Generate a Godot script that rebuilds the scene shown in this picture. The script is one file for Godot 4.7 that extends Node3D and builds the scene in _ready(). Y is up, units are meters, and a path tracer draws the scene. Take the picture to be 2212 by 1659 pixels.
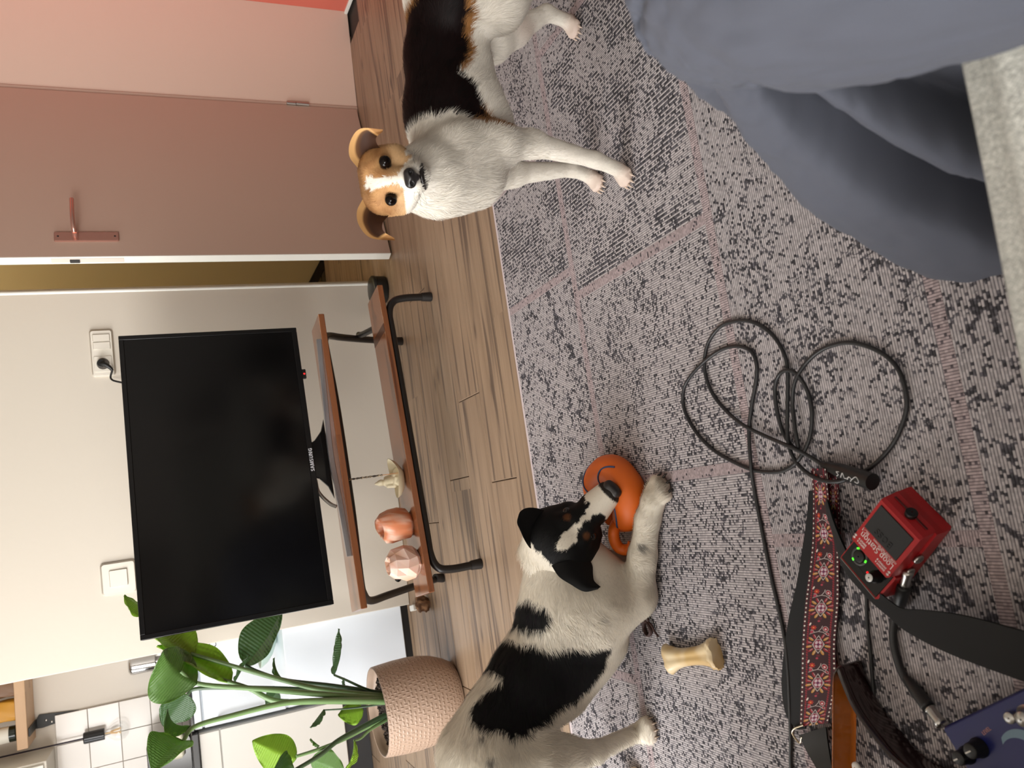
extends Node3D
# y up, metres. The camera stands over the world origin; the planks and the rug run along x, the TV wall lies towards -z.

class MB:
	var v := PackedVector3Array()
	var n := PackedVector3Array()
	var uv := PackedVector2Array()
	var c := PackedColorArray()
	var ix := PackedInt32Array()
	var col := Color.WHITE

	func vert(p: Vector3, nn := Vector3.ZERO, t := Vector2.ZERO) -> int:
		v.append(p)
		n.append(nn)
		uv.append(t)
		c.append(col)
		return v.size() - 1

	func tri(a: int, b: int, d: int) -> void:
		ix.append(a)
		ix.append(b)
		ix.append(d)

	# smooth normals for the vertices from "from" on that have none
	func smooth(from: int, ifrom: int) -> void:
		for k in range(ifrom, ix.size(), 3):
			var a := ix[k]
			var b := ix[k + 1]
			var d := ix[k + 2]
			var q := (v[d] - v[a]).cross(v[b] - v[a])
			n[a] += q
			n[b] += q
			n[d] += q
		for i in range(from, n.size()):
			n[i] = n[i].normalized() if n[i].length_squared() > 1e-18 else Vector3.UP

	# rows of points; the outside is d(row) x d(column)
	func grid(rows: Array, closed := false, us := 1.0, vs := 1.0) -> void:
		var f := v.size()
		var fi := ix.size()
		var nu := rows.size()
		var nv: int = rows[0].size()
		var w := nv + (1 if closed else 0)
		for i in nu:
			var r: PackedVector3Array = rows[i]
			for j in w:
				vert(r[j % nv], Vector3.ZERO, Vector2(us * i / float(nu - 1), vs * j / float(w - 1)))
		for i in nu - 1:
			for j in w - 1:
				var a := f + i * w + j
				tri(a, a + 1, a + w)
				tri(a + 1, a + w + 1, a + w)
		smooth(f, fi)
		if closed:
			for i in nu:
				var a := f + i * w
				var q := (n[a] + n[a + w - 1]).normalized()
				n[a] = q
				n[a + w - 1] = q

	# a flat fan over a ring of points; the outside is towards "up"
	func cap(ring: PackedVector3Array, up: Vector3) -> void:
		var m := Vector3.ZERO
		for p in ring:
			m += p
		m /= ring.size()
		var f := v.size()
		vert(m, up)
		for p in ring:
			vert(p, up)
		for j in ring.size():
			var a := f + 1 + j
			var b := f + 1 + (j + 1) % ring.size()
			if (v[b] - m).cross(v[a] - m).dot(up) > 0.0:
				tri(f, a, b)
			else:
				tri(f, b, a)

	func face(a: Vector3, b: Vector3, d: Vector3, e: Vector3, up: Vector3, ua := Vector2(0, 0), ub := Vector2(1, 0), ud := Vector2(1, 1), ue := Vector2(0, 1)) -> void:
		var f := v.size()
		vert(a, up, ua)
		vert(b, up, ub)
		vert(d, up, ud)
		vert(e, up, ue)
		if (d - a).cross(b - a).dot(up) > 0.0:
			tri(f, f + 1, f + 2)
			tri(f, f + 2, f + 3)
		else:
			tri(f, f + 2, f + 1)
			tri(f, f + 3, f + 2)

	# a box with chamfered edges between lo and hi, placed by t; u runs along x (or z), v along the other, in metres
	func box(lo: Vector3, hi: Vector3, r := 0.002, t := Transform3D()) -> void:
		var m := (lo + hi) * 0.5
		var h := (hi - lo) * 0.5
		r = minf(r, minf(h.x, minf(h.y, h.z)) * 0.95)
		var f := v.size()
		for s in 8:
			var g := Vector3(1 if s & 1 else -1, 1 if s & 2 else -1, 1 if s & 4 else -1)
			for ax in 3:
				var q := Vector3(h.x - r, h.y - r, h.z - r)
				q[ax] = h[ax]
				var nn := Vector3.ZERO
				nn[ax] = g[ax]
				var p := m + q * g
				var tt := Vector2(p.x, p.z) if ax == 1 else (Vector2(p.x, p.y) if ax == 2 else Vector2(p.z, p.y))
				vert(t * p, (t.basis * nn).normalized(), tt)
		var o := t * m
		var put := func(a: int, b: int, d: int):
			if (v[d] - v[a]).cross(v[b] - v[a]).dot((v[a] + v[b] + v[d]) / 3.0 - o) > 0.0:
				tri(a, b, d)
			else:
				tri(a, d, b)
		for ax in 3:
			var b1 := 1 << ((ax + 1) % 3)
			var b2 := 1 << ((ax + 2) % 3)
			for s in 2:
				var k := s << ax
				var a := f + k * 3 + ax
				var b := f + (k | b1) * 3 + ax
				var d := f + (k | b1 | b2) * 3 + ax
				var e := f + (k | b2) * 3 + ax
				put.call(a, b, d)
				put.call(a, d, e)
			for s in 4:
				var k := (b1 if s & 1 else 0) | (b2 if s & 2 else 0)
				var y1 := (ax + 1) % 3
				var y2 := (ax + 2) % 3
				var k2 := k | (1 << ax)
				put.call(f + k * 3 + y1, f + k * 3 + y2, f + k2 * 3 + y2)
				put.call(f + k * 3 + y1, f + k2 * 3 + y2, f + k2 * 3 + y1)
		for s in 8:
			put.call(f + s * 3, f + s * 3 + 1, f + s * 3 + 2)

	# a tube along points already fine enough; radii: one number per point; squash flattens it along "flat"
	func tube(path: PackedVector3Array, radii, seg := 10, caps := true, flat := Vector3.ZERO, squash := 1.0) -> void:
		var rows := []
		var a := Vector3.UP
		var np := path.size()
		for i in np:
			var tg := (path[mini(i + 1, np - 1)] - path[maxi(i - 1, 0)]).normalized()
			if i == 0 or flat != Vector3.ZERO:
				a = flat if flat != Vector3.ZERO else (Vector3.UP if absf(tg.y) < 0.9 else Vector3.RIGHT)
			a = (a - tg * a.dot(tg)).normalized()
			var b := a.cross(tg)
			var r: float = radii if radii is float else radii[i]
			var ring := PackedVector3Array()
			for j in seg:
				var w := TAU * j / seg
				ring.append(path[i] + a * (cos(w) * r * squash) + b * (sin(w) * r))
			rows.append(ring)
		grid(rows, true)
		if caps:
			cap(rows[0], (path[0] - path[1]).normalized())
			cap(rows[np - 1], (path[np - 1] - path[np - 2]).normalized())

	# profile: points (radius, height), going up the outside; placed by t
	func lathe(prof: Array, seg := 32, t := Transform3D()) -> void:
		var rows := []
		for p in prof:
			var ring := PackedVector3Array()
			for j in seg:
				var w := TAU * j / seg
				ring.append(t * Vector3(p.x * cos(w), p.y, p.x * sin(w)))
			rows.append(ring)
		grid(rows, true)

	# a flat outline (x, y) given depth along z from z0 to z1, with a chamfer
	func prism(poly: PackedVector2Array, z0: float, z1: float, bevel := 0.001, t := Transform3D(), smooth_sides := false) -> void:
		var inner := poly
		if bevel > 0.0:
			var off := Geometry2D.offset_polygon(poly, -bevel, Geometry2D.JOIN_MITER)
			if off.size() == 1 and off[0].size() == poly.size():
				# match the start of both outlines
				var best := 0
				for k in poly.size():
					if off[0][k].distance_squared_to(poly[0]) < off[0][best].distance_squared_to(poly[0]):
						best = k
				inner = PackedVector2Array()
				for k in poly.size():
					inner.append(off[0][(k + best) % poly.size()])
			else:
				bevel = 0.0
		var ids := Geometry2D.triangulate_polygon(inner)
		for s in 2:
			var f := v.size()
			var up := t.basis * Vector3(0, 0, 1 if s else -1)
			for p in inner:
				vert(t * Vector3(p.x, p.y, z1 if s else z0), up.normalized(), p)
			for k in range(0, ids.size(), 3):
				var a := f + ids[k]
				var b := f + ids[k + 1]
				var d := f + ids[k + 2]
				if (v[d] - v[a]).cross(v[b] - v[a]).dot(up) > 0.0:
					tri(a, b, d)
				else:
					tri(a, d, b)
		var np := poly.size()
		var area := 0.0
		for k in np:
			area += poly[k].cross(poly[(k + 1) % np])
		var sg := 1.0 if area > 0.0 else -1.0
		var lay := [[inner, z0], [poly, z0 + bevel], [poly, z1 - bevel], [inner, z1]]
		for k in np:
			var k2 := (k + 1) % np
			var dd := poly[k2] - poly[k]
			var no := (t.basis * Vector3(dd.y * sg, -dd.x * sg, 0)).normalized()
			var n1 := no
			var n2 := no
			if smooth_sides:
				var pa := poly[(k + np - 1) % np]
				var pb := poly[(k2 + 1) % np]
				var d1 := (dd.normalized() + (poly[k] - pa).normalized())
				var d2 := (dd.normalized() + (pb - poly[k2]).normalized())
				n1 = (t.basis * Vector3(d1.y * sg, -d1.x * sg, 0)).normalized()
				n2 = (t.basis * Vector3(d2.y * sg, -d2.x * sg, 0)).normalized()
			for l in 3:
				if bevel <= 0.0 and l != 1:
					continue
				var A: PackedVector2Array = lay[l][0]
				var B: PackedVector2Array = lay[l + 1][0]
				var za: float = lay[l][1]
				var zb: float = lay[l + 1][1]
				var f := v.size()
				vert(t * Vector3(A[k].x, A[k].y, za), n1, Vector2(0, za))
				vert(t * Vector3(A[k2].x, A[k2].y, za), n2, Vector2(dd.length(), za))
				vert(t * Vector3(B[k2].x, B[k2].y, zb), n2, Vector2(dd.length(), zb))
				vert(t * Vector3(B[k].x, B[k].y, zb), n1, Vector2(0, zb))
				if (v[f + 2] - v[f]).cross(v[f + 1] - v[f]).dot(no) > 0.0:
					tri(f, f + 1, f + 2)
					tri(f, f + 2, f + 3)
				else:
					tri(f, f + 2, f + 1)
					tri(f, f + 3, f + 2)

	func ball(at: Vector3, r: Vector3, seg := 16, t := Basis()) -> void:
		var rows := []
		for i in seg / 2 + 1:
			var e := -PI / 2 + PI * i / (seg / 2)
			var ring := PackedVector3Array()
			for j in seg:
				var w := TAU * j / seg
				ring.append(at + t * (Vector3(cos(e) * cos(w), sin(e), cos(e) * sin(w)) * r))
			rows.append(ring)
		grid(rows, true)

	func mesh() -> ArrayMesh:
		var a := []
		a.resize(Mesh.ARRAY_MAX)
		a[Mesh.ARRAY_VERTEX] = v
		a[Mesh.ARRAY_NORMAL] = n
		a[Mesh.ARRAY_TEX_UV] = uv
		a[Mesh.ARRAY_COLOR] = c
		a[Mesh.ARRAY_INDEX] = ix
		var m := ArrayMesh.new()
		m.add_surface_from_arrays(Mesh.PRIMITIVE_TRIANGLES, a)
		return m


var M := {}
var TW := Transform3D()   # the TV wall: x along it, y up, z out of it into the room
var BN := Transform3D()   # the bench


func spline(pts: Array, per := 8, closed := false) -> PackedVector3Array:
	var out := PackedVector3Array()
	var k := pts.size()
	for i in (k if closed else k - 1):
		var p0: Vector3 = pts[(i - 1 + k) % k] if closed or i > 0 else pts[0] * 2.0 - pts[1]
		var p1: Vector3 = pts[i]
		var p2: Vector3 = pts[(i + 1) % k]
		var p3: Vector3 = pts[(i + 2) % k] if closed or i + 2 < k else p2 * 2.0 - p1
		for s in per:
			out.append(p1.cubic_interpolate(p2, p0, p3, float(s) / per))
	if not closed:
		out.append(pts[k - 1])
	return out


func spline1(vals: Array, per := 8) -> PackedFloat32Array:
	var out := PackedFloat32Array()
	for i in vals.size() - 1:
		for s in per:
			out.append(lerpf(vals[i], vals[i + 1], smoothstep(0.0, 1.0, float(s) / per) * 0.5 + 0.5 * float(s) / per))
	out.append(vals[-1])
	return out


func rounded(w: float, h: float, r: float, seg := 5) -> PackedVector2Array:
	var o := PackedVector2Array()
	for q in 4:
		var cx := (w / 2 - r) * (1 if q == 0 or q == 3 else -1)
		var cy := (h / 2 - r) * (1 if q < 2 else -1)
		for s in seg + 1:
			var a := PI / 2 * (q + float(s) / seg)
			o.append(Vector2(cx + cos(a) * r, cy + sin(a) * r))
	return o


func srgb(r: float, g: float, b: float) -> Color:
	return Color(r / 255.0, g / 255.0, b / 255.0)


func lin(r: float, g: float, b: float) -> Color:
	return Color(r / 255.0, g / 255.0, b / 255.0).srgb_to_linear()


func mat(color: Color, rough := 0.6, metal := 0.0) -> StandardMaterial3D:
	var m := StandardMaterial3D.new()
	m.albedo_color = color
	m.roughness = rough
	m.metallic = metal
	return m


func vmat(rough := 0.8) -> StandardMaterial3D:
	var m := mat(Color.WHITE, rough)
	m.vertex_color_use_as_albedo = true
	return m


func obj(called: String, b, m: Material, parent: Node = self, t := Transform3D()) -> MeshInstance3D:
	var o := MeshInstance3D.new()
	o.name = called
	o.mesh = b.mesh() if b is MB else b
	o.material_override = m
	o.transform = t
	parent.add_child(o, true)
	return o


func tag(o: Node, label: String, category: String, group := "", kind := "") -> Node:
	if label:
		o.set_meta("label", label)
	if category:
		o.set_meta("category", category)
	if group:
		o.set_meta("group", group)
	if kind:
		o.set_meta("kind", kind)
	return o


func thing(called: String, label: String, category: String, t := Transform3D(), group := "") -> Node3D:
	var o := Node3D.new()
	o.name = called
	o.transform = t
	add_child(o, true)
	tag(o, label, category, group)
	return o


func struct(called: String, b, m: Material, t := Transform3D()) -> MeshInstance3D:
	var o := obj(called, b, m, self, t)
	o.set_meta("kind", "structure")
	return o


func boxed(lo: Vector3, hi: Vector3, r := 0.002, t := Transform3D()) -> MB:
	var b := MB.new()
	b.box(lo, hi, r, t)
	return b


func frame(x: Vector3, at: Vector3) -> Transform3D:
	x = x.normalized()
	return Transform3D(Basis(x, Vector3.UP, x.cross(Vector3.UP)), at)


# y axis along "up", standing at "at"
func standing(up: Vector3, at: Vector3, face := Vector3.BACK) -> Transform3D:
	var y := up.normalized()
	var x := y.cross(face)
	if x.length() < 0.01:
		x = y.cross(Vector3.RIGHT)
	x = x.normalized()
	return Transform3D(Basis(x, y, x.cross(y)), at)


func hash1(a: int, b: int) -> float:
	var h := (a * 374761393 + b * 668265263) & 0x7fffffff
	h = ((h ^ (h >> 13)) * 1274126177) & 0x7fffffff
	return float((h ^ (h >> 16)) & 0xffff) / 65535.0


func fnoise(s: int, freq: float, oct := 3) -> FastNoiseLite:
	var f := FastNoiseLite.new()
	f.seed = s
	f.noise_type = FastNoiseLite.TYPE_SIMPLEX_SMOOTH
	f.frequency = freq
	f.fractal_octaves = oct
	return f


func image_tex(w: int, h: int, bytes: PackedByteArray) -> ImageTexture:
	return ImageTexture.create_from_image(Image.create_from_data(w, h, false, Image.FORMAT_RGB8, bytes))


func text(called: String, s: String, size: float, depth: float, m: Material, parent: Node, t: Transform3D, font := "Droid Sans", bold := false) -> MeshInstance3D:
	var tm := TextMesh.new()
	var sf := SystemFont.new()
	sf.font_names = PackedStringArray([font])
	if bold:
		sf.font_weight = 700
	tm.font = sf
	tm.text = s
	tm.font_size = 32
	tm.pixel_size = size / 32.0
	tm.depth = depth
	tm.curve_step = 2.0
	var o := MeshInstance3D.new()
	o.name = called
	o.mesh = tm
	o.material_override = m
	o.transform = t
	parent.add_child(o, true)
	return o



# a sampled distance field joined from tapered capsules, meshed as surface nets
class Field:
	var o: Vector3
	var c: float
	var nx: int
	var ny: int
	var nz: int
	var f := PackedFloat32Array()

	func setup(lo: Vector3, hi: Vector3, cell: float) -> void:
		o = lo
		c = cell
		nx = int((hi.x - lo.x) / cell) + 2
		ny = int((hi.y - lo.y) / cell) + 2
		nz = int((hi.z - lo.z) / cell) + 2
		f.resize(nx * ny * nz)
		f.fill(1.0)

	# flat: a direction in which the capsule is squeezed by the factor s; sub: carve instead of adding
	func cap(a: Vector3, b: Vector3, ra: float, rb: float, k: float, flat := Vector3.ZERO, s := 1.0, sub := false) -> void:
		var m := maxf(ra, rb) + k + 2.0 * c
		var lo := ((a.min(b) - Vector3.ONE * m - o) / c).floor()
		var hi := ((a.max(b) + Vector3.ONE * m - o) / c).ceil()
		var x0 := maxi(int(lo.x), 0)
		var y0 := maxi(int(lo.y), 0)
		var z0 := maxi(int(lo.z), 0)
		var x1 := mini(int(hi.x), nx - 1)
		var y1 := mini(int(hi.y), ny - 1)
		var z1 := mini(int(hi.z), nz - 1)
		var ab := b - a
		var squeeze := flat != Vector3.ZERO
		if squeeze:
			flat = flat.normalized()
			ab += flat * ab.dot(flat) * (1.0 / s - 1.0)
		var l2 := maxf(ab.length_squared(), 1e-9)
		var inv := 1.0 / s - 1.0
		for z in range(z0, z1 + 1):
			for y in range(y0, y1 + 1):
				var base := (z * ny + y) * nx
				for x in range(x0, x1 + 1):
					var p := o + Vector3(x, y, z) * c - a
					if squeeze:
						p += flat * (p.dot(flat) * inv)
					var t := clampf(p.dot(ab) / l2, 0.0, 1.0)
					var d := (p - ab * t).length() - lerpf(ra, rb, t)
					var e := f[base + x]
					if sub:
						var h2 := clampf(0.5 - 0.5 * (e + d) / k, 0.0, 1.0)
						f[base + x] = lerpf(e, -d, h2) + k * h2 * (1.0 - h2)
					else:
						var h := clampf(0.5 + 0.5 * (e - d) / k, 0.0, 1.0)
						f[base + x] = lerpf(e, d, h) - k * h * (1.0 - h)

	func nets(mb: MB) -> void:
		var start := mb.v.size()
		var istart := mb.ix.size()
		var id := PackedInt32Array()
		id.resize(nx * ny * nz)
		id.fill(-1)
		var sx := 1
		var sy := nx
		var sz := nx * ny
		var cs := [0, sx, sy, sx + sy, sz, sx + sz, sy + sz, sx + sy + sz]
		var lim := 2.0 * c
		for z in nz - 1:
			for y in ny - 1:
				var base := (z * ny + y) * nx
				for x in nx - 1:
					var i := base + x
					var v0 := f[i]
					if v0 > lim or v0 < -lim:
						continue
					var neg := 0
					for q in cs:
						if f[i + q] < 0.0:
							neg += 1
					if neg == 0 or neg == 8:
						continue
					var sum := Vector3.ZERO
					var cnt := 0
					for e in 12:
						var a: int
						var b: int
						if e < 4:
							a = [0, 2, 4, 6][e]
							b = a + 1
						elif e < 8:
							a = [0, 1, 4, 5][e - 4]
							b = a + 2
						else:
							a = e - 8
							b = a + 4
						var fa := f[i + cs[a]]
						var fb := f[i + cs[b]]
						if (fa < 0.0) != (fb < 0.0):
							var t := fa / (fa - fb)
							var pa := Vector3(a & 1, (a >> 1) & 1, a >> 2)
							var pb := Vector3(b & 1, (b >> 1) & 1, b >> 2)
							sum += pa.lerp(pb, t)
							cnt += 1
					id[i] = mb.vert(o + (Vector3(x, y, z) + sum / cnt) * c)
		for z in range(1, nz - 1):
			for y in range(1, ny - 1):
				var base := (z * ny + y) * nx
				for x in range(1, nx - 1):
					var i := base + x
					if id[i] < 0:
						continue
					var a := f[i] < 0.0
					# edges from this corner along x, y and z; round each lie four cells
					if a != (f[i + sx] < 0.0):
						quad(mb, id[i], id[i - sy], id[i - sy - sz], id[i - sz], a)
					if a != (f[i + sy] < 0.0):
						quad(mb, id[i], id[i - sz], id[i - sx - sz], id[i - sx], a)
					if a != (f[i + sz] < 0.0):
						quad(mb, id[i], id[i - sx], id[i - sx - sy], id[i - sy], a)
		mb.smooth(start, istart)

	func quad(mb: MB, a: int, b: int, d: int, e: int, inside: bool) -> void:
		if a < 0 or b < 0 or d < 0 or e < 0:
			return
		if inside:
			mb.tri(a, d, b)
			mb.tri(a, e, d)
		else:
			mb.tri(a, b, d)
			mb.tri(a, d, e)



func _ready() -> void:
	# ---------------------------------------------------------------- camera, sky, window light, exposure
	var cam := Camera3D.new()
	cam.name = "camera"
	cam.transform = Transform3D(Basis(Vector3(-0.145, -0.9106, 0.387), Vector3(0.9798, -0.0777, 0.1842), Vector3(-0.1376, 0.4059, 0.9035)), Vector3(0, 0.88, 0))
	cam.fov = rad_to_deg(2.0 * atan(829.5 / 1720.0))
	cam.near = 0.05
	var lens := CameraAttributesPhysical.new()
	lens.frustum_focal_length = 24.0 / (2.0 * 829.5 / 1720.0)
	lens.frustum_focus_distance = 1.75
	lens.exposure_aperture = 7.0
	lens.frustum_near = 0.05
	cam.attributes = lens
	add_child(cam)
	cam.current = true
	var e := Environment.new()
	e.background_mode = Environment.BG_SKY
	var sky := Sky.new()
	var sm := ProceduralSkyMaterial.new()
	sm.sky_top_color = Color(0.62, 0.72, 0.86)
	sm.sky_horizon_color = Color(0.85, 0.89, 0.93)
	sm.ground_bottom_color = Color(0.35, 0.34, 0.32)
	sm.ground_horizon_color = Color(0.6, 0.6, 0.58)
	sky.sky_material = sm
	e.sky = sky
	e.background_energy_multiplier = 2.6
	e.tonemap_mode = Environment.TONE_MAPPER_LINEAR
	e.tonemap_exposure = 1.1
	e.sdfgi_enabled = true
	e.ssao_enabled = true
	e.ssil_enabled = true
	var we := WorldEnvironment.new()
	we.name = "environment"
	we.environment = e
	add_child(we)
	# daylight through the big window of the living room (left wall) and the kitchen window
	for w in [[Vector3(-2.1, 1.55, -1.6), Vector2(2.2, 1.6), 10.0], [Vector3(-2.1, 1.55, 1.7), Vector2(2.4, 1.6), 24.0], [Vector3(-2.2, 1.55, -4.2), Vector2(0.9, 0.9), 1.1]]:
		var day := AreaLight3D.new()
		day.name = "window_daylight"
		day.area_size = w[1]
		day.light_energy = w[2]
		day.light_color = Color(1.0, 0.985, 0.965)
		day.shadow_enabled = true
		day.area_range = 12.0
		day.area_attenuation = 2.0
		day.transform = Transform3D(Basis(Vector3(0, 0, 1), Vector3.UP, Vector3(-1, 0, 0)) * Basis(Vector3.RIGHT, -0.3), w[0])
		add_child(day, true)
	TW = Transform3D(Basis(Vector3(0.9972, 0, 0.0741), Vector3.UP, Vector3(0.9972, 0, 0.0741).cross(Vector3.UP)), Vector3(-0.378, 0, -3.3))
	BN = Transform3D(Basis(Vector3(0.99, 0, -0.1416), Vector3.UP, Vector3(0.99, 0, -0.1416).cross(Vector3.UP)), Vector3(0.258, 0, -2.455))
	materials()
	room()
	floor_planks()
	door()
	hall()
	kitchen()
	rug()
	wall_fittings()
	bench()
	television()
	shelf_things()
	plant()
	couch_and_person()
	cables()
	pedals()
	guitar()
	toys()
	dog_standing()
	dog_bowing()


func wood_texture(s: int, w: int, h: int, base: Color, dark: Color, pale: Color, knots: int) -> ImageTexture:
	# grain runs along u
	var fine := fnoise(s, 0.16, 3)
	var broad := fnoise(s + 1, 0.012, 3)
	var ring := fnoise(s + 2, 0.03, 2)
	var rng := RandomNumberGenerator.new()
	rng.seed = s
	var ks := []
	for i in knots:
		ks.append(Vector3(rng.randf() * w, rng.randf() * h, rng.randf_range(4, 9)))
	var by := PackedByteArray()
	by.resize(w * h * 3)
	var i := 0
	for y in h:
		for x in w:
			var bend := 0.0
			var kd := 0.0
			for k in ks:
				var dx: float = (x - k.x) / 3.2
				var dy: float = y - k.y
				var q: float = (dx * dx + dy * dy) / (k.z * k.z)
				if q < 12.0:
					bend += signf(dy) * 6.0 * exp(-q * 0.4)
					kd += exp(-q * 1.6)
			var yy := y + bend
			var a := fine.get_noise_2d(x * 0.03, yy * 1.6)
			var b := broad.get_noise_2d(x * 0.16, yy * 2.2)
			var r := ring.get_noise_2d(x * 0.045, yy * 1.1)
			var streak := smoothstep(0.12, 0.5, r)
			var t := 0.5 + a * 0.30 + b * 0.55
			var cc := base.lerp(pale, clampf(t, 0.0, 1.0)).lerp(dark, clampf(streak * 0.75 + kd * 0.8, 0.0, 0.9))
			by[i] = int(clampf(cc.r, 0, 1) * 255)
			by[i + 1] = int(clampf(cc.g, 0, 1) * 255)
			by[i + 2] = int(clampf(cc.b, 0, 1) * 255)
			i += 3
	return image_tex(w, h, by)


func paint(color: Color, rough := 0.55) -> StandardMaterial3D:
	# wall paint: faint roller texture in the relief only
	var m := mat(color, rough)
	m.normal_enabled = true
	m.normal_texture = M.roller
	m.normal_scale = 0.12
	m.uv1_triplanar = true
	m.uv1_world_triplanar = true
	m.uv1_scale = Vector3(3, 3, 3)
	return m


func materials() -> void:
	var nt := NoiseTexture2D.new()
	nt.width = 512
	nt.height = 512
	nt.seamless = true
	nt.as_normal_map = true
	nt.bump_strength = 2.0
	nt.noise = fnoise(5, 0.02, 4)
	M.roller = nt
	M.white_wall = paint(srgb(208, 200, 187), 0.42)
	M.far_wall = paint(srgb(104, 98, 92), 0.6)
	M.pink_wall = paint(srgb(212, 188, 172), 0.45)
	M.red_wall = paint(srgb(205, 105, 88), 0.5)
	M.hall_wall = paint(srgb(190, 180, 144), 0.5)
	M.kitchen_wall = paint(srgb(222, 214, 203), 0.5)
	M.ceiling = paint(srgb(178, 174, 168), 0.8)
	M.pink_door = mat(srgb(184, 158, 142), 0.42)
	M.white_trim = mat(srgb(235, 235, 228), 0.35)
	M.black = mat(srgb(18, 18, 19), 0.45)
	M.black_gloss = mat(srgb(10, 10, 11), 0.12)
	M.black_metal = mat(srgb(38, 36, 35), 0.32, 0.3)
	M.chrome = mat(srgb(205, 205, 205), 0.12, 1.0)
	M.steel = mat(srgb(190, 188, 184), 0.3, 1.0)
	M.white_plastic = mat(srgb(232, 228, 220), 0.3)
	M.white_lacquer = mat(srgb(226, 234, 242), 0.25)
	M.glass = mat(Color(0.9, 0.97, 0.96, 0.06), 0.02)
	M.glass.transparency = BaseMaterial3D.TRANSPARENCY_ALPHA
	M.planks = []
	for k in 4:
		var wt := wood_texture(31 + k, 1024, 128, srgb(136, 114, 93), srgb(92, 77, 66), srgb(166, 142, 118), 3)
		var m := mat(srgb(255, 255, 255), 0.42)
		m.albedo_texture = wt
		m.metallic_specular = 0.42
		M.planks.append(m)


func room() -> void:
	var room_h := 2.6
	# walls of the living room; TW's x runs along the TV wall
	struct("wall_back", boxed(Vector3(0, 0, -0.1), Vector3(1.351, room_h, 0), 0.004, TW), M.white_wall)
	struct("wall_back_right", boxed(Vector3(2.113, 0, -0.1), Vector3(2.66, room_h, 0), 0.002, TW), M.pink_wall)
	struct("wall_back_lintel", boxed(Vector3(1.351, 2.06, -0.1), Vector3(2.113, room_h, 0), 0.002, TW), M.pink_wall)
	# the bare plaster bead of the jamb beside the doorway
	var jb := MB.new()
	jb.tube(PackedVector3Array([TW * Vector3(1.349, 0.0, -0.004), TW * Vector3(1.349, 2.06, -0.004)]), 0.008, 10)
	struct("trim_1", jb, M.white_trim)
	struct("trim_2", boxed(Vector3(1.352, 0, -0.1), Vector3(1.37, 2.06, -0.035), 0.003, TW), M.white_trim)
	# pink steel frame on the hinge side
	struct("trim_3", boxed(Vector3(2.085, 0, -0.1), Vector3(2.125, 2.06, 0.006), 0.003, TW), M.pink_door)
	var rw := TW * Transform3D(Basis(), Vector3(2.553, 0, 0))
	struct("wall_right", boxed(Vector3(0, 0, 0), Vector3(0.1, room_h, 0.62), 0.002, rw), M.red_wall)
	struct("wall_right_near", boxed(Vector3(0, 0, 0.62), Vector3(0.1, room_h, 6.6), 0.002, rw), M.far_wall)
	struct("baseboard_right", boxed(Vector3(-0.012, 0, 0.0), Vector3(0, 0.016, 6.0), 0.003, rw), M.white_trim)
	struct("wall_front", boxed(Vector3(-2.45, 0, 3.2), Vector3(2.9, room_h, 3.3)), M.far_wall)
	# left wall with the living-room window and the kitchen window
	var lw := [[-5.1, 3.3, 0.0, 0.65], [-5.1, 3.3, 2.4, room_h], [-5.1, -4.7, 0.65, 2.4], [-4.7, -3.7, 0.65, 1.05], [-4.7, -3.7, 2.05, 2.4], [-3.7, -2.75, 0.65, 2.4], [-0.45, 0.45, 0.65, 2.4], [2.95, 3.3, 0.65, 2.4]]
	var b := MB.new()
	for q in lw:
		b.box(Vector3(-2.5, q[2], q[0]), Vector3(-2.36, q[3], q[1]), 0.001)
	struct("wall_left", b, M.white_wall)
	var wi := 1
	for q in [[-2.75, -0.45, 0.65, 2.4], [0.45, 2.95, 0.65, 2.4], [-4.7, -3.7, 1.05, 2.05]]:
		var zm: float = (q[0] + q[1]) / 2
		var fr := MB.new()
		for s in [[q[0], q[0] + 0.05], [q[1] - 0.05, q[1]], [zm - 0.025, zm + 0.025]]:
			fr.box(Vector3(-2.46, q[2], s[0]), Vector3(-2.4, q[3], s[1]), 0.004)
		for s in [[q[2], q[2] + 0.05], [q[3] - 0.05, q[3]]]:
			fr.box(Vector3(-2.46, s[0], q[0]), Vector3(-2.4, s[1], q[1]), 0.004)
		var win := struct("window_%d" % wi, fr, M.white_trim)
		for s in [[q[0] + 0.05, zm - 0.025], [zm + 0.025, q[1] - 0.05]]:
			obj("pane", boxed(Vector3(-2.433, q[2] + 0.05, s[0]), Vector3(-2.427, q[3] - 0.05, s[1]), 0.001), M.glass, win)
		wi += 1
	var ce := MB.new()
	ce.box(Vector3(-2.5, room_h, -5.2), Vector3(2.9, room_h + 0.1, 3.35), 0.001)
	struct("ceiling", ce, M.ceiling)


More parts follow.
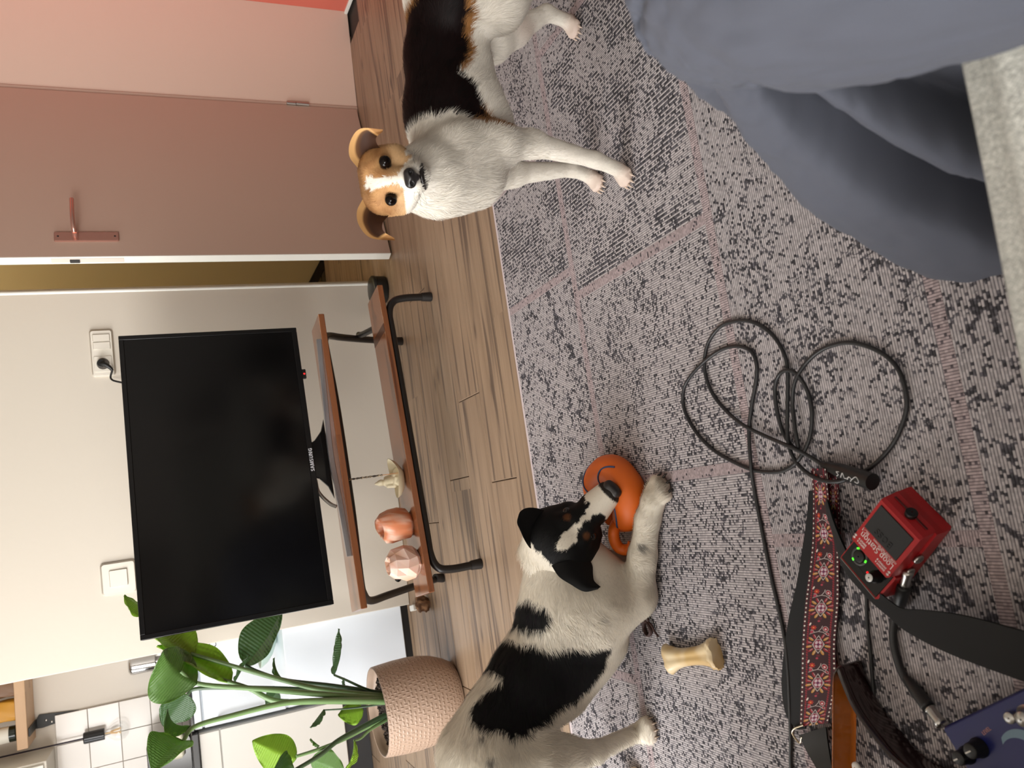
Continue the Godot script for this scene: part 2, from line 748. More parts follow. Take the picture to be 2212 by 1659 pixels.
func floor_planks() -> void:
	var slab := struct("floor", boxed(Vector3(-2.5, -0.12, -5.2), Vector3(2.9, -0.012, 3.35), 0.001), mat(srgb(60, 50, 42), 0.9))
	# rows 0.187 m wide along x; the rug hides what lies nearer
	var rng := RandomNumberGenerator.new()
	rng.seed = 77
	for k in 18:
		var z1 := -1.835 - 0.187 * k
		var z0 := z1 - 0.187
		var x := -2.35
		var joint: float = {1: 0.048, 2: 0.32, 4: -0.62}.get(k, rng.randf_range(-0.9, 0.6))
		var cuts := [joint - 1.38 * 2, joint - 1.38, joint, joint + 1.38, joint + 2.76]
		for c in cuts.size() - 1:
			var a: float = maxf(cuts[c], -2.36)
			var b: float = minf(cuts[c + 1], 2.3)
			if b - a < 0.03:
				continue
			if z0 < -4.3 and a > 0.0:
				continue
			var mb := MB.new()
			mb.box(Vector3(a + 0.0008, -0.0125, z0 + 0.0008), Vector3(b - 0.0008, 0, z1 - 0.0008), 0.0022)
			var u0 := rng.randf()
			var v0 := rng.randf()
			for i in mb.uv.size():
				mb.uv[i] = Vector2(u0 + mb.uv[i].x / 1.38, v0 + mb.uv[i].y / 0.19)
			obj("plank", mb, M.planks[rng.randi() % 4], slab)
	obj("plank_base", boxed(Vector3(-2.36, -0.0125, -1.836), Vector3(2.3, -0.001, 3.2), 0.001), M.planks[0], slab)


func door() -> void:
	var t := Transform3D(Basis(Vector3(0.9542, 0, -0.2991), Vector3.UP, Vector3(0.9542, 0, -0.2991).cross(Vector3.UP)), Vector3(1.715, 0, -3.129))
	var d := struct("door_1", boxed(Vector3(-0.749, 0.006, -0.04), Vector3(0.012, 2.04, 0), 0.003), M.pink_door, t)
	obj("door_edge", boxed(Vector3(-0.7505, 0.006, -0.0395), Vector3(-0.7488, 2.04, -0.0008), 0.0006), M.white_trim, d)
	# lock plate in the edge
	obj("lock_strip", boxed(Vector3(-0.7525, 0.95, -0.03), Vector3(-0.7502, 1.17, -0.008), 0.0006), mat(srgb(215, 205, 195), 0.4), d)
	obj("latch", boxed(Vector3(-0.758, 1.085, -0.026), Vector3(-0.752, 1.115, -0.012), 0.001), M.black_metal, d)
	# long plate, lever
	var p0: Vector3 = Vector3(-0.6713, 1.1574, 0)
	var p1: Vector3 = Vector3(-0.6682, 0.9608, 0)
	var pm := (p0 + p1) * 0.5
	var ph := absf(p0.y - p1.y)
	var plate := MB.new()
	plate.prism(rounded(0.037, ph, 0.004), 0.0, 0.0075, 0.0015, Transform3D(Basis(), Vector3(pm.x, pm.y, 0)))
	var h := obj("handle_plate", plate, mat(srgb(200, 150, 135), 0.22, 0.75), d)
	for s in [-1, 1]:
		obj("screw", boxed(Vector3(pm.x - 0.003, pm.y + s * (ph / 2 - 0.012) - 0.003, 0.0072), Vector3(pm.x + 0.003, pm.y + s * (ph / 2 - 0.012) + 0.003, 0.0082), 0.001), M.black_metal, h)
	var lv: Vector3 = Vector3(-0.6677, 1.094, 0)
	var l := MB.new()
	l.tube(PackedVector3Array([lv + Vector3(0, 0, 0.006), lv + Vector3(0, 0, 0.03)]), 0.0095, 14)
	l.tube(spline([lv + Vector3(-0.006, 0, 0.035), lv + Vector3(0.012, 0.001, 0.05), lv + Vector3(0.05, 0.002, 0.056), lv + Vector3(0.118, 0.002, 0.055)], 6), [0.009, 0.009, 0.009, 0.009, 0.009, 0.009, 0.009, 0.009, 0.009, 0.009, 0.009, 0.009, 0.009, 0.009, 0.009, 0.009, 0.009, 0.009, 0.009], 12, true, Vector3.UP, 0.8)
	obj("lever", l, mat(srgb(205, 160, 146), 0.2, 0.8), d)
	# barrel hinges
	for y in [0.21, 1.85]:
		var hg := MB.new()
		hg.tube(PackedVector3Array([Vector3(0.016, y, 0.004), Vector3(0.016, y + 0.052, 0.004)]), 0.008, 12)
		hg.tube(PackedVector3Array([Vector3(0.016, y + 0.054, 0.004), Vector3(0.016, y + 0.09, 0.004)]), 0.008, 12)
		obj("hinge", hg, M.steel, d)


func hall() -> void:
	struct("wall_hall_back", boxed(Vector3(-0.2, 0, -4.32), Vector3(2.4, 2.6, -4.22)), M.hall_wall)
	struct("wall_hall_right", boxed(Vector3(2.3, 0, -4.3), Vector3(2.4, 2.6, -3.05)), M.hall_wall)
	struct("wall_hall_left", boxed(Vector3(-0.33, 0, -5.1), Vector3(-0.2, 2.6, -3.42)), M.kitchen_wall)
	# dark string of the stairs that go up along the back wall
	var st := MB.new()
	st.prism(PackedVector2Array([Vector2(0.75, 0.42), Vector2(0.75, 0.36), Vector2(1.36, 0.0), Vector2(1.44, 0.0)]), -4.219, -4.19, 0.002)
	struct("trim_4", st, M.black)
	struct("baseboard_hall", boxed(Vector3(0.0, 0.0, -4.22), Vector3(1.37, 0.02, -4.205), 0.002), mat(srgb(120, 115, 100), 0.6))
	var lamp := OmniLight3D.new()
	lamp.name = "hall_lamp"
	lamp.position = Vector3(1.5, 2.45, -3.75)
	lamp.light_color = Color(1.0, 0.92, 0.78)
	lamp.light_energy = 0.55
	lamp.light_size = 0.08
	lamp.omni_range = 8.0
	lamp.omni_attenuation = 2.0
	lamp.shadow_enabled = true
	add_child(lamp)
	var lt := thing("hall_ceiling_lamp", "round white ceiling lamp glowing in the hallway behind the pink door", "lamp", Transform3D(Basis(), Vector3(1.5, 2.6, -3.75)))
	var g := MB.new()
	g.lathe([Vector2(0.001, -0.09), Vector2(0.06, -0.08), Vector2(0.1, -0.045), Vector2(0.11, 0.0), Vector2(0.001, 0.0)], 24)
	var gm := mat(srgb(250, 240, 215), 0.4)
	gm.emission_enabled = true
	gm.emission = Color(1.0, 0.85, 0.6)
	gm.emission_energy_multiplier = 1.2
	obj("lamp_shade", g, gm, lt)



func kitchen() -> void:
	var kb := struct("wall_kitchen_back", boxed(Vector3(-2.5, 0, -5.1), Vector3(-0.2, 2.6, -5.0)), M.kitchen_wall)
	var tm := [mat(srgb(222, 216, 210), 0.16), mat(srgb(216, 210, 203), 0.18), mat(srgb(226, 219, 214), 0.15)]
	obj("grout", boxed(Vector3(-1.6, 0.87, -5.0), Vector3(-0.776, 1.497, -4.985), 0.001), mat(srgb(178, 170, 160), 0.9), kb)
	for i in 5:
		for k in 5:
			var x1 := -0.776 - 0.152 * i
			var y1 := 1.499 - 0.1505 * k
			obj("tile", boxed(Vector3(x1 - 0.1495, maxf(y1 - 0.148, 0.862), -4.99), Vector3(x1, y1, -4.979), 0.0015), tm[(i * 3 + k * 2) % 3], kb)
	# lower cabinets with a black worktop
	var cab := thing("kitchen_cabinet", "white kitchen base cabinets with a drawer above a door, left of the white fridge", "cabinet", Transform3D(Basis(), Vector3(-1.63, 0, -4.69)))
	var wl := mat(srgb(232, 230, 224), 0.35)
	obj("body", boxed(Vector3(-0.7, 0.125, -0.3), Vector3(0.715, 0.828, 0.27), 0.002), wl, cab)
	obj("kick_board", boxed(Vector3(-0.7, 0.0, -0.3), Vector3(0.715, 0.124, 0.254), 0.002), mat(srgb(38, 38, 40), 0.5), cab)
	for q in [[-0.7, 0.008], [0.012, 0.712]]:
		obj("drawer", boxed(Vector3(q[0], 0.735, 0.27), Vector3(q[1], 0.826, 0.289), 0.002), wl, cab)
		obj("door", boxed(Vector3(q[0], 0.13, 0.27), Vector3(q[1], 0.729, 0.289), 0.002), wl, cab)
	var top := obj("worktop", boxed(Vector3(-2.35, 0.83, -4.99), Vector3(-0.905, 0.862, -4.37), 0.004), mat(srgb(44, 44, 46), 0.3))
	tag(top, "dark grey kitchen worktop over the white base cabinets", "worktop")
	# white fridge
	var fr := thing("fridge", "white undercounter fridge with a vertical bar handle, under a black glass top", "fridge", Transform3D(Basis(), Vector3(-0.6, 0, -4.7)))
	obj("body", boxed(Vector3(-0.295, 0.02, -0.29), Vector3(0.22, 0.845, 0.27), 0.004), M.white_lacquer, fr)
	obj("glass_top", boxed(Vector3(-0.298, 0.845, -0.29), Vector3(0.222, 0.859, 0.3), 0.002), M.black_gloss, fr)
	obj("control_panel", boxed(Vector3(-0.294, 0.808, 0.27), Vector3(0.22, 0.843, 0.297), 0.003), M.white_lacquer, fr)
	var dr := obj("door", boxed(Vector3(-0.294, 0.41, 0.27), Vector3(0.22, 0.799, 0.298), 0.004), M.white_lacquer, fr)
	obj("drawer", boxed(Vector3(-0.294, 0.13, 0.27), Vector3(0.22, 0.40, 0.29), 0.004), M.white_lacquer, fr)
	obj("plinth", boxed(Vector3(-0.294, 0.02, 0.2), Vector3(0.22, 0.126, 0.28), 0.004), M.white_lacquer, fr)
	var hb := MB.new()
	hb.tube(spline([Vector3(-0.262, 0.73, 0.298), Vector3(-0.262, 0.73, 0.33), Vector3(-0.262, 0.715, 0.34), Vector3(-0.262, 0.64, 0.342), Vector3(-0.262, 0.55, 0.34), Vector3(-0.262, 0.535, 0.33), Vector3(-0.262, 0.535, 0.298)], 5), 0.007, 10)
	obj("handle", hb, M.white_lacquer, dr)
	text("lettering", "EMC", 0.045, 0.001, M.black, dr, Transform3D(Basis(), Vector3(0.055, 0.727, 0.2985)))
	var slot := MB.new()
	slot.box(Vector3(-0.27, 0.33, 0.29), Vector3(-0.17, 0.388, 0.30), 0.003)
	obj("drawer_grip", slot, M.white_lacquer, fr)
	# low white chest right behind the end of the TV wall
	var ch := thing("low_chest", "low glossy white chest on a black plinth beside the end of the TV wall", "chest", Transform3D(Basis(), Vector3(-0.5, 0, -3.62)))
	obj("body", boxed(Vector3(-0.175, 0.03, -0.28), Vector3(0.175, 0.51, 0.28), 0.004), M.white_lacquer, ch)
	obj("plinth", boxed(Vector3(-0.17, 0.0, -0.27), Vector3(0.17, 0.029, 0.272), 0.001), M.black, ch)
	var bowl := MB.new()
	bowl.lathe([Vector2(0.001, 0.0), Vector2(0.055, 0.0), Vector2(0.062, 0.004), Vector2(0.1, 0.022), Vector2(0.128, 0.045), Vector2(0.143, 0.07), Vector2(0.146, 0.075), Vector2(0.142, 0.074), Vector2(0.126, 0.049), Vector2(0.098, 0.027), Vector2(0.06, 0.01), Vector2(0.001, 0.008)], 40)
	var bm := mat(srgb(176, 196, 184), 0.3)
	bm.backlight_enabled = true
	bm.backlight = Color(0.3, 0.4, 0.36)
	var bo := obj("fruit_bowl", bowl, bm, self, Transform3D(Basis(), Vector3(-0.40, 0.5105, -3.58)))
	tag(bo, "pale green fruit bowl on the low white chest", "bowl")
	var mg := MB.new()
	mg.ball(Vector3.ZERO, Vector3(0.062, 0.038, 0.042), 24)
	for i in mg.v.size():
		var p := mg.v[i]
		mg.v[i].y += 0.01 * p.x / 0.06
		mg.c[i] = lin(150, 150, 40).lerp(lin(190, 160, 60), clampf(0.5 + p.x * 9.0, 0, 1)).lerp(lin(120, 75, 30), clampf(-p.y * 16.0 - 0.25, 0, 0.7))
	var mo := obj("mango", mg, vmat(0.22), self, Transform3D(Basis(Vector3.UP, 0.3), Vector3(-0.455, 0.578, -3.56)))
	tag(mo, "shiny yellow-green mango lying in the pale green bowl", "mango")
	# wall shelf with groceries
	var sh := thing("wall_shelf", "light wooden shelf board high on the kitchen wall with a black bracket", "shelf", Transform3D(Basis(), Vector3(-0.6, 1.59, -4.87)))
	var sw := wood_texture(91, 512, 64, srgb(196, 160, 125), srgb(170, 130, 98), srgb(214, 180, 146), 0)
	var swm := mat(Color.WHITE, 0.5)
	swm.albedo_texture = sw
	obj("board", boxed(Vector3(-0.265, 0, -0.125), Vector3(0.3, 0.048, 0.12), 0.003), swm, sh)
	var br := MB.new()
	br.prism(PackedVector2Array([Vector2(-0.03, 0.03), Vector2(0.035, -0.01), Vector2(0.016, -0.19), Vector2(0.002, -0.2), Vector2(-0.012, -0.185), Vector2(-0.034, -0.02)]), -0.124, -0.119, 0.001, Transform3D(Basis(), Vector3(-0.19, -0.01, 0)))
	br.box(Vector3(-0.215, -0.008, -0.12), Vector3(-0.175, -0.001, 0.1), 0.001)
	var bk := obj("bracket", br, M.black, sh)
	for q in [Vector2(-0.19, -0.05), Vector2(-0.203, -0.075), Vector2(-0.188, -0.195)]:
		var sc := MB.new()
		sc.ball(Vector3(q.x, q.y, -0.119), Vector3(0.006, 0.006, 0.003), 10)
		obj("screw", sc, M.steel, bk)
	var packs := [["paper_pack", "white and purple paper pack on the wall shelf next to the TV wall", "pack", srgb(214, 208, 212), -0.44, 0.06, 0.17], ["paper_pack", "brown paper pack of groceries on the wall shelf", "pack", srgb(120, 88, 62), -0.555, 0.055, 0.16], ["yellow_pack", "orange-yellow pack on the wall shelf beside the dark bottle", "pack", srgb(196, 140, 40), -0.675, 0.05, 0.2]]
	for q in packs:
		var p := MB.new()
		var rows := []
		for i in 7:
			var f := i / 6.0
			var ring := PackedVector3Array()
			for j in 20:
				var a := TAU * j / 20
				var sq := 1.0 - 0.75 * smoothstep(0.6, 1.0, f)
				var wob := 1.0 + 0.06 * sin(j * 2.3 + i * 1.7)
				ring.append(Vector3(signf(cos(a)) * pow(absf(cos(a)), 0.5) * q[5] * wob, f * q[6], signf(sin(a)) * pow(absf(sin(a)), 0.5) * 0.04 * sq * wob))
			rows.append(ring)
		p.grid(rows, true)
		p.cap(rows[6], Vector3.UP)
		tag(obj(q[0], p, mat(q[3], 0.45), self, Transform3D(Basis(), Vector3(q[4], 1.6385, -4.8))), q[1], q[2])
	var bt := thing("bottle", "dark green bottle with a white label at the left end of the wall shelf", "bottle", Transform3D(Basis(), Vector3(-0.79, 1.6385, -4.81)))
	var bb := MB.new()
	bb.lathe([Vector2(0.001, 0), Vector2(0.036, 0), Vector2(0.038, 0.01), Vector2(0.038, 0.17), Vector2(0.03, 0.2), Vector2(0.015, 0.24), Vector2(0.014, 0.3), Vector2(0.001, 0.3)], 24)
	obj("glass", bb, mat(srgb(22, 32, 24), 0.1), bt)
	var lb := MB.new()
	lb.lathe([Vector2(0.0381, 0.035), Vector2(0.0388, 0.035), Vector2(0.0388, 0.12), Vector2(0.0381, 0.12)], 24)
	obj("label", lb, mat(srgb(225, 222, 212), 0.6), bt)
	# pendant bulb on a dark cord
	var sk: Vector3 = Vector3(-0.9111, 1.3201, -4.9297)
	var pb := thing("pendant_bulb", "clear round filament bulb hanging on a dark cord in the kitchen", "lamp", Transform3D(Basis(), sk))
	var sl := MB.new()
	sl.lathe([Vector2(0.001, -0.048), Vector2(0.028, -0.048), Vector2(0.029, -0.045), Vector2(0.029, 0.045), Vector2(0.027, 0.05), Vector2(0.001, 0.05)], 24)
	obj("socket", sl, mat(srgb(40, 40, 42), 0.18, 0.4), pb)
	var cd := MB.new()
	cd.tube(PackedVector3Array([Vector3(0, 0.05, 0), Vector3(0.002, 0.6, 0), Vector3(0, 2.59 - sk.y, 0)]), 0.004, 8)
	obj("cord", cd, mat(srgb(46, 38, 52), 0.7), pb)
	var gl := MB.new()
	gl.lathe([Vector2(0.001, -0.165), Vector2(0.025, -0.160), Vector2(0.043, -0.143), Vector2(0.05, -0.118), Vector2(0.045, -0.094), Vector2(0.028, -0.072), Vector2(0.015, -0.058), Vector2(0.013, -0.048)], 28)
	obj("bulb", gl, M.glass, pb)
	var fl := MB.new()
	for k in 6:
		var a := TAU * k / 6
		fl.tube(PackedVector3Array([Vector3(cos(a) * 0.006, -0.075, sin(a) * 0.006), Vector3(cos(a) * 0.015, -0.125, sin(a) * 0.015)]), 0.0018, 6)
	fl.tube(PackedVector3Array([Vector3(0, -0.05, 0), Vector3(0, -0.09, 0)]), 0.004, 8)
	obj("filament", fl, mat(srgb(240, 200, 140), 0.4), pb)
	# coffee machine, mostly behind the leaves
	var cm := thing("coffee_machine", "cream and black coffee machine on the kitchen worktop behind the plant", "appliance", Transform3D(Basis(), Vector3(-1.06, 0.8625, -4.78)))
	var body := MB.new()
	body.prism(rounded(0.2, 0.21, 0.03), -0.1, 0.08, 0.004, Transform3D(Basis(), Vector3(0.0, 0.106, 0)))
	obj("body", body, M.black_gloss, cm)
	obj("front_panel", boxed(Vector3(-0.01, 0.03, 0.05), Vector3(0.12, 0.185, 0.11), 0.02), mat(srgb(226, 220, 196), 0.3), cm)
	obj("button", boxed(Vector3(0.05, 0.075, 0.11), Vector3(0.056, 0.1, 0.112), 0.001), M.black, cm)
	# chrome dispenser on the wall by the tiles
	var cp: Vector3 = Vector3(-0.6023, 1.065, -4.95)
	var cs := thing("wall_dispenser", "chrome cylinder with a round knob hanging on the beige kitchen wall", "dispenser", Transform3D(Basis(), cp))
	var cy := MB.new()
	cy.lathe([Vector2(0.001, -0.062), Vector2(0.044, -0.062), Vector2(0.047, -0.058), Vector2(0.047, 0.052), Vector2(0.044, 0.066), Vector2(0.03, 0.074), Vector2(0.001, 0.075)], 32)
	obj("cylinder", cy, M.chrome, cs)
	var kn := MB.new()
	kn.tube(PackedVector3Array([Vector3(0.0, -0.062, 0), Vector3(0.0, -0.085, 0)]), 0.008, 10)
	kn.ball(Vector3(0, -0.1, 0), Vector3(0.02, 0.02, 0.014), 16)
	obj("knob", kn, M.chrome, cs)
	obj("wall_bracket", boxed(Vector3(0.02, -0.12, -0.05), Vector3(0.04, 0.03, -0.03), 0.003), M.steel, cs)
	# wall cabinet at the left edge of the view
	var wc := thing("wall_cabinet", "white kitchen wall cabinet beside the pendant bulb", "cabinet", Transform3D(Basis(), Vector3(-1.55, 1.51, -4.84)))
	obj("body", boxed(Vector3(-0.6, 0, -0.155), Vector3(0.62, 0.8, 0.14), 0.003), mat(srgb(214, 208, 196), 0.4), wc)
	obj("door", boxed(Vector3(-0.59, 0.012, 0.141), Vector3(0.607, 0.79, 0.16), 0.003), wl, wc)


func wall_fittings() -> void:
	var wp := mat(srgb(226, 220, 208), 0.28)
	# double plate: switch pair (right) and a socket (left)
	var a: Vector3 = Vector3(1.2025, 1.0936, -0)
	var b: Vector3 = Vector3(1.0282, 1.0155, -0)
	var m := (a + b) * 0.5
	var w := absf(a.x - b.x)
	var h := absf(a.y - b.y)
	var t := TW * Transform3D(Basis(), m)
	var ds := thing("double_socket", "white double wall plate with switch and socket above the TV", "socket", t)
	var pl := MB.new()
	pl.prism(rounded(w, h, 0.012), 0.0, 0.012, 0.005)
	obj("plate", pl, wp, ds)
	var q := w * 0.235
	for s in [-1, 1]:
		var rb := MB.new()
		rb.prism(rounded(0.027, 0.057, 0.003), 0.012, 0.0165, 0.0015, Transform3D(Basis(), Vector3(q + s * 0.0145, 0, 0)))
		obj("rocker", rb, wp, ds)
	var fr := MB.new()
	fr.prism(rounded(0.058, 0.06, 0.005), 0.012, 0.0145, 0.001, Transform3D(Basis(), Vector3(-q, 0, 0)))
	obj("socket_frame", fr, wp, ds)
	var cup := MB.new()
	cup.prism(rounded(0.042, 0.042, 0.0209, 8), 0.0145, 0.0152, 0.0003, Transform3D(Basis(), Vector3(-q, 0, 0)))
	obj("socket_cup", cup, mat(srgb(96, 90, 84), 0.4), ds)
	# plug and cable to the TV
	var pg := thing("power_cable", "thin black power cable with an angled plug in the wall socket above the TV", "cable", t)
	var pb := MB.new()
	pb.tube(PackedVector3Array([Vector3(-q, 0.008, 0.0153), Vector3(-q, 0.006, 0.04)]), [0.0135, 0.0125], 16)
	pb.tube(spline([Vector3(-q, 0.012, 0.03), Vector3(-q - 0.005, -0.005, 0.038), Vector3(-q - 0.018, -0.022, 0.036), Vector3(-q - 0.03, -0.03, 0.034)], 4), [0.009, 0.009, 0.009, 0.009, 0.0085, 0.008, 0.008, 0.0075, 0.007, 0.0065, 0.006, 0.0055, 0.005], 12)
	obj("plug", pb, M.black, pg)
	var cb := MB.new()
	var e1: Vector3 = Vector3(1.0155, 1.0317, 0.03)
	var e2: Vector3 = Vector3(0.997, 0.9986, 0.05)
	var e3: Vector3 = Vector3(0.9684, 0.8953, 0.08)
	cb.tube(spline([Vector3(-q - 0.028, -0.029, 0.034), e1 - m, e2 - m, e3 - m], 8), 0.0035, 8)
	obj("cord", cb, M.black, pg)
	# light switch
	var c: Vector3 = Vector3(0.3546, 1.0993, 0)
	var d: Vector3 = Vector3(0.2379, 1.0202, -0)
	m = (c + d) * 0.5
	w = absf(c.x - d.x)
	var sw := thing("light_switch", "square white light switch at the top edge of the TV, near the wall's left end", "switch", TW * Transform3D(Basis(), m))
	var sp := MB.new()
	sp.prism(rounded(w, w, 0.014), 0.0, 0.012, 0.006)
	obj("plate", sp, wp, sw)
	var sr := MB.new()
	sr.prism(rounded(0.06, 0.06, 0.004), 0.012, 0.0175, 0.002, Transform3D(Basis(Vector3.RIGHT, -0.04), Vector3.ZERO))
	obj("rocker", sr, wp, sw)


func bench() -> void:
	var t := thing("tv_bench", "two-tier teak bench with a black tubular frame under the TV", "bench", BN)
	var tex := wood_texture(55, 1024, 96, srgb(118, 70, 40), srgb(82, 44, 24), srgb(142, 88, 54), 1)
	var wm := mat(Color.WHITE, 0.24)
	wm.albedo_texture = tex
	wm.clearcoat_enabled = true
	wm.clearcoat = 0.6
	wm.clearcoat_roughness = 0.18
	M.teak = wm
	var up := boxed(Vector3(-0.523, 0.376, -0.125), Vector3(0.402, 0.395, 0.02), 0.002)
	var lo := boxed(Vector3(-0.514, 0.169, -0.135), Vector3(0.497, 0.188, 0.02), 0.002)
	for i in up.uv.size():
		up.uv[i] = Vector2(up.uv[i].x, up.uv[i].y * 5.0 + 0.2)
	for i in lo.uv.size():
		lo.uv[i] = Vector2(lo.uv[i].x + 0.4, lo.uv[i].y * 5.0)
	obj("shelf", up, wm, t)
	var lower := obj("shelf", lo, wm, t)
	obj("stain", boxed(Vector3(0.33, 0.188, -0.134), Vector3(0.36, 0.1885, 0.019), 0.0002), mat(srgb(72, 36, 14), 0.3), lower)
	# upper U: rear feet, leaning forward to the rail under the upper board
	var u := MB.new()
	var pts := [Vector3(0.453, 0.03, -0.40), Vector3(0.437, 0.15, -0.33), Vector3(0.415, 0.27, -0.235), Vector3(0.395, 0.335, -0.16), Vector3(0.36, 0.36, -0.11), Vector3(0.30, 0.3635, -0.09), Vector3(0.1, 0.3635, -0.06), Vector3(-0.2, 0.3635, -0.06), Vector3(-0.42, 0.3635, -0.085), Vector3(-0.475, 0.355, -0.11), Vector3(-0.497, 0.325, -0.16), Vector3(-0.487, 0.25, -0.24), Vector3(-0.468, 0.12, -0.34), Vector3(-0.456, 0.03, -0.405)]
	u.tube(spline(pts, 5), 0.0125, 14)
	obj("frame", u, M.black_metal, t)
	var f := MB.new()
	f.tube(spline([Vector3(0.456, 0.028, 0.0), Vector3(0.454, 0.1, 0.0), Vector3(0.442, 0.138, -0.002), Vector3(0.40, 0.1565, -0.004), Vector3(0.3, 0.1565, -0.006), Vector3(-0.3, 0.1565, -0.006), Vector3(-0.40, 0.1565, -0.004), Vector3(-0.444, 0.14, -0.002), Vector3(-0.456, 0.1, 0.0), Vector3(-0.456, 0.028, 0.0)], 6), 0.0125, 14)
	obj("frame", f, M.black_metal, t)
	for s in [1, -1]:
		var g := MB.new()
		g.tube(spline([Vector3(s * 0.40, 0.157, -0.02), Vector3(s * 0.41, 0.16, -0.12), Vector3(s * 0.43, 0.19, -0.25), Vector3(s * 0.44, 0.2, -0.28)], 4), 0.011, 12)
		obj("brace", g, M.black_metal, t)
		for q in [[Vector3(s * 0.456, 0, 0), Vector3(s * 0.456, 0.036, 0)], [Vector3(s * 0.456, 0, -0.415), Vector3(s * 0.452, 0.036, -0.395)]]:
			var k := MB.new()
			k.tube(PackedVector3Array([q[0], q[0].lerp(q[1], 0.1), q[1]]), [0.0145, 0.0165, 0.0145], 16)
			obj("foot_cap", k, mat(srgb(30, 27, 26), 0.5), t)


func television() -> void:
	var w := 0.895
	var h := 0.527
	var tv := thing("television", "flat black television switched off, standing on the teak bench", "television", BN * Transform3D(Basis(), Vector3(-0.042, 0.3955, -0.095)))
	var y0 := 0.0535
	var cs := MB.new()
	cs.box(Vector3(-w / 2, y0, -0.03), Vector3(w / 2, y0 + h, -0.004), 0.004)
	cs.box(Vector3(-w / 2 + 0.1, y0 + 0.05, -0.055), Vector3(w / 2 - 0.1, y0 + h - 0.16, -0.028), 0.012)
	obj("housing", cs, mat(srgb(14, 14, 15), 0.3), tv)
	var bz := MB.new()
	var bw := 0.014
	for q in [[-w / 2, y0, -w / 2 + bw, y0 + h], [w / 2 - bw, y0, w / 2, y0 + h], [-w / 2 + bw, y0, w / 2 - bw, y0 + 0.017], [-w / 2 + bw, y0 + h - bw, w / 2 - bw, y0 + h]]:
		bz.box(Vector3(q[0], q[1], -0.006), Vector3(q[2], q[3], 0.0), 0.0015)
	obj("bezel", bz, mat(srgb(12, 12, 13), 0.22), tv)
	obj("screen", boxed(Vector3(-w / 2 + bw, y0 + 0.017, -0.005), Vector3(w / 2 - bw, y0 + h - bw, -0.0025), 0.0005), mat(srgb(6, 6, 7), 0.13), tv)
	text("lettering", "SAMSUNG", 0.0155, 0.0006, mat(srgb(200, 200, 205), 0.4), tv, Transform3D(Basis(), Vector3(0.0, y0 + 0.0085, 0.0003)), "Droid Sans", true)
	# standby light under the lower right edge
	var sb := obj("standby_sensor", boxed(Vector3(0.27, y0 - 0.012, -0.012), Vector3(0.302, y0 + 0.001, -0.002), 0.002), M.black, tv)
	var red := mat(srgb(255, 60, 60), 0.4)
	red.emission_enabled = true
	red.emission = Color(1, 0.12, 0.12)
	red.emission_energy_multiplier = 1.5
	obj("standby_light", boxed(Vector3(0.283, y0 - 0.0085, -0.002), Vector3(0.288, y0 - 0.0035, -0.0008), 0.0004), red, sb)
	# stand: neck and a shallow V foot
	var nk := MB.new()
	nk.prism(PackedVector2Array([Vector2(-0.055, y0 + 0.004), Vector2(0.055, y0 + 0.004), Vector2(0.062, y0 - 0.01), Vector2(0.09, 0.02), Vector2(0.13, 0.006), Vector2(-0.13, 0.006), Vector2(-0.09, 0.02), Vector2(-0.062, y0 - 0.01)]), -0.018, -0.006, 0.002)
	obj("stand_neck", nk, M.black_gloss, tv)
	var ft := MB.new()
	var edge := spline([Vector3(-0.325, 0, 0.1), Vector3(-0.16, 0, 0.075), Vector3(-0.04, 0, 0.045), Vector3(0.04, 0, 0.045), Vector3(0.16, 0, 0.07), Vector3(0.36, 0, 0.108)], 6)
	var rows := []
	for p in edge:
		var ring := PackedVector3Array()
		for q in [Vector2(-0.012, 0.0), Vector2(0.0, 0.0), Vector2(0.0, 0.0145), Vector2(-0.012, 0.0145)]:
			ring.append(p + Vector3(0, q.y + 0.0002, q.x))
		rows.append(ring)
	# flat faces with their own normals
	for i in rows.size() - 1:
		for j in 4:
			var p1: Vector3 = rows[i][j]
			var p2: Vector3 = rows[i][(j + 1) % 4]
			var p3: Vector3 = rows[i + 1][(j + 1) % 4]
			var p4: Vector3 = rows[i + 1][j]
			var no := (p2 - p1).cross(p4 - p1).normalized()
			if no.dot((p1 + p2) * 0.5 - (rows[i][0] + rows[i][2]) * 0.5) < 0:
				no = -no
			ft.face(p1, p2, p3, p4, no)
	ft.cap(rows[0], Vector3.LEFT)
	ft.cap(rows[-1], Vector3.RIGHT)
	obj("stand_foot", ft, mat(srgb(178, 180, 184), 0.22, 0.85), tv)
	var arm := MB.new()
	arm.tube(spline([Vector3(-0.06, y0 + 0.0, -0.03), Vector3(-0.1, y0 - 0.006, -0.035), Vector3(-0.14, 0.02, -0.03), Vector3(-0.155, 0.002, -0.02)], 6), 0.006, 10, true, Vector3.BACK, 0.5)
	obj("stand_arm", arm, M.steel, tv)



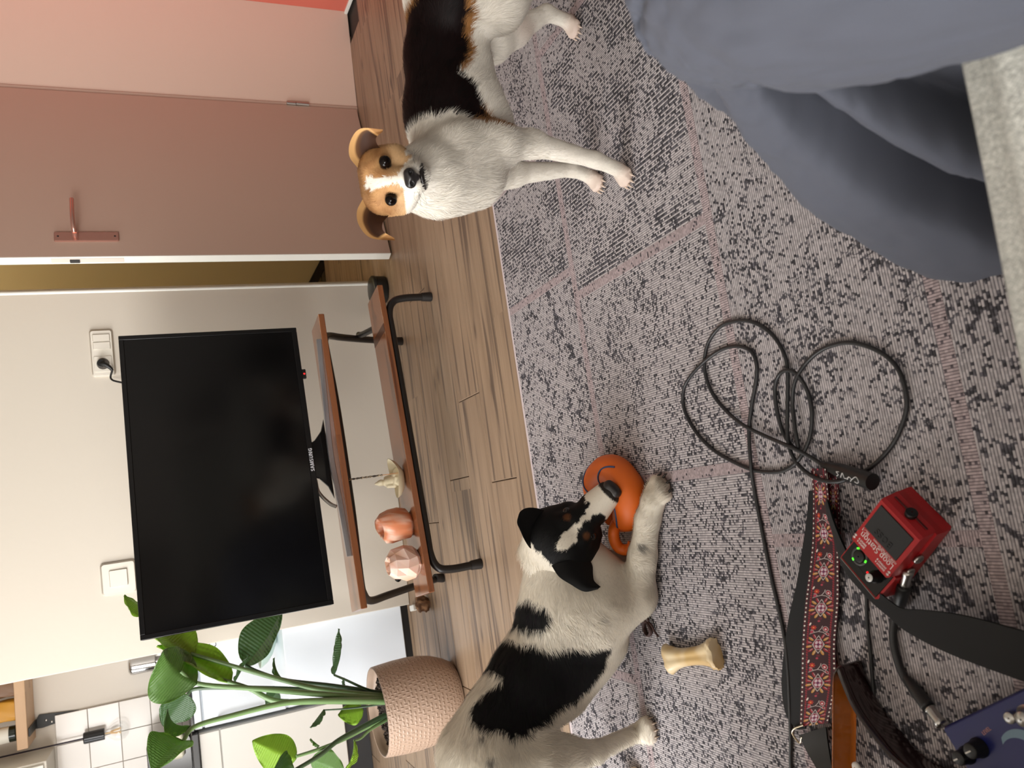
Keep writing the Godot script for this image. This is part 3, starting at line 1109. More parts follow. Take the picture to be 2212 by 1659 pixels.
func rug_texture(s: int, kind: int) -> ImageTexture:
	# pile rows run along v; every knot has its own tone, the worn motif decides how many are dark
	var w := 1024
	var n1 := fnoise(s, 0.012, 3)
	var n2 := fnoise(s + 1, 0.03, 2)
	var n3 := fnoise(s + 2, 0.006, 3)
	n1.domain_warp_enabled = true
	n1.domain_warp_amplitude = 30.0
	n1.domain_warp_frequency = 0.01
	var a := n1.get_seamless_image(w, w)
	var b := n2.get_seamless_image(w, w)
	var c := n3.get_seamless_image(w, w)
	a.convert(Image.FORMAT_L8)
	b.convert(Image.FORMAT_L8)
	c.convert(Image.FORMAT_L8)
	var da := a.get_data()
	var db := b.get_data()
	var dc := c.get_data()
	var by := PackedByteArray()
	by.resize(w * w * 3)
	var per := 4.0
	var i := 0
	for y in w:
		for x in w:
			var k := y * w + x
			var row := int(x / per)
			var fr := x / per - row
			var ky := int((y + (row % 7) * 2.3) / 4.0)
			var h := (row * 374761393 + ky * 668265263 + s * 974711) & 0x7fffffff
			h = ((h ^ (h >> 13)) * 1274126177) & 0x7fffffff
			var rnd := float((h ^ (h >> 15)) & 1023) / 1023.0
			var va := da[k] / 255.0
			var vb := db[k] / 255.0
			var wear := dc[k] / 255.0
			var p := 0.16
			if kind == 0:
				# curling outlines
				var l := absf(va - 0.5)
				if l < 0.022:
					p = 0.75
				elif absf(va - 0.62) < 0.012:
					p = 0.6
				else:
					p = 0.14 + 0.25 * smoothstep(0.55, 0.8, vb)
			elif kind == 1:
				p = 0.14 + 0.6 * smoothstep(0.48, 0.70, vb)
			elif kind == 3:
				p = 0.07
			else:
				p = (0.65 if row % 2 == 0 else 0.12) + 0.25 * (vb - 0.5)
			p *= lerpf(0.35, 1.25, smoothstep(0.25, 0.7, wear))
			var light := 0.80 + 0.2 * rnd
			var r := 196.0 * light
			var g := 189.0 * light
			var bl := 189.0 * light
			if rnd < p:
				var q := 0.55 + 0.45 * rnd / maxf(p, 0.01)
				r = 112.0 * q
				g = 109.0 * q
				bl = 114.0 * q
			if fr > 0.64:
				r *= 0.52
				g *= 0.52
				bl *= 0.55
			by[i] = int(r)
			by[i + 1] = int(g)
			by[i + 2] = int(bl)
			i += 3
	return image_tex(w, w, by)


func rug() -> void:
	var t := thing("rug", "large grey flat-woven patchwork rug with worn vintage patterns on the wooden floor", "rug")
	var mats := []
	for k in 4:
		var m := mat(Color.WHITE, 0.95)
		m.metallic_specular = 0.2
		m.albedo_texture = rug_texture(11 + 7 * k, [0, 1, 2, 0][k])
		m.heightmap_enabled = true
		m.heightmap_texture = m.albedo_texture
		m.heightmap_scale = 0.1
		mats.append(m)
	var sm := mat(srgb(250, 236, 236), 0.95)
	sm.albedo_texture = rug_texture(63, 3)
	var pale := mat(srgb(198, 185, 186), 0.95)
	# strips: z range, cross seams, kind of each patch and whether its rows run along x
	var strips := [
		[-1.897, -1.525, [-1.3, -0.42, 0.481, 0.795, 1.32, 1.85], [1, 1, 2, 0, 1], false],
		[-1.525, -1.040, [-1.3, -0.62, -0.008, 0.417, 1.0, 1.85], [1, 3, 0, 2, 0], false],
		[-1.040, -0.660, [-1.3, -0.13, 0.72, 1.85], [1, 3, 1], true],
		[-0.660, -0.29, [-1.3, -0.5, 0.2, 1.85], [3, 1, 0], true],
		[-0.29, 0.3, [-1.3, 0.3, 1.85], [0, 3], true]]
	var n := 0
	for s in strips:
		var xs: Array = s[2]
		for k in xs.size() - 1:
			var b := MB.new()
			b.box(Vector3(xs[k] + 0.004, 0.0, s[0] + 0.004), Vector3(xs[k + 1] - 0.004, 0.0062, s[1] - 0.004), 0.0015)
			for i in b.uv.size():
				var u := b.uv[i] / 1.08
				if s[4]:
					u = Vector2(u.y, u.x)
				b.uv[i] = u + Vector2(n * 0.37, n * 0.23)
			obj("patch", b, mats[s[3][k]], t)
			n += 1
		for k in range(1, xs.size() - 1):
			var sb := boxed(Vector3(xs[k] - 0.011, 0.0002, s[0] + 0.008), Vector3(xs[k] + 0.011, 0.0068, s[1] - 0.008), 0.0015)
			for i in sb.uv.size():
				sb.uv[i] = Vector2(sb.uv[i].y, sb.uv[i].x) / 1.0
			obj("seam", sb, sm, t)
	for z in [-1.525, -1.04, -0.66, -0.29]:
		var sb := boxed(Vector3(-1.3, 0.0002, z - 0.011), Vector3(1.85, 0.0070, z + 0.011), 0.0015)
		for i in sb.uv.size():
			sb.uv[i] = sb.uv[i] / 1.0
		obj("seam", sb, sm, t)
	obj("edge_binding", boxed(Vector3(-1.3, 0.0, -1.903), Vector3(1.85, 0.0064, -1.892), 0.002), pale, t)


func lumpy(r: Vector3, s: int, amp: float, seg := 28) -> MB:
	var f := fnoise(s, 9.0, 3)
	var b := MB.new()
	b.ball(Vector3.ZERO, Vector3.ONE, seg)
	for i in b.v.size():
		var p := b.v[i]
		b.v[i] = p * r * (1.0 + amp * f.get_noise_3dv(p * 0.12))
	return b


func renormal(b: MB) -> void:
	# smooth normals again after moving vertices (seams share positions)
	var acc := {}
	for k in range(0, b.ix.size(), 3):
		var q := (b.v[b.ix[k + 2]] - b.v[b.ix[k]]).cross(b.v[b.ix[k + 1]] - b.v[b.ix[k]])
		for j in 3:
			var key := Vector3i((b.v[b.ix[k + j]] * 20000.0).round())
			acc[key] = acc.get(key, Vector3.ZERO) + q
	for i in b.v.size():
		var q: Vector3 = acc.get(Vector3i((b.v[i] * 20000.0).round()), Vector3.UP)
		b.n[i] = q.normalized() if q.length_squared() > 1e-20 else Vector3.UP


func faceted(b: MB) -> MB:
	var o := MB.new()
	for k in range(0, b.ix.size(), 3):
		var p := b.v[b.ix[k]]
		var q := b.v[b.ix[k + 1]]
		var r := b.v[b.ix[k + 2]]
		var no := (r - p).cross(q - p)
		if no.length_squared() < 1e-18:
			continue
		no = no.normalized()
		var f := o.v.size()
		for j in 3:
			o.col = b.c[b.ix[k + j]]
			o.vert(b.v[b.ix[k + j]], no)
		o.tri(f, f + 1, f + 2)
	return o


func shelf_things() -> void:
	# salt-stone candle holders on the lower shelf
	var sm := vmat(0.4)
	sm.subsurf_scatter_enabled = true
	sm.subsurf_scatter_strength = 0.25
	var nz := fnoise(3, 30.0, 2)
	var p1: Vector3 = BN * Vector3(-0.2921, 0.189, -0.0557)
	var a := MB.new()
	a.lathe([Vector2(0.001, 0.0), Vector2(0.036, 0.0), Vector2(0.046, 0.01), Vector2(0.051, 0.035), Vector2(0.051, 0.065), Vector2(0.045, 0.088), Vector2(0.034, 0.099), Vector2(0.026, 0.097), Vector2(0.021, 0.085), Vector2(0.019, 0.06), Vector2(0.001, 0.058)], 40)
	for i in a.v.size():
		var p := a.v[i]
		var q := nz.get_noise_3dv(p * 0.9)
		a.v[i] += Vector3(p.x, 0, p.z) * q * 0.22 + Vector3(0, (0.006 * sin(p.x * 60.0)) if p.y > 0.03 else 0.0, 0)
		a.c[i] = lin(222, 140, 98).lerp(lin(244, 206, 184), smoothstep(-0.1, 0.45, nz.get_noise_3dv(p * 1.7 + Vector3.ONE)))
	renormal(a)
	var s1 := obj("salt_candle_holder", a, sm, self, Transform3D(Basis(Vector3.UP, 0.4), p1))
	tag(s1, "smooth orange salt-stone candle holder with a hollow top on the lower bench shelf", "candle holder")
	var p2: Vector3 = BN * Vector3(-0.4121, 0.189, -0.0376)
	var b := MB.new()
	b.lathe([Vector2(0.001, 0.0), Vector2(0.034, 0.0), Vector2(0.046, 0.014), Vector2(0.052, 0.045), Vector2(0.044, 0.08), Vector2(0.028, 0.096), Vector2(0.020, 0.092), Vector2(0.001, 0.082)], 11)
	for i in b.v.size():
		var p := b.v[i]
		b.v[i] += Vector3(p.x * 0.25 * nz.get_noise_3dv(p + Vector3(3, 1, 2)), 0.010 * nz.get_noise_3dv(p * 1.3) if p.y > 0.01 else 0.0, p.z * 0.28 * nz.get_noise_3dv(p + Vector3(7, 7, 7)))
		b.c[i] = lin(240, 212, 198).lerp(lin(226, 176, 146), smoothstep(-0.2, 0.4, nz.get_noise_3dv(p * 1.2 + Vector3(5, 5, 5))))
	var k := b.v.size()
	for j in 12:
		b.v[int(j % 12)] = b.v[0]
	var s2 := obj("salt_candle_holder", faceted(b), sm, self, Transform3D(Basis(Vector3.UP, 1.1), p2))
	tag(s2, "pale pink rough-cut salt-stone candle holder nearest the left end of the lower shelf", "candle holder")
	# incense dish with a small seated figure
	var p3: Vector3 = BN * Vector3(-0.1432, 0.189, -0.0463)
	var dish := thing("incense_holder", "cream oval incense dish with a small seated statuette on the lower bench shelf", "incense holder", Transform3D(Basis(Vector3.UP, 0.55), p3))
	var cream := mat(srgb(226, 214, 182), 0.4)
	var d := MB.new()
	var rows := []
	for q in [Vector2(0.02, 0.0), Vector2(0.3, 0.0), Vector2(0.6, 0.10), Vector2(0.88, 0.42), Vector2(1.0, 0.80), Vector2(0.97, 0.82), Vector2(0.84, 0.5), Vector2(0.55, 0.22), Vector2(0.02, 0.14)]:
		var ring := PackedVector3Array()
		for j in 40:
			var w := TAU * j / 40
			var tip := 1.0 + 0.12 * pow(absf(cos(w)), 6)
			ring.append(Vector3(cos(w) * 0.066 * q.x * tip, q.y * 0.028 + q.x * q.x * 0.012 * absf(cos(w)), sin(w) * 0.042 * q.x))
		rows.append(ring)
	d.grid(rows, true)
	obj("dish", d, cream, dish)
	var f := Field.new()
	f.setup(Vector3(-0.05, -0.005, -0.045), Vector3(0.05, 0.1, 0.045), 0.0024)
	f.cap(Vector3(-0.02, 0.014, 0.012), Vector3(0.026, 0.013, 0.016), 0.0105, 0.009, 0.006)
	f.cap(Vector3(0.02, 0.014, 0.012), Vector3(-0.026, 0.013, 0.016), 0.0105, 0.009, 0.006)
	f.cap(Vector3(0, 0.016, 0), Vector3(0, 0.046, -0.004), 0.018, 0.0155, 0.008)
	f.cap(Vector3(0, 0.05, -0.004), Vector3(0, 0.058, -0.004), 0.008, 0.006, 0.006)
	f.cap(Vector3(0, 0.067, -0.003), Vector3(0, 0.072, -0.004), 0.0105, 0.0095, 0.003)
	f.cap(Vector3(0, 0.082, -0.005), Vector3(0, 0.085, -0.005), 0.005, 0.0035, 0.003)
	for s in [-1, 1]:
		f.cap(Vector3(s * 0.017, 0.049, -0.004), Vector3(s * 0.022, 0.03, 0.0), 0.006, 0.0055, 0.004)
		f.cap(Vector3(s * 0.022, 0.03, 0.0), Vector3(s * 0.006, 0.024, 0.02), 0.0055, 0.0045, 0.004)
	var fm := MB.new()
	f.nets(fm)
	obj("statuette", fm, cream, dish, Transform3D(Basis(Vector3.UP, 0.1), Vector3(-0.004, 0.004, -0.008)))
	var st := MB.new()
	st.tube(PackedVector3Array([Vector3(0.004, 0.008, 0.02), Vector3(0.003, 0.075, 0.02)]), 0.0012, 6)
	obj("stick", st, mat(srgb(205, 150, 100), 0.7), dish)
	var sp := PackedVector3Array()
	var rr := PackedFloat32Array()
	for i in 46:
		sp.append(Vector3(0.003 - i * 0.00002, 0.07 + i * 0.0025, 0.02))
		rr.append(0.0028 + 0.0011 * sin(i * 2.1) * sin(i * 0.9))
	var ic := MB.new()
	ic.tube(sp, rr, 8)
	for i in ic.c.size():
		ic.c[i] = lin(54, 44, 38).lerp(lin(190, 170, 140), 1.0 if hash1(i / 8, i % 3) > 0.72 else 0.0)
	obj("incense_tip", ic, vmat(0.6), dish)
	# black round tin on the floor beside the doorway
	var tin := thing("round_tin", "low round black tin on the floor behind the right end of the bench", "tin", Transform3D(Basis(), Vector3(0.8997, 0, -3.0678)))
	var tb := MB.new()
	tb.lathe([Vector2(0.001, 0.0), Vector2(0.05, 0.0), Vector2(0.056, 0.006), Vector2(0.057, 0.04), Vector2(0.055, 0.043)], 32)
	obj("body", tb, mat(srgb(26, 27, 26), 0.4), tin)
	var tl := MB.new()
	tl.lathe([Vector2(0.055, 0.043), Vector2(0.059, 0.045), Vector2(0.059, 0.055), Vector2(0.05, 0.062), Vector2(0.001, 0.063)], 32)
	obj("lid", tl, mat(srgb(30, 32, 30), 0.35), tin)
	# brown chewed stub under the left end
	var stub := lumpy(Vector3(0.036, 0.026, 0.026), 8, 0.5)
	for i in stub.v.size():
		stub.c[i] = lin(92, 62, 40).lerp(lin(150, 112, 80), smoothstep(-0.2, 0.4, nz.get_noise_3dv(stub.v[i] * 1.3)))
	renormal(stub)
	var so := obj("chew_stub", stub, vmat(0.85), self, Transform3D(Basis(Vector3.UP, 0.7), Vector3(-0.3522, 0, -3.0254) + Vector3(0, 0.024, 0)))
	tag(so, "rough brown chewed stub on the floor below the left end of the bench", "chew")
	var wed := boxed(Vector3(-0.012, 0, -0.03), Vector3(0.012, 0.016, 0.03), 0.003)
	struct("trim_5", wed, M.white_trim, Transform3D(Basis(Vector3.UP, 0.15), Vector3(-0.3849, 0, -3.2256)))


func leaf(base: Vector3, tip: Vector3, side: Vector3, width: float, arch: float, fold: float, curl := 0.0, wave := 0.0) -> MB:
	# a blade from base to tip; side: the direction of its width; arch lifts the middle, fold raises both halves, curl bends the tip over
	var ax := tip - base
	var l := ax.length()
	side = (side - ax.normalized() * side.dot(ax.normalized())).normalized()
	var up := side.cross(ax.normalized()).normalized()
	var b := MB.new()
	var rows := []
	var nu := 25
	var nv := 17
	for i in nu:
		var u := i / float(nu - 1)
		var row := PackedVector3Array()
		var prof := pow(sin(PI * pow(u, 0.8)), 0.75) * (1.0 - 0.25 * u)
		if i == 0 or i == nu - 1:
			prof = 0.02
		var mid := base + ax * u + up * (arch * sin(PI * u)) - up * (curl * u * u * u)
		for j in nv:
			var v := j / float(nv - 1) * 2.0 - 1.0
			var w := width * 0.5 * prof
			var lift := absf(v) * w * fold + 0.0035 * sin(j * 2.9 + u * 14.0) * absf(v) * (1.0 if absf(v) > 0.1 else 0.0) + wave * w * sin(u * 9.0 + v * 2.0) * absf(v)
			row.append(mid + side * (v * w * cos(fold * 0.6)) + up * lift)
		rows.append(row)
	b.grid(rows, false)
	# underside
	var back := []
	for i in nu:
		var r: PackedVector3Array = rows[i].duplicate()
		r.reverse()
		for j in nv:
			r[j] -= up * 0.0012
		back.append(r)
	b.grid(back, false)
	return b


func plant() -> void:
	var at := Vector3(-0.655, 0, -2.835)
	var pot := thing("plant_pot", "round taupe plant pot with an embossed dash pattern, beside the white chest", "plant pot", Transform3D(Basis(Vector3.UP, 2.4), at))
	var b := MB.new()
	var pr := [Vector2(0.001, 0.0), Vector2(0.095, 0.0), Vector2(0.108, 0.006), Vector2(0.126, 0.035), Vector2(0.142, 0.075), Vector2(0.151, 0.12), Vector2(0.154, 0.165), Vector2(0.153, 0.21), Vector2(0.150, 0.25), Vector2(0.147, 0.281), Vector2(0.144, 0.284), Vector2(0.140, 0.282), Vector2(0.139, 0.265), Vector2(0.137, 0.235), Vector2(0.001, 0.232)]
	b.lathe(pr, 64)
	# v runs round the pot, u up the profile
	var pm := mat(srgb(172, 148, 130), 0.42)
	var h := Image.create(512, 256, false, Image.FORMAT_L8)
	h.fill(Color(0.5, 0.5, 0.5))
	var rng := RandomNumberGenerator.new()
	rng.seed = 21
	for r in 26:
		for c in 64:
			var x := c * 8 + (r % 2) * 4
			var y := 62 + r * 6
			var long := rng.randf() < 0.6
			h.fill_rect(Rect2i(x % 506, y, 5 if long else 2, 2 if long else 4), Color(1, 1, 1))
	pm.heightmap_enabled = true
	h.rotate_90(CLOCKWISE)
	pm.heightmap_texture = ImageTexture.create_from_image(h)
	pm.heightmap_scale = 0.35
	obj("body", b, pm, pot)
	var soil := MB.new()
	soil.lathe([Vector2(0.137, 0.236), Vector2(0.10, 0.246), Vector2(0.05, 0.25), Vector2(0.001, 0.252)], 40)
	var nz := fnoise(6, 60.0, 3)
	for i in soil.v.size():
		soil.v[i].y += 0.006 * nz.get_noise_3dv(soil.v[i])
	renormal(soil)
	var cr := MB.new()
	for i in 260:
		var a := rng.randf() * TAU
		var r := sqrt(rng.randf()) * 0.132
		cr.ball(Vector3(cos(a) * r, 0.247 + rng.randf() * 0.006, sin(a) * r), Vector3.ONE * rng.randf_range(0.003, 0.008), 6)
	var so := obj("soil", soil, mat(srgb(52, 40, 32), 0.95), pot)
	var crumbs := obj("soil_crumbs", cr, mat(srgb(44, 34, 28), 0.95), so)
	crumbs.set_meta("kind", "stuff")
	# strelitzia: stems from two clumps, each ending in a leaf
	var pl := thing("strelitzia", "tall strelitzia with long green stems and broad ribbed leaves growing from the taupe pot", "plant", Transform3D())
	var stem_m := mat(srgb(112, 142, 92), 0.35)
	var stem_d := mat(srgb(62, 84, 58), 0.35)
	var g1 := mat(srgb(84, 118, 58), 0.3)
	var g2 := mat(srgb(136, 176, 52), 0.34)
	var g3 := mat(srgb(58, 84, 54), 0.28)
	for m in [g1, g2, g3]:
		m.backlight_enabled = true
		m.backlight = Color(0.45, 0.6, 0.2)
		m.heightmap_enabled = true
		m.heightmap_scale = 0.10
	var ribs := Image.create(256, 64, false, Image.FORMAT_L8)
	for x in 256:
		var vv := 0.5 + 0.5 * sin(x * TAU / 12.0)
		for y in 64:
			ribs.set_pixel(x, y, Color(vv, vv, vv))
	var rt := ImageTexture.create_from_image(ribs)
	for m in [g1, g2, g3]:
		m.heightmap_texture = rt
	var rib := mat(srgb(150, 176, 108), 0.4)
	# stems: points from the soil upwards, radius at the bottom and the top
	var stems := [
		[[Vector3(-0.6069, 0.2491, -2.8), Vector3(-0.5371, 0.4568, -2.8), Vector3(-0.4702, 0.5983, -2.8), Vector3(-0.4001, 0.7342, -2.8), Vector3(-0.3386, 0.8497, -2.8)], 0.010, 0.0055, stem_m],
		[[Vector3(-0.6059, 0.2414, -2.83), Vector3(-0.5398, 0.4192, -2.84), Vector3(-0.4926, 0.5636, -2.86), Vector3(-0.4504, 0.6464, -2.88), Vector3(-0.4222, 0.686, -2.9)], 0.009, 0.005, stem_d],
		[[Vector3(-0.6098, 0.2546, -2.78), Vector3(-0.5436, 0.4644, -2.76), Vector3(-0.4782, 0.6626, -2.74), Vector3(-0.4212, 0.8347, -2.72), Vector3(-0.3711, 0.883, -2.7)], 0.011, 0.005, stem_m],
		[[Vector3(-0.6113, 0.2598, -2.76), Vector3(-0.5614, 0.4681, -2.75), Vector3(-0.5299, 0.6102, -2.75), Vector3(-0.4755, 0.6884, -2.76), Vector3(-0.4243, 0.7795, -2.77)], 0.012, 0.006, stem_m],
		[[Vector3(-0.6172, 0.2504, -2.8), Vector3(-0.5491, 0.4512, -2.84), Vector3(-0.4998, 0.6512, -2.88), Vector3(-0.4634, 0.833, -2.9), Vector3(-0.4741, 0.8686, -2.9)], 0.009, 0.005, stem_d],
		[[Vector3(-0.6119, 0.2624, -2.75), Vector3(-0.5619, 0.4438, -2.72), Vector3(-0.5307, 0.5881, -2.7), Vector3(-0.5227, 0.7546, -2.66), Vector3(-0.5215, 0.8588, -2.62), Vector3(-0.5458, 0.8923, -2.58)], 0.010, 0.006, stem_m],
		[[Vector3(-0.6099, 0.2443, -2.84), Vector3(-0.5689, 0.3166, -2.82), Vector3(-0.5248, 0.3785, -2.8), Vector3(-0.4944, 0.422, -2.78)], 0.005, 0.0035, stem_d],
		[[Vector3(-0.654, 0.2747, -2.76), Vector3(-0.6639, 0.3657, -2.72), Vector3(-0.6698, 0.4527, -2.66), Vector3(-0.6881, 0.5187, -2.62), Vector3(-0.7031, 0.6081, -2.58)], 0.009, 0.006, stem_d],
		[[Vector3(-0.6667, 0.2681, -2.78), Vector3(-0.6773, 0.3432, -2.76), Vector3(-0.6908, 0.425, -2.74), Vector3(-0.6953, 0.5028, -2.72), Vector3(-0.6941, 0.5771, -2.7)], 0.008, 0.005, stem_m],
		[[Vector3(-0.6684, 0.2702, -2.76), Vector3(-0.6767, 0.3369, -2.72), Vector3(-0.6895, 0.3732, -2.7), Vector3(-0.6873, 0.3996, -2.68)], 0.006, 0.0035, stem_m],
		[[Vector3(-0.6275, 0.2582, -2.8), Vector3(-0.6243, 0.3664, -2.84), Vector3(-0.6174, 0.4519, -2.88)], 0.0035, 0.0025, stem_d],
	]
	var n := 0
	for s in stems:
		var path := spline(s[0], 7)
		var rr := PackedFloat32Array()
		for i in path.size():
			rr.append(lerpf(s[1], s[2], i / float(path.size() - 1)))
		var mb := MB.new()
		mb.tube(path, rr, 10)
		obj("stem", mb, s[3], pl)
		n += 1
	# leaves: base, tip, a point to one side, width, arch, fold, curl, wave, material
	var leaves := [
		[Vector3(-0.418, 0.8416, -2.7), Vector3(-0.3003, 0.9406, -2.66), Vector3(-0.4693, 0.8913, -2.66), 0.21, 0.02, 0.5, 0.03, 0.1, g1],
		[Vector3(-0.3505, 0.8467, -2.8), Vector3(-0.231, 0.9756, -2.86), Vector3(-0.2922, 0.8325, -2.9), 0.17, 0.01, 0.35, 0.02, 0.0, g2],
		[Vector3(-0.4445, 0.7396, -2.78), Vector3(-0.285, 0.935, -2.82), Vector3(-0.3355, 0.7652, -2.9), 0.15, 0.01, 0.3, 0.02, 0.05, g2],
		[Vector3(-0.4222, 0.686, -2.9), Vector3(-0.2613, 0.5407, -2.95), Vector3(-0.3094, 0.7226, -2.85), 0.17, -0.01, 0.4, 0.0, 0.0, g3],
		[Vector3(-0.463, 0.7233, -2.88), Vector3(-0.3875, 0.6714, -2.86), Vector3(-0.3943, 0.7131, -2.7), 0.05, 0.0, 0.5, 0.0, 0.2, g3],
		[Vector3(-0.5433, 0.8921, -2.58), Vector3(-0.5878, 0.9717, -2.5), Vector3(-0.5313, 0.9574, -2.6), 0.15, 0.02, 0.4, 0.0, 0.0, g1],
		[Vector3(-0.5166, 0.8683, -2.62), Vector3(-0.4568, 0.9252, -2.62), Vector3(-0.4961, 0.9066, -2.55), 0.11, 0.02, 0.5, 0.0, 0.1, g3],
		[Vector3(-0.4741, 0.8686, -2.9), Vector3(-0.56, 0.9481, -2.94), Vector3(-0.4773, 0.9169, -2.9), 0.13, 0.0, 0.2, 0.0, 0.0, g3],
		[Vector3(-0.4944, 0.422, -2.78), Vector3(-0.3461, 0.3973, -2.74), Vector3(-0.393, 0.4505, -2.7), 0.05, -0.015, 0.7, 0.0, 0.25, g3],
		[Vector3(-0.4977, 0.5672, -2.86), Vector3(-0.4121, 0.5973, -2.86), Vector3(-0.4194, 0.5964, -2.7), 0.045, 0.01, 0.6, 0.0, 0.1, g3],
		[Vector3(-0.5281, 0.5924, -2.9), Vector3(-0.5656, 0.6329, -2.92), Vector3(-0.5549, 0.5801, -2.9), 0.06, 0.0, 0.3, 0.0, 0.0, g3],
		[Vector3(-0.6145, 0.4516, -2.88), Vector3(-0.6622, 0.5031, -2.88), Vector3(-0.6338, 0.4826, -2.8), 0.06, 0.0, 0.5, 0.0, 0.2, g3],
		[Vector3(-0.6543, 0.3171, -2.9), Vector3(-0.6534, 0.4015, -2.92), Vector3(-0.7036, 0.3516, -2.88), 0.09, 0.0, 0.2, 0.0, 0.0, g2],
		[Vector3(-0.6873, 0.3996, -2.68), Vector3(-0.7595, 0.4497, -2.64), Vector3(-0.6862, 0.4447, -2.6), 0.06, 0.01, 0.4, 0.0, 0.1, g2],
		[Vector3(-0.7021, 0.5779, -2.7), Vector3(-0.6211, 0.6989, -2.72), Vector3(-0.6875, 0.6868, -2.7), 0.13, 0.015, 0.4, 0.0, 0.0, g2],
		[Vector3(-0.7001, 0.5984, -2.6), Vector3(-0.6815, 0.6621, -2.55), Vector3(-0.6626, 0.6413, -2.6), 0.09, 0.02, 0.3, 0.0, 0.0, g3],
		[Vector3(-0.7187, 0.5313, -2.72), Vector3(-0.7779, 0.4356, -2.7), Vector3(-0.7032, 0.4926, -2.7), 0.10, 0.0, 0.3, 0.0, 0.0, g1],
		[Vector3(-0.6972, 0.4963, -2.76), Vector3(-0.6727, 0.5198, -2.78), Vector3(-0.664, 0.5099, -2.7), 0.035, 0.0, 0.4, 0.0, 0.0, g1],
		[Vector3(-0.5742, 0.3623, -2.95), Vector3(-0.5408, 0.3633, -2.95), Vector3(-0.5511, 0.3615, -2.9), 0.03, 0.0, 0.3, 0.0, 0.0, g3],
		[Vector3(-0.2146, 0.9521, -2.96), Vector3(-0.1352, 1.0326, -2.98), Vector3(-0.2, 1.004, -2.9), 0.1, 0.0, 0.3, 0.0, 0.0, g2],
	]
	for q in leaves:
		var bs: Vector3 = q[0]
		var lf := obj("leaf", leaf(bs, q[1], q[2] - bs, q[3], q[4], q[5], q[6], q[7]), q[8], pl)



func ribbon(centres: Array, sides: Array, per: int, thick: float, vscale := 1.0) -> MB:
	# a band: centres and half-width vectors, both smoothed; u across, v along in metres / vscale
	var c := spline(centres, per)
	var s := spline(sides, per)
	var b := MB.new()
	var rows := []
	var back := []
	var dist := PackedFloat32Array()
	var l := 0.0
	for i in c.size():
		if i > 0:
			l += c[i].distance_to(c[i - 1])
		dist.append(l)
		var tg := (c[mini(i + 1, c.size() - 1)] - c[maxi(i - 1, 0)]).normalized()
		var no := s[i].normalized().cross(tg) * thick * 0.5
		var row := PackedVector3Array()
		var rb := PackedVector3Array()
		for j in 9:
			var v := j / 8.0 * 2.0 - 1.0
			row.append(c[i] + s[i] * v + no * (1.0 - 0.3 * v * v * v * v))
			rb.append(c[i] - s[i] * v - no)
		rows.append(row)
		back.append(rb)
	var f := b.v.size()
	b.grid(rows, false)
	for i in c.size():
		for j in 9:
			b.uv[f + i * 9 + j] = Vector2(1.0 - j / 8.0, dist[i] / vscale)
	f = b.v.size()
	for i in back.size():
		back[i].reverse()
	b.grid(back, false)
	for i in c.size():
		for j in 9:
			b.uv[f + i * 9 + j] = Vector2(j / 8.0, dist[i] / vscale)
	for i in back.size():
		back[i].reverse()
	# edges
	for side in [0, 8]:
		var er := []
		for i in c.size():
			var p: Vector3 = rows[i][side]
			var q: Vector3 = back[i][side]
			er.append(PackedVector3Array([p, q]) if side == 8 else PackedVector3Array([q, p]))
		b.grid(er, false)
	return b


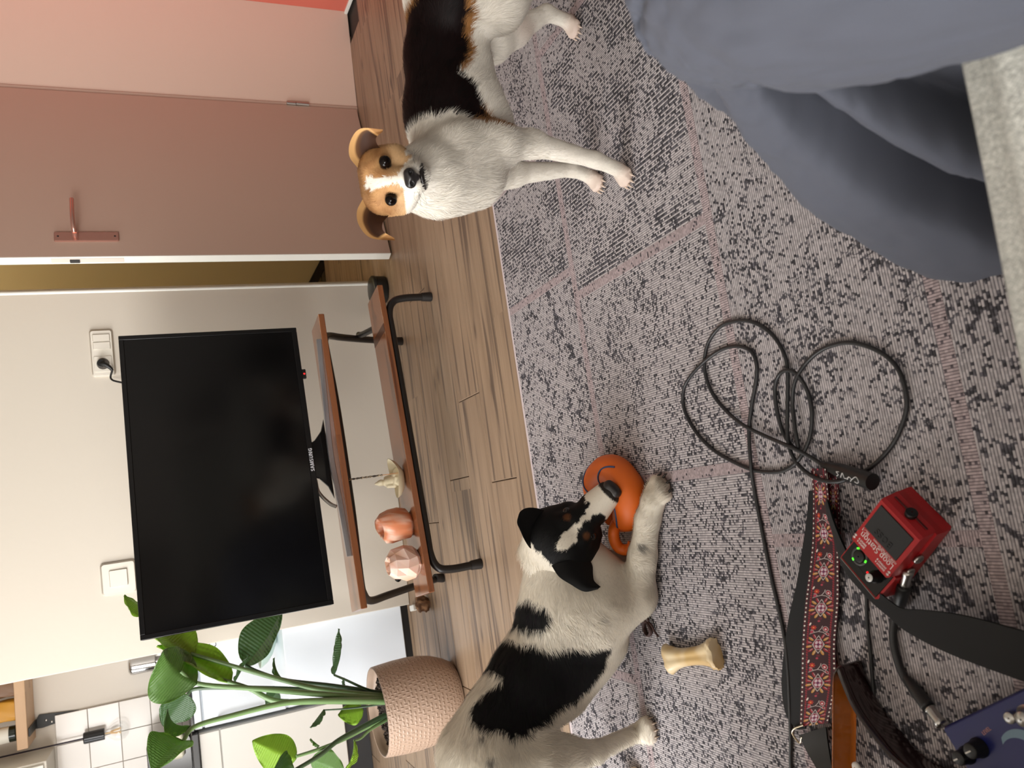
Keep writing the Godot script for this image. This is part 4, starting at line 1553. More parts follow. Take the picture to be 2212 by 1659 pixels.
func couch_and_person() -> void:
	var cloth := mat(srgb(236, 236, 232), 0.9)
	var w := Image.create(256, 256, false, Image.FORMAT_RGB8)
	for y in 256:
		for x in 256:
			var h := hash1(x / 2, y / 2)
			var g := 0.66 + 0.34 * hash1(x / 2 + 9 * (y / 6), y / 3) * (0.6 + 0.4 * h)
			if (x / 2 + y / 2) % 2 == 0:
				g *= 0.86
			w.set_pixel(x, y, Color(g, g * 0.995, g * 0.965))
	cloth.albedo_texture = ImageTexture.create_from_image(w)
	cloth.uv1_triplanar = true
	cloth.uv1_world_triplanar = true
	cloth.uv1_scale = Vector3(7, 7, 7)
	cloth.heightmap_enabled = true
	cloth.heightmap_texture = cloth.albedo_texture
	cloth.heightmap_scale = 0.12
	var s := thing("couch", "light grey woven couch with a piped seat edge at the bottom of the view", "couch")
	var seat := MB.new()
	# profile of the seat edge in the y-z plane, drawn out along x
	var prof := [Vector2(-0.335, 0.06), Vector2(-0.342, 0.2), Vector2(-0.345, 0.34), Vector2(-0.343, 0.40), Vector2(-0.332, 0.414), Vector2(-0.320, 0.413), Vector2(-0.313, 0.418), Vector2(-0.307, 0.4285), Vector2(-0.297, 0.4325), Vector2(-0.287, 0.4285), Vector2(-0.281, 0.420), Vector2(-0.272, 0.416), Vector2(-0.262, 0.418), Vector2(-0.252, 0.428), Vector2(-0.232, 0.438), Vector2(-0.1, 0.446), Vector2(0.2, 0.44), Vector2(0.6, 0.44)]
	var rows := []
	for p in prof:
		var row := PackedVector3Array()
		for i in 41:
			var x := -0.62 + i * 0.0575
			row.append(Vector3(x, p.y + 0.002 * sin(x * 11.0) * (1.0 if p.y > 0.41 else 0.0), p.x + 0.031 + 0.03 * (x - 0.2) + 0.003 * sin(x * 7.0)))
		row.reverse()
		rows.append(row)
	seat.grid(rows, false)
	obj("seat", seat, cloth, s)
	obj("base", boxed(Vector3(-0.62, 0.05, -0.31), Vector3(1.68, 0.40, 0.75), 0.02), cloth, s)
	obj("back_rest", boxed(Vector3(-0.9, 0.3, 0.62), Vector3(1.68, 0.85, 0.9), 0.08), cloth, s)
	obj("side_section", boxed(Vector3(-1.5, 0.05, -0.98), Vector3(-0.80, 0.44, 0.55), 0.05), cloth, s)
	obj("side_back_rest", boxed(Vector3(-1.06, 0.2, -1.26), Vector3(-0.81, 0.97, 0.8), 0.07), cloth, s)
	for q in [Vector3(-0.55, 0, -0.25), Vector3(1.6, 0, -0.25), Vector3(1.6, 0, 0.65), Vector3(-1.45, 0, 0.5), Vector3(-1.0, 0, -1.15)]:
		obj("leg", boxed(q + Vector3(-0.02, 0.006, -0.02), q + Vector3(0.02, 0.06, 0.02), 0.004), M.black, s)
	# the seated person: wide dark grey trousers
	var pn := thing("person", "person seated on the couch wearing wide dark grey trousers, only the legs in view", "person")
	var tm := mat(srgb(80, 83, 94), 0.92)
	tm.rim_enabled = true
	tm.rim = 0.25
	tm.rim_tint = 0.6
	var fz := fnoise(12, 5.0, 3)
	var legs := [
		# right thigh to the knee, left leg crossed over it, and the right shin under its knee down to the wide hem
		[[Vector3(0.27, 0.49, 0.22), Vector3(0.252, 0.485, 0.02), Vector3(0.262, 0.478, -0.17), Vector3(0.305, 0.478, -0.31), Vector3(0.340, 0.474, -0.375), Vector3(0.362, 0.466, -0.418), Vector3(0.370, 0.458, -0.440), Vector3(0.372, 0.454, -0.446)], [0.095, 0.09, 0.086, 0.086, 0.086, 0.083, 0.055, 0.002], 0],
		[[Vector3(0.06, 0.50, 0.34), Vector3(0.07, 0.52, 0.14), Vector3(0.14, 0.535, -0.01), Vector3(0.222, 0.545, -0.105), Vector3(0.302, 0.55, -0.185), Vector3(0.42, 0.55, -0.30), Vector3(0.52, 0.52, -0.40), Vector3(0.57, 0.38, -0.45), Vector3(0.58, 0.2, -0.47)], [0.095, 0.092, 0.09, 0.088, 0.088, 0.086, 0.088, 0.105, 0.14], 0],
		[[Vector3(0.372, 0.47, -0.40), Vector3(0.378, 0.42, -0.45), Vector3(0.376, 0.33, -0.48), Vector3(0.358, 0.2, -0.50), Vector3(0.335, 0.045, -0.51)], [0.055, 0.078, 0.108, 0.146, 0.176], 1]]
	for L in legs:
		var path := spline(L[0], 14)
		var rad := spline1(L[1], 14)
		var b := MB.new()
		var rr := []
		var np := path.size()
		for i in np:
			var f := i / float(np - 1)
			var tg := (path[mini(i + 1, np - 1)] - path[maxi(i - 1, 0)]).normalized()
			var a := Vector3.RIGHT
			a = (a - tg * a.dot(tg)).normalized()
			var c := a.cross(tg)
			var ring := PackedVector3Array()
			for j in 144:
				var w2 := TAU * j / 144
				# boxy section; hanging pleats on the shin, drawn folds over the thigh
				var q := pow(pow(absf(cos(w2)), 2.8) + pow(absf(sin(w2)), 2.8), -1.0 / 2.8)
				var r: float = rad[i] * lerpf(1.0, q, 0.55)
				if L[2] == 1:
					var pl := 0.0
					for k in [[3.42, 0.13, 0.46], [3.95, 0.20, 0.40], [4.50, 0.13, 0.34], [5.0, 0.2, 0.3], [2.3, 0.25, 0.3], [1.2, 0.3, 0.2]]:
						var dw := wrapf(w2 - k[0] - 0.22 * sin(f * 3.0 + k[0]), -PI, PI)
						pl -= k[2] * exp(-dw * dw / (k[1] * k[1]))
					r *= 1.06 + pl * smoothstep(0.02, 0.35, f)
				else:
					var fold := absf(sin(f * 13.0 + 1.3 * sin(w2 + 0.6) + 0.8 * fz.get_noise_3d(cos(w2) * 0.6, sin(w2) * 0.6, f * 2.0)))
					r -= 0.012 * pow(1.0 - fold, 3.0) * (0.5 + 0.5 * sin(w2 * 1.0 + f * 7.0))
				r += 0.004 * fz.get_noise_3d(cos(w2) * 0.8, sin(w2) * 0.8, f * 3.0)
				ring.append(path[i] + a * (cos(w2) * r) + c * (sin(w2) * r))
			rr.append(ring)
		b.grid(rr, true)
		obj("trouser_leg", b, tm, pn)
	# the lap between the legs and the seat of the trousers
	var lap := MB.new()
	lap.ball(Vector3(0.165, 0.53, 0.30), Vector3(0.19, 0.10, 0.15), 32)
	obj("trouser_seat", lap, tm, pn)
	var torso := MB.new()
	torso.lathe([Vector2(0.001, 0.0), Vector2(0.17, 0.02), Vector2(0.18, 0.2), Vector2(0.2, 0.42), Vector2(0.15, 0.5), Vector2(0.06, 0.54), Vector2(0.05, 0.58), Vector2(0.09, 0.66), Vector2(0.095, 0.74), Vector2(0.06, 0.82), Vector2(0.001, 0.84)], 32)
	obj("body", torso, mat(srgb(60, 66, 92), 0.9), pn, Transform3D(Basis(Vector3.RIGHT, 0.06), Vector3(0.165, 0.56, 0.37)).scaled_local(Vector3(1, 0.92, 0.62)))


func cable(called: String, pts: Array, r: float, parent: Node, m: Material, per := 8) -> MeshInstance3D:
	var b := MB.new()
	b.tube(spline(pts, per), r, 10)
	return obj(called, b, m, parent)


func jack(parent: Node, at: Vector3, dir: Vector3, boot: Material) -> void:
	# straight plug: tip goes into the pedal, boot towards the cable
	var t := Transform3D(standing(dir, at).basis, at)
	var a := MB.new()
	a.lathe([Vector2(0.001, 0.0), Vector2(0.0075, 0.0), Vector2(0.0075, 0.006), Vector2(0.0065, 0.006), Vector2(0.0065, 0.022), Vector2(0.0072, 0.022), Vector2(0.0072, 0.026), Vector2(0.001, 0.026)], 12, t)
	obj("plug", a, M.steel, parent)
	var b := MB.new()
	b.lathe([Vector2(0.001, 0.026), Vector2(0.0085, 0.026), Vector2(0.009, 0.03), Vector2(0.0085, 0.05), Vector2(0.006, 0.07), Vector2(0.003, 0.078), Vector2(0.001, 0.078)], 14, t)
	obj("boot", b, boot, parent)


func cables() -> void:
	var rubber := mat(srgb(34, 34, 36), 0.45)
	M.rubber = rubber
	var c := thing("guitar_cable", "long black guitar cable tangled in loops on the rug by the red pedal", "cable")
	var p := [Vector3(-0.5181, 0.01, -1.089), Vector3(-0.474, 0.01, -1.0811), Vector3(-0.4313, 0.01, -1.0693), Vector3(-0.2976, 0.01, -1.043), Vector3(-0.1825, 0.01, -1.0463), Vector3(-0.1013, 0.01, -1.0478), Vector3(-0.0414, 0.01, -1.0478), Vector3(-0.0053, 0.015, -1.0385), Vector3(0.0481, 0.011, -1.0327), Vector3(0.0873, 0.01, -1.016), Vector3(0.1216, 0.01, -0.9962), Vector3(0.15, 0.01, -0.9871), Vector3(0.1722, 0.01, -0.9953), Vector3(0.1867, 0.01, -1.0247), Vector3(0.19, 0.01, -1.0663), Vector3(0.1773, 0.016, -1.1137), Vector3(0.1561, 0.011, -1.1723), Vector3(0.1318, 0.01, -1.194), Vector3(0.101, 0.01, -1.1945), Vector3(0.0606, 0.01, -1.1713), Vector3(0.0264, 0.01, -1.1331), Vector3(0.0017, 0.01, -1.0861), Vector3(-0.0163, 0.011, -1.0384), Vector3(-0.0232, 0.01, -0.9944), Vector3(-0.0208, 0.012, -0.9614), Vector3(-0.0079, 0.018, -0.9257), Vector3(0.0188, 0.012, -0.9047), Vector3(0.0539, 0.011, -0.8907), Vector3(0.0863, 0.011, -0.8903), Vector3(0.114, 0.016, -0.8984), Vector3(0.1245, 0.018, -0.9148), Vector3(0.1219, 0.013, -0.9393), Vector3(0.1038, 0.011, -0.9558), Vector3(0.0732, 0.011, -0.9602), Vector3(0.0381, 0.011, -0.9575), Vector3(0.0175, 0.011, -0.947), Vector3(0.0071, 0.012, -0.9358), Vector3(0.0079, 0.016, -0.9264), Vector3(0.0238, 0.017, -0.9239), Vector3(0.0447, 0.016, -0.9241), Vector3(0.0792, 0.014, -0.9208), Vector3(0.1079, 0.017, -0.9028), Vector3(0.1277, 0.012, -0.8818), Vector3(0.1403, 0.011, -0.8491), Vector3(0.141, 0.011, -0.8089), Vector3(0.1306, 0.011, -0.7757), Vector3(0.1097, 0.011, -0.7449), Vector3(0.084, 0.011, -0.7281), Vector3(0.0509, 0.011, -0.7259), Vector3(0.0259, 0.011, -0.7351), Vector3(-0.0057, 0.011, -0.7613), Vector3(-0.0322, 0.012, -0.8031), Vector3(-0.045, 0.022, -0.8408), Vector3(-0.0448, 0.026, -0.8711), Vector3(-0.0341, 0.02, -0.907), Vector3(-0.015, 0.019, -0.9304), Vector3(0.0084, 0.019, -0.9407), Vector3(0.033, 0.016, -0.9422), Vector3(0.0708, 0.013, -0.9351), Vector3(0.1282, 0.011, -0.9215), Vector3(0.1576, 0.011, -0.9245), Vector3(0.1882, 0.01, -0.9429), Vector3(0.2135, 0.01, -0.9747), Vector3(0.2264, 0.01, -1.0121), Vector3(0.2282, 0.01, -1.0552), Vector3(0.2109, 0.01, -1.0934), Vector3(0.1847, 0.011, -1.1116), Vector3(0.1571, 0.011, -1.1171), Vector3(0.1227, 0.01, -1.1088), Vector3(0.0895, 0.01, -1.0829), Vector3(0.0576, 0.015, -1.0378), Vector3(0.0324, 0.012, -0.9915), Vector3(0.0108, 0.022, -0.9338), Vector3(-0.0083, 0.015, -0.9052), Vector3(-0.0226, 0.016, -0.8824)]
	cable("cord", p, 0.0031, c, rubber, 7)
	var b := MB.new()
	var e0: Vector3 = Vector3(-0.0203, 0.016, -0.8853)
	var e1: Vector3 = Vector3(-0.051, 0.030, -0.789)
	b.tube(spline([e0, e0.lerp(e1, 0.15), e0.lerp(e1, 0.4), e0.lerp(e1, 0.8), e1], 5), spline1([0.004, 0.0068, 0.0105, 0.0115, 0.0115], 5), 16)
	var bt := obj("plug_boot", b, mat(srgb(26, 26, 27), 0.4), c)
	# white script on the boot
	var up := Vector3(-0.25, 0.75, 0.6).normalized()
	var ax := (e1 - e0).normalized()
	var sd := ax.cross(up).normalized()
	up = sd.cross(ax).normalized()
	var wm := mat(srgb(205, 205, 205), 0.5)
	var at := e0.lerp(e1, 0.52) + up * 0.0118
	for q in [[[0.0, 0.004], [0.004, -0.003], [0.008, 0.003], [0.013, 0.002]], [[0.013, 0.004], [0.017, -0.001], [0.022, 0.001], [0.019, 0.005]], [[0.022, 0.002], [0.030, -0.004], [0.036, 0.0], [0.033, 0.004], [0.028, 0.003]], [[-0.008, 0.004], [-0.004, 0.001], [-0.008, -0.002], [-0.003, -0.003]]]:
		var pts := []
		for k in q:
			var lat: float = k[1]
			pts.append(at + ax * k[0] + sd * lat - up * (lat * lat / 0.02))
		var s := MB.new()
		s.tube(spline(pts, 5), 0.0007, 6)
		obj("script", s, wm, bt)
	# patch lead from the red pedal to the blue one
	var pc := thing("patch_cable", "short thick black patch cable between the red and the blue pedal", "cable")
	var j0 := Vector3(-0.152, 0.034, -0.797)
	var j1: Vector3 = Vector3(-0.3549, 0.028, -0.7616)
	jack(pc, Vector3(-0.1648, 0.034, -0.7586), (Vector3(-0.2082, 0.022, -0.7921) - Vector3(-0.1648, 0.034, -0.7586)), rubber)
	cable("cord", [Vector3(-0.1921, 0.026, -0.7809), Vector3(-0.2062, 0.018, -0.7965), Vector3(-0.2295, 0.012, -0.8143), Vector3(-0.2545, 0.012, -0.8245), Vector3(-0.2789, 0.012, -0.827), Vector3(-0.308, 0.012, -0.8211), Vector3(-0.3309, 0.014, -0.8015), Vector3(-0.3426, 0.022, -0.7806)], 0.0052, pc, rubber)
	jack(pc, j1, Vector3(-0.3375, 0.022, -0.7834) - j1, rubber)
	var tc := obj("thin_cable", MB.new(), rubber)
	var tb := MB.new()
	tb.tube(spline([Vector3(-0.2053, 0.009, -0.859), Vector3(-0.2405, 0.009, -0.8674), Vector3(-0.2723, 0.009, -0.8716), Vector3(-0.2977, 0.009, -0.875), Vector3(-0.3295, 0.009, -0.8801), Vector3(-0.3611, 0.009, -0.8835), Vector3(-0.3914, 0.009, -0.881)], 8), 0.0026, 8)
	tc.mesh = tb.mesh()
	tag(tc, "thin straight black cable on the rug between the embroidered strap and the patch cable", "cable")


func pedals() -> void:
	var x := Vector3(0.756, 0, -0.656)
	var t := Transform3D(Basis(x, Vector3.UP, x.cross(Vector3.UP)), Vector3(-0.089, 0.007, -0.728))
	var p := thing("looper_pedal", "red stompbox looper pedal with a black rubber treadle and green lights", "pedal", t)
	var red := mat(srgb(176, 34, 38), 0.32)
	red.metallic_specular = 0.5
	var b := MB.new()
	# side outline: z towards the player, y up; drawn out along x
	var side := Transform3D(Basis(Vector3(0, 0, 1), Vector3.UP, Vector3(-1, 0, 0)), Vector3.ZERO)
	b.prism(PackedVector2Array([Vector2(0.0, 0.0), Vector2(-0.004, 0.012), Vector2(-0.006, 0.024), Vector2(-0.1, 0.028), Vector2(-0.129, 0.030), Vector2(-0.129, 0.0)]), -0.0365, 0.0365, 0.002, side)
	b.prism(PackedVector2Array([Vector2(-0.085, 0.026), Vector2(-0.085, 0.040), Vector2(-0.129, 0.046), Vector2(-0.129, 0.026)]), -0.0365, 0.0365, 0.002, side)
	obj("body", b, red, p)
	var tr := MB.new()
	tr.prism(PackedVector2Array([Vector2(-0.003, 0.024), Vector2(-0.010, 0.042), Vector2(-0.014, 0.046), Vector2(-0.086, 0.053), Vector2(-0.086, 0.028)]), -0.0345, 0.0345, 0.002, side)
	var tread := obj("treadle", tr, red, p)
	# plane of the treadle's top
	var slope := atan2(0.007, 0.072)
	var tp := Transform3D(Basis(Vector3.RIGHT, slope - PI / 2), Vector3(0, 0.0461, -0.0145))   # x right, y backwards up the slope, z out of it
	var pad := MB.new()
	pad.box(Vector3(-0.029, 0.004, -0.001), Vector3(0.029, 0.044, 0.0016), 0.0008, tp)
	var pd := obj("rubber_pad", pad, mat(srgb(40, 41, 42), 0.7), tread)
	text("lettering", "BOSS", 0.0125, 0.0012, mat(srgb(24, 24, 25), 0.6), pd, tp * Transform3D(Basis(), Vector3(0, 0.0345, 0.0016)), "Droid Sans", true)
	var wm := mat(srgb(236, 226, 222), 0.5)
	text("lettering", "Loop Station", 0.0105, 0.0005, wm, tread, tp * Transform3D(Basis(), Vector3(-0.002, 0.0545, 0.0003)))
	text("lettering", "RC-1", 0.0062, 0.0005, wm, tread, tp * Transform3D(Basis(), Vector3(0.024, 0.0478, 0.0003)))
	for q in [["STOP: PRESS TWICE", -0.014, 0.0492], ["CLEAR: HOLD TWO SECONDS", -0.011, 0.0467]]:
		text("lettering", q[0], 0.0021, 0.0004, wm, tread, tp * Transform3D(Basis(), Vector3(q[1], q[2], 0.0003)))
	for q in [["INPUT A", 0.0185, 0.0665, 1], ["INPUT B", 0.0185, 0.0625, 1], ["OUTPUT A", -0.0175, 0.0665, -1], ["OUTPUT B", -0.0175, 0.0625, -1]]:
		text("lettering", q[0], 0.0036, 0.0004, wm, tread, tp * Transform3D(Basis(), Vector3(q[1], q[2], 0.0003)), "Droid Sans", true)
		var ar := MB.new()
		var s := 1.0
		var ax: float = 0.0315 if q[3] > 0 else -0.0315
		ar.prism(PackedVector2Array([Vector2(-0.0022 * s, 0.0004), Vector2(-0.0022 * s, -0.0004), Vector2(0.0004 * s, -0.0004), Vector2(-0.0006 * s, -0.0014), Vector2(0.0004 * s, -0.0018), Vector2(0.0022 * s, 0.0), Vector2(0.0004 * s, 0.0018), Vector2(-0.0006 * s, 0.0014), Vector2(0.0004 * s, 0.0004)]), 0.0, 0.0004, 0.0, tp * Transform3D(Basis(Vector3.BACK, PI if q[3] > 0 else PI), Vector3(ax, q[2], 0.0002)))
		obj("arrow", ar, wm, tread)
	# thumb screw and groove in the treadle's front
	var gv := MB.new()
	gv.box(Vector3(-0.028, 0.030, -0.0062), Vector3(0.028, 0.034, -0.0045), 0.001)
	obj("groove", gv, mat(srgb(96, 18, 20), 0.5), tread)
	var ts := MB.new()
	ts.lathe([Vector2(0.001, 0.0), Vector2(0.0075, 0.0), Vector2(0.0075, 0.006), Vector2(0.0068, 0.007), Vector2(0.001, 0.0072)], 20, standing(Vector3(0, 0.35, 1), Vector3(-0.002, 0.033, -0.0075), Vector3.RIGHT))
	obj("thumb_screw", ts, M.black, tread)
	# black knob panel with the ring of lights and the level knob
	var kp := Transform3D(Basis(Vector3.RIGHT, 0.135 - PI / 2), Vector3(0, 0.0405, -0.0865))
	var panel := MB.new()
	panel.box(Vector3(-0.034, 0.0, -0.001), Vector3(0.034, 0.040, 0.0012), 0.0008, kp)
	obj("panel", panel, M.black_gloss, p)
	var ringm := MB.new()
	ringm.lathe([Vector2(0.0095, 0.0), Vector2(0.0095, 0.0012), Vector2(0.012, 0.0012), Vector2(0.012, 0.0)], 28, kp * Transform3D(Basis(Vector3.RIGHT, PI / 2), Vector3(0.015, 0.017, 0.0012)))
	obj("light_ring", ringm, mat(srgb(70, 72, 70), 0.4), p)
	var btn := MB.new()
	btn.lathe([Vector2(0.008, 0.0), Vector2(0.008, 0.002), Vector2(0.007, 0.003), Vector2(0.001, 0.0032)], 24, kp * Transform3D(Basis(Vector3.RIGHT, PI / 2), Vector3(0.015, 0.017, 0.0012)))
	obj("button", btn, M.black, p)
	var gm := mat(srgb(120, 255, 90), 0.4)
	gm.emission_enabled = true
	gm.emission = Color(0.25, 1.0, 0.12)
	gm.emission_energy_multiplier = 1.6
	for a in [1.15, 3.35, 5.55]:
		var l := MB.new()
		l.box(Vector3(-0.0018, -0.0012, 0), Vector3(0.0018, 0.0012, 0.0016), 0.0004, kp * Transform3D(Basis(Vector3.BACK, a + PI / 2), Vector3(0.015 + cos(a) * 0.0107, 0.017 + sin(a) * 0.0107, 0.0014)))
		obj("green_light", l, gm, p)
	var rm := mat(srgb(255, 40, 50), 0.4)
	rm.emission_enabled = true
	rm.emission = Color(1.0, 0.05, 0.08)
	rm.emission_energy_multiplier = 2.0
	var rl := MB.new()
	rl.ball(kp * Vector3(-0.006, 0.024, 0.0016), Vector3.ONE * 0.0014, 10)
	obj("red_light", rl, rm, p)
	var kn := MB.new()
	var kt := kp * Transform3D(Basis(Vector3.RIGHT, PI / 2), Vector3(-0.018, 0.018, 0.0012))
	kn.lathe([Vector2(0.0085, 0.0), Vector2(0.0085, 0.004), Vector2(0.0065, 0.005), Vector2(0.006, 0.014), Vector2(0.0055, 0.0145)], 24, kt)
	obj("knob", kn, M.black, p)
	var kc := MB.new()
	kc.lathe([Vector2(0.0054, 0.0140), Vector2(0.0052, 0.0152), Vector2(0.001, 0.0154)], 24, kt)
	obj("knob_cap", kc, mat(srgb(222, 222, 220), 0.25, 0.3), p)
	obj("panel_edge", boxed(Vector3(-0.034, 0.045, -0.1285), Vector3(0.034, 0.0472, -0.1275), 0.0004), M.steel, p)
	# jack sockets on the left side
	for q in [Vector3(-0.0365, 0.024, -0.075), Vector3(-0.0365, 0.026, -0.05)]:
		var js := MB.new()
		js.lathe([Vector2(0.001, 0.0), Vector2(0.007, 0.0), Vector2(0.007, 0.003), Vector2(0.005, 0.005), Vector2(0.001, 0.005)], 14, standing(Vector3.LEFT, q))
		obj("jack_socket", js, M.steel, p)
	# blue pedal
	var u := Vector3(0.48, 0, 0.877)
	var bt := Transform3D(Basis(u, Vector3.UP, u.cross(Vector3.UP)), Vector3(-0.3525, 0.045, -0.7507) - Vector3(0, 0.038, 0))
	var q := thing("overdrive_pedal", "dark blue stompbox pedal with black knobs and a pale crescent emblem at the corner", "pedal", bt)
	# local: x along the far long edge, y up, z... the box lies on the -z or +z side, whichever points to the left of the view
	var zs := -1.0 if (bt.basis.z.dot(Vector3(-0.877, 0, 0.48)) < 0.0) else 1.0
	var blue := mat(srgb(24, 30, 92), 0.3)
	var bx := MB.new()
	bx.box(Vector3(0.0, 0.0, minf(0.0, zs * 0.098)), Vector3(0.165, 0.038, maxf(0.0, zs * 0.098)), 0.004)
	obj("body", bx, blue, q)
	var top := Transform3D(Basis(Vector3.RIGHT, -PI / 2), Vector3(0, 0.038, 0))
	for k in [[0.016, 0.036], [0.020, 0.066]]:
		var kb := MB.new()
		kb.lathe([Vector2(0.0105, 0.0), Vector2(0.0105, 0.003), Vector2(0.009, 0.005), Vector2(0.0082, 0.016), Vector2(0.007, 0.0175), Vector2(0.001, 0.0178)], 24, Transform3D(Basis(), Vector3(k[0], 0.038, zs * k[1])))
		var ko := obj("knob", kb, M.black, q)
		obj("pointer", boxed(Vector3(k[0] - 0.007, 0.0556, zs * k[1] - 0.0008), Vector3(k[0], 0.0562, zs * k[1] + 0.0008), 0.0002), M.white_plastic, ko)
	var kb2 := MB.new()
	kb2.lathe([Vector2(0.0115, 0.0), Vector2(0.0115, 0.003), Vector2(0.0098, 0.005), Vector2(0.009, 0.016), Vector2(0.0075, 0.0178), Vector2(0.001, 0.018)], 24, Transform3D(Basis(), Vector3(0.038, 0.038, zs * 0.034)))
	var ko2 := obj("knob", kb2, M.black, q)
	obj("pointer", boxed(Vector3(0.031, 0.0558, zs * 0.034 - 0.0008), Vector3(0.040, 0.0564, zs * 0.034 + 0.0008), 0.0002), M.white_plastic, ko2)
	var fs := MB.new()
	fs.lathe([Vector2(0.013, 0.0), Vector2(0.013, 0.002), Vector2(0.009, 0.003), Vector2(0.0088, 0.010), Vector2(0.0075, 0.013), Vector2(0.001, 0.0138)], 24, Transform3D(Basis(), Vector3(0.122, 0.038, zs * 0.026)))
	obj("foot_switch", fs, M.steel, q)
	var tg := MB.new()
	tg.lathe([Vector2(0.0065, 0.0), Vector2(0.0065, 0.006), Vector2(0.006, 0.008), Vector2(0.001, 0.008)], 18, Transform3D(Basis(), Vector3(0.104, 0.038, zs * 0.020)))
	obj("toggle", tg, M.steel, q)
	# crescent emblem: outer arc and inner arc
	var cr := PackedVector2Array()
	for i in 25:
		var a := lerpf(-2.35, 1.15, i / 24.0)
		cr.append(Vector2(cos(a), sin(a)) * 0.032)
	for i in 25:
		var a := lerpf(1.15, -2.35, i / 24.0)
		cr.append(Vector2(cos(a) * 0.0255, sin(a) * 0.0255) + Vector2(-0.0046, 0.0046))
	var em := MB.new()
	em.prism(cr, 0.0, 0.0005, 0.0, Transform3D(Basis(Vector3.RIGHT, -PI / 2) * Basis(Vector3.BACK, 0.9), Vector3(0.088, 0.0378, zs * 0.062)))
	var pale := mat(srgb(112, 140, 158), 0.4)
	obj("emblem", em, pale, q)
	var sw := MB.new()
	sw.prism(PackedVector2Array([Vector2(0, 0), Vector2(0.02, 0.004), Vector2(0.045, 0.013), Vector2(0.06, 0.024), Vector2(0.042, 0.017), Vector2(0.018, 0.008)]), 0.0, 0.0005, 0.0, Transform3D(Basis(Vector3.RIGHT, -PI / 2), Vector3(0.106, 0.0378, zs * 0.034)) * Transform3D(Basis(Vector3.BACK, -0.6), Vector3.ZERO))
	obj("emblem", sw, pale, q)
	text("lettering", "LEVEL", 0.0055, 0.0004, mat(srgb(206, 150, 140), 0.5), q, Transform3D(Basis(Vector3.UP, 0.15) * Basis(Vector3.RIGHT, -PI / 2), Vector3(0.06, 0.0383, zs * 0.022)))


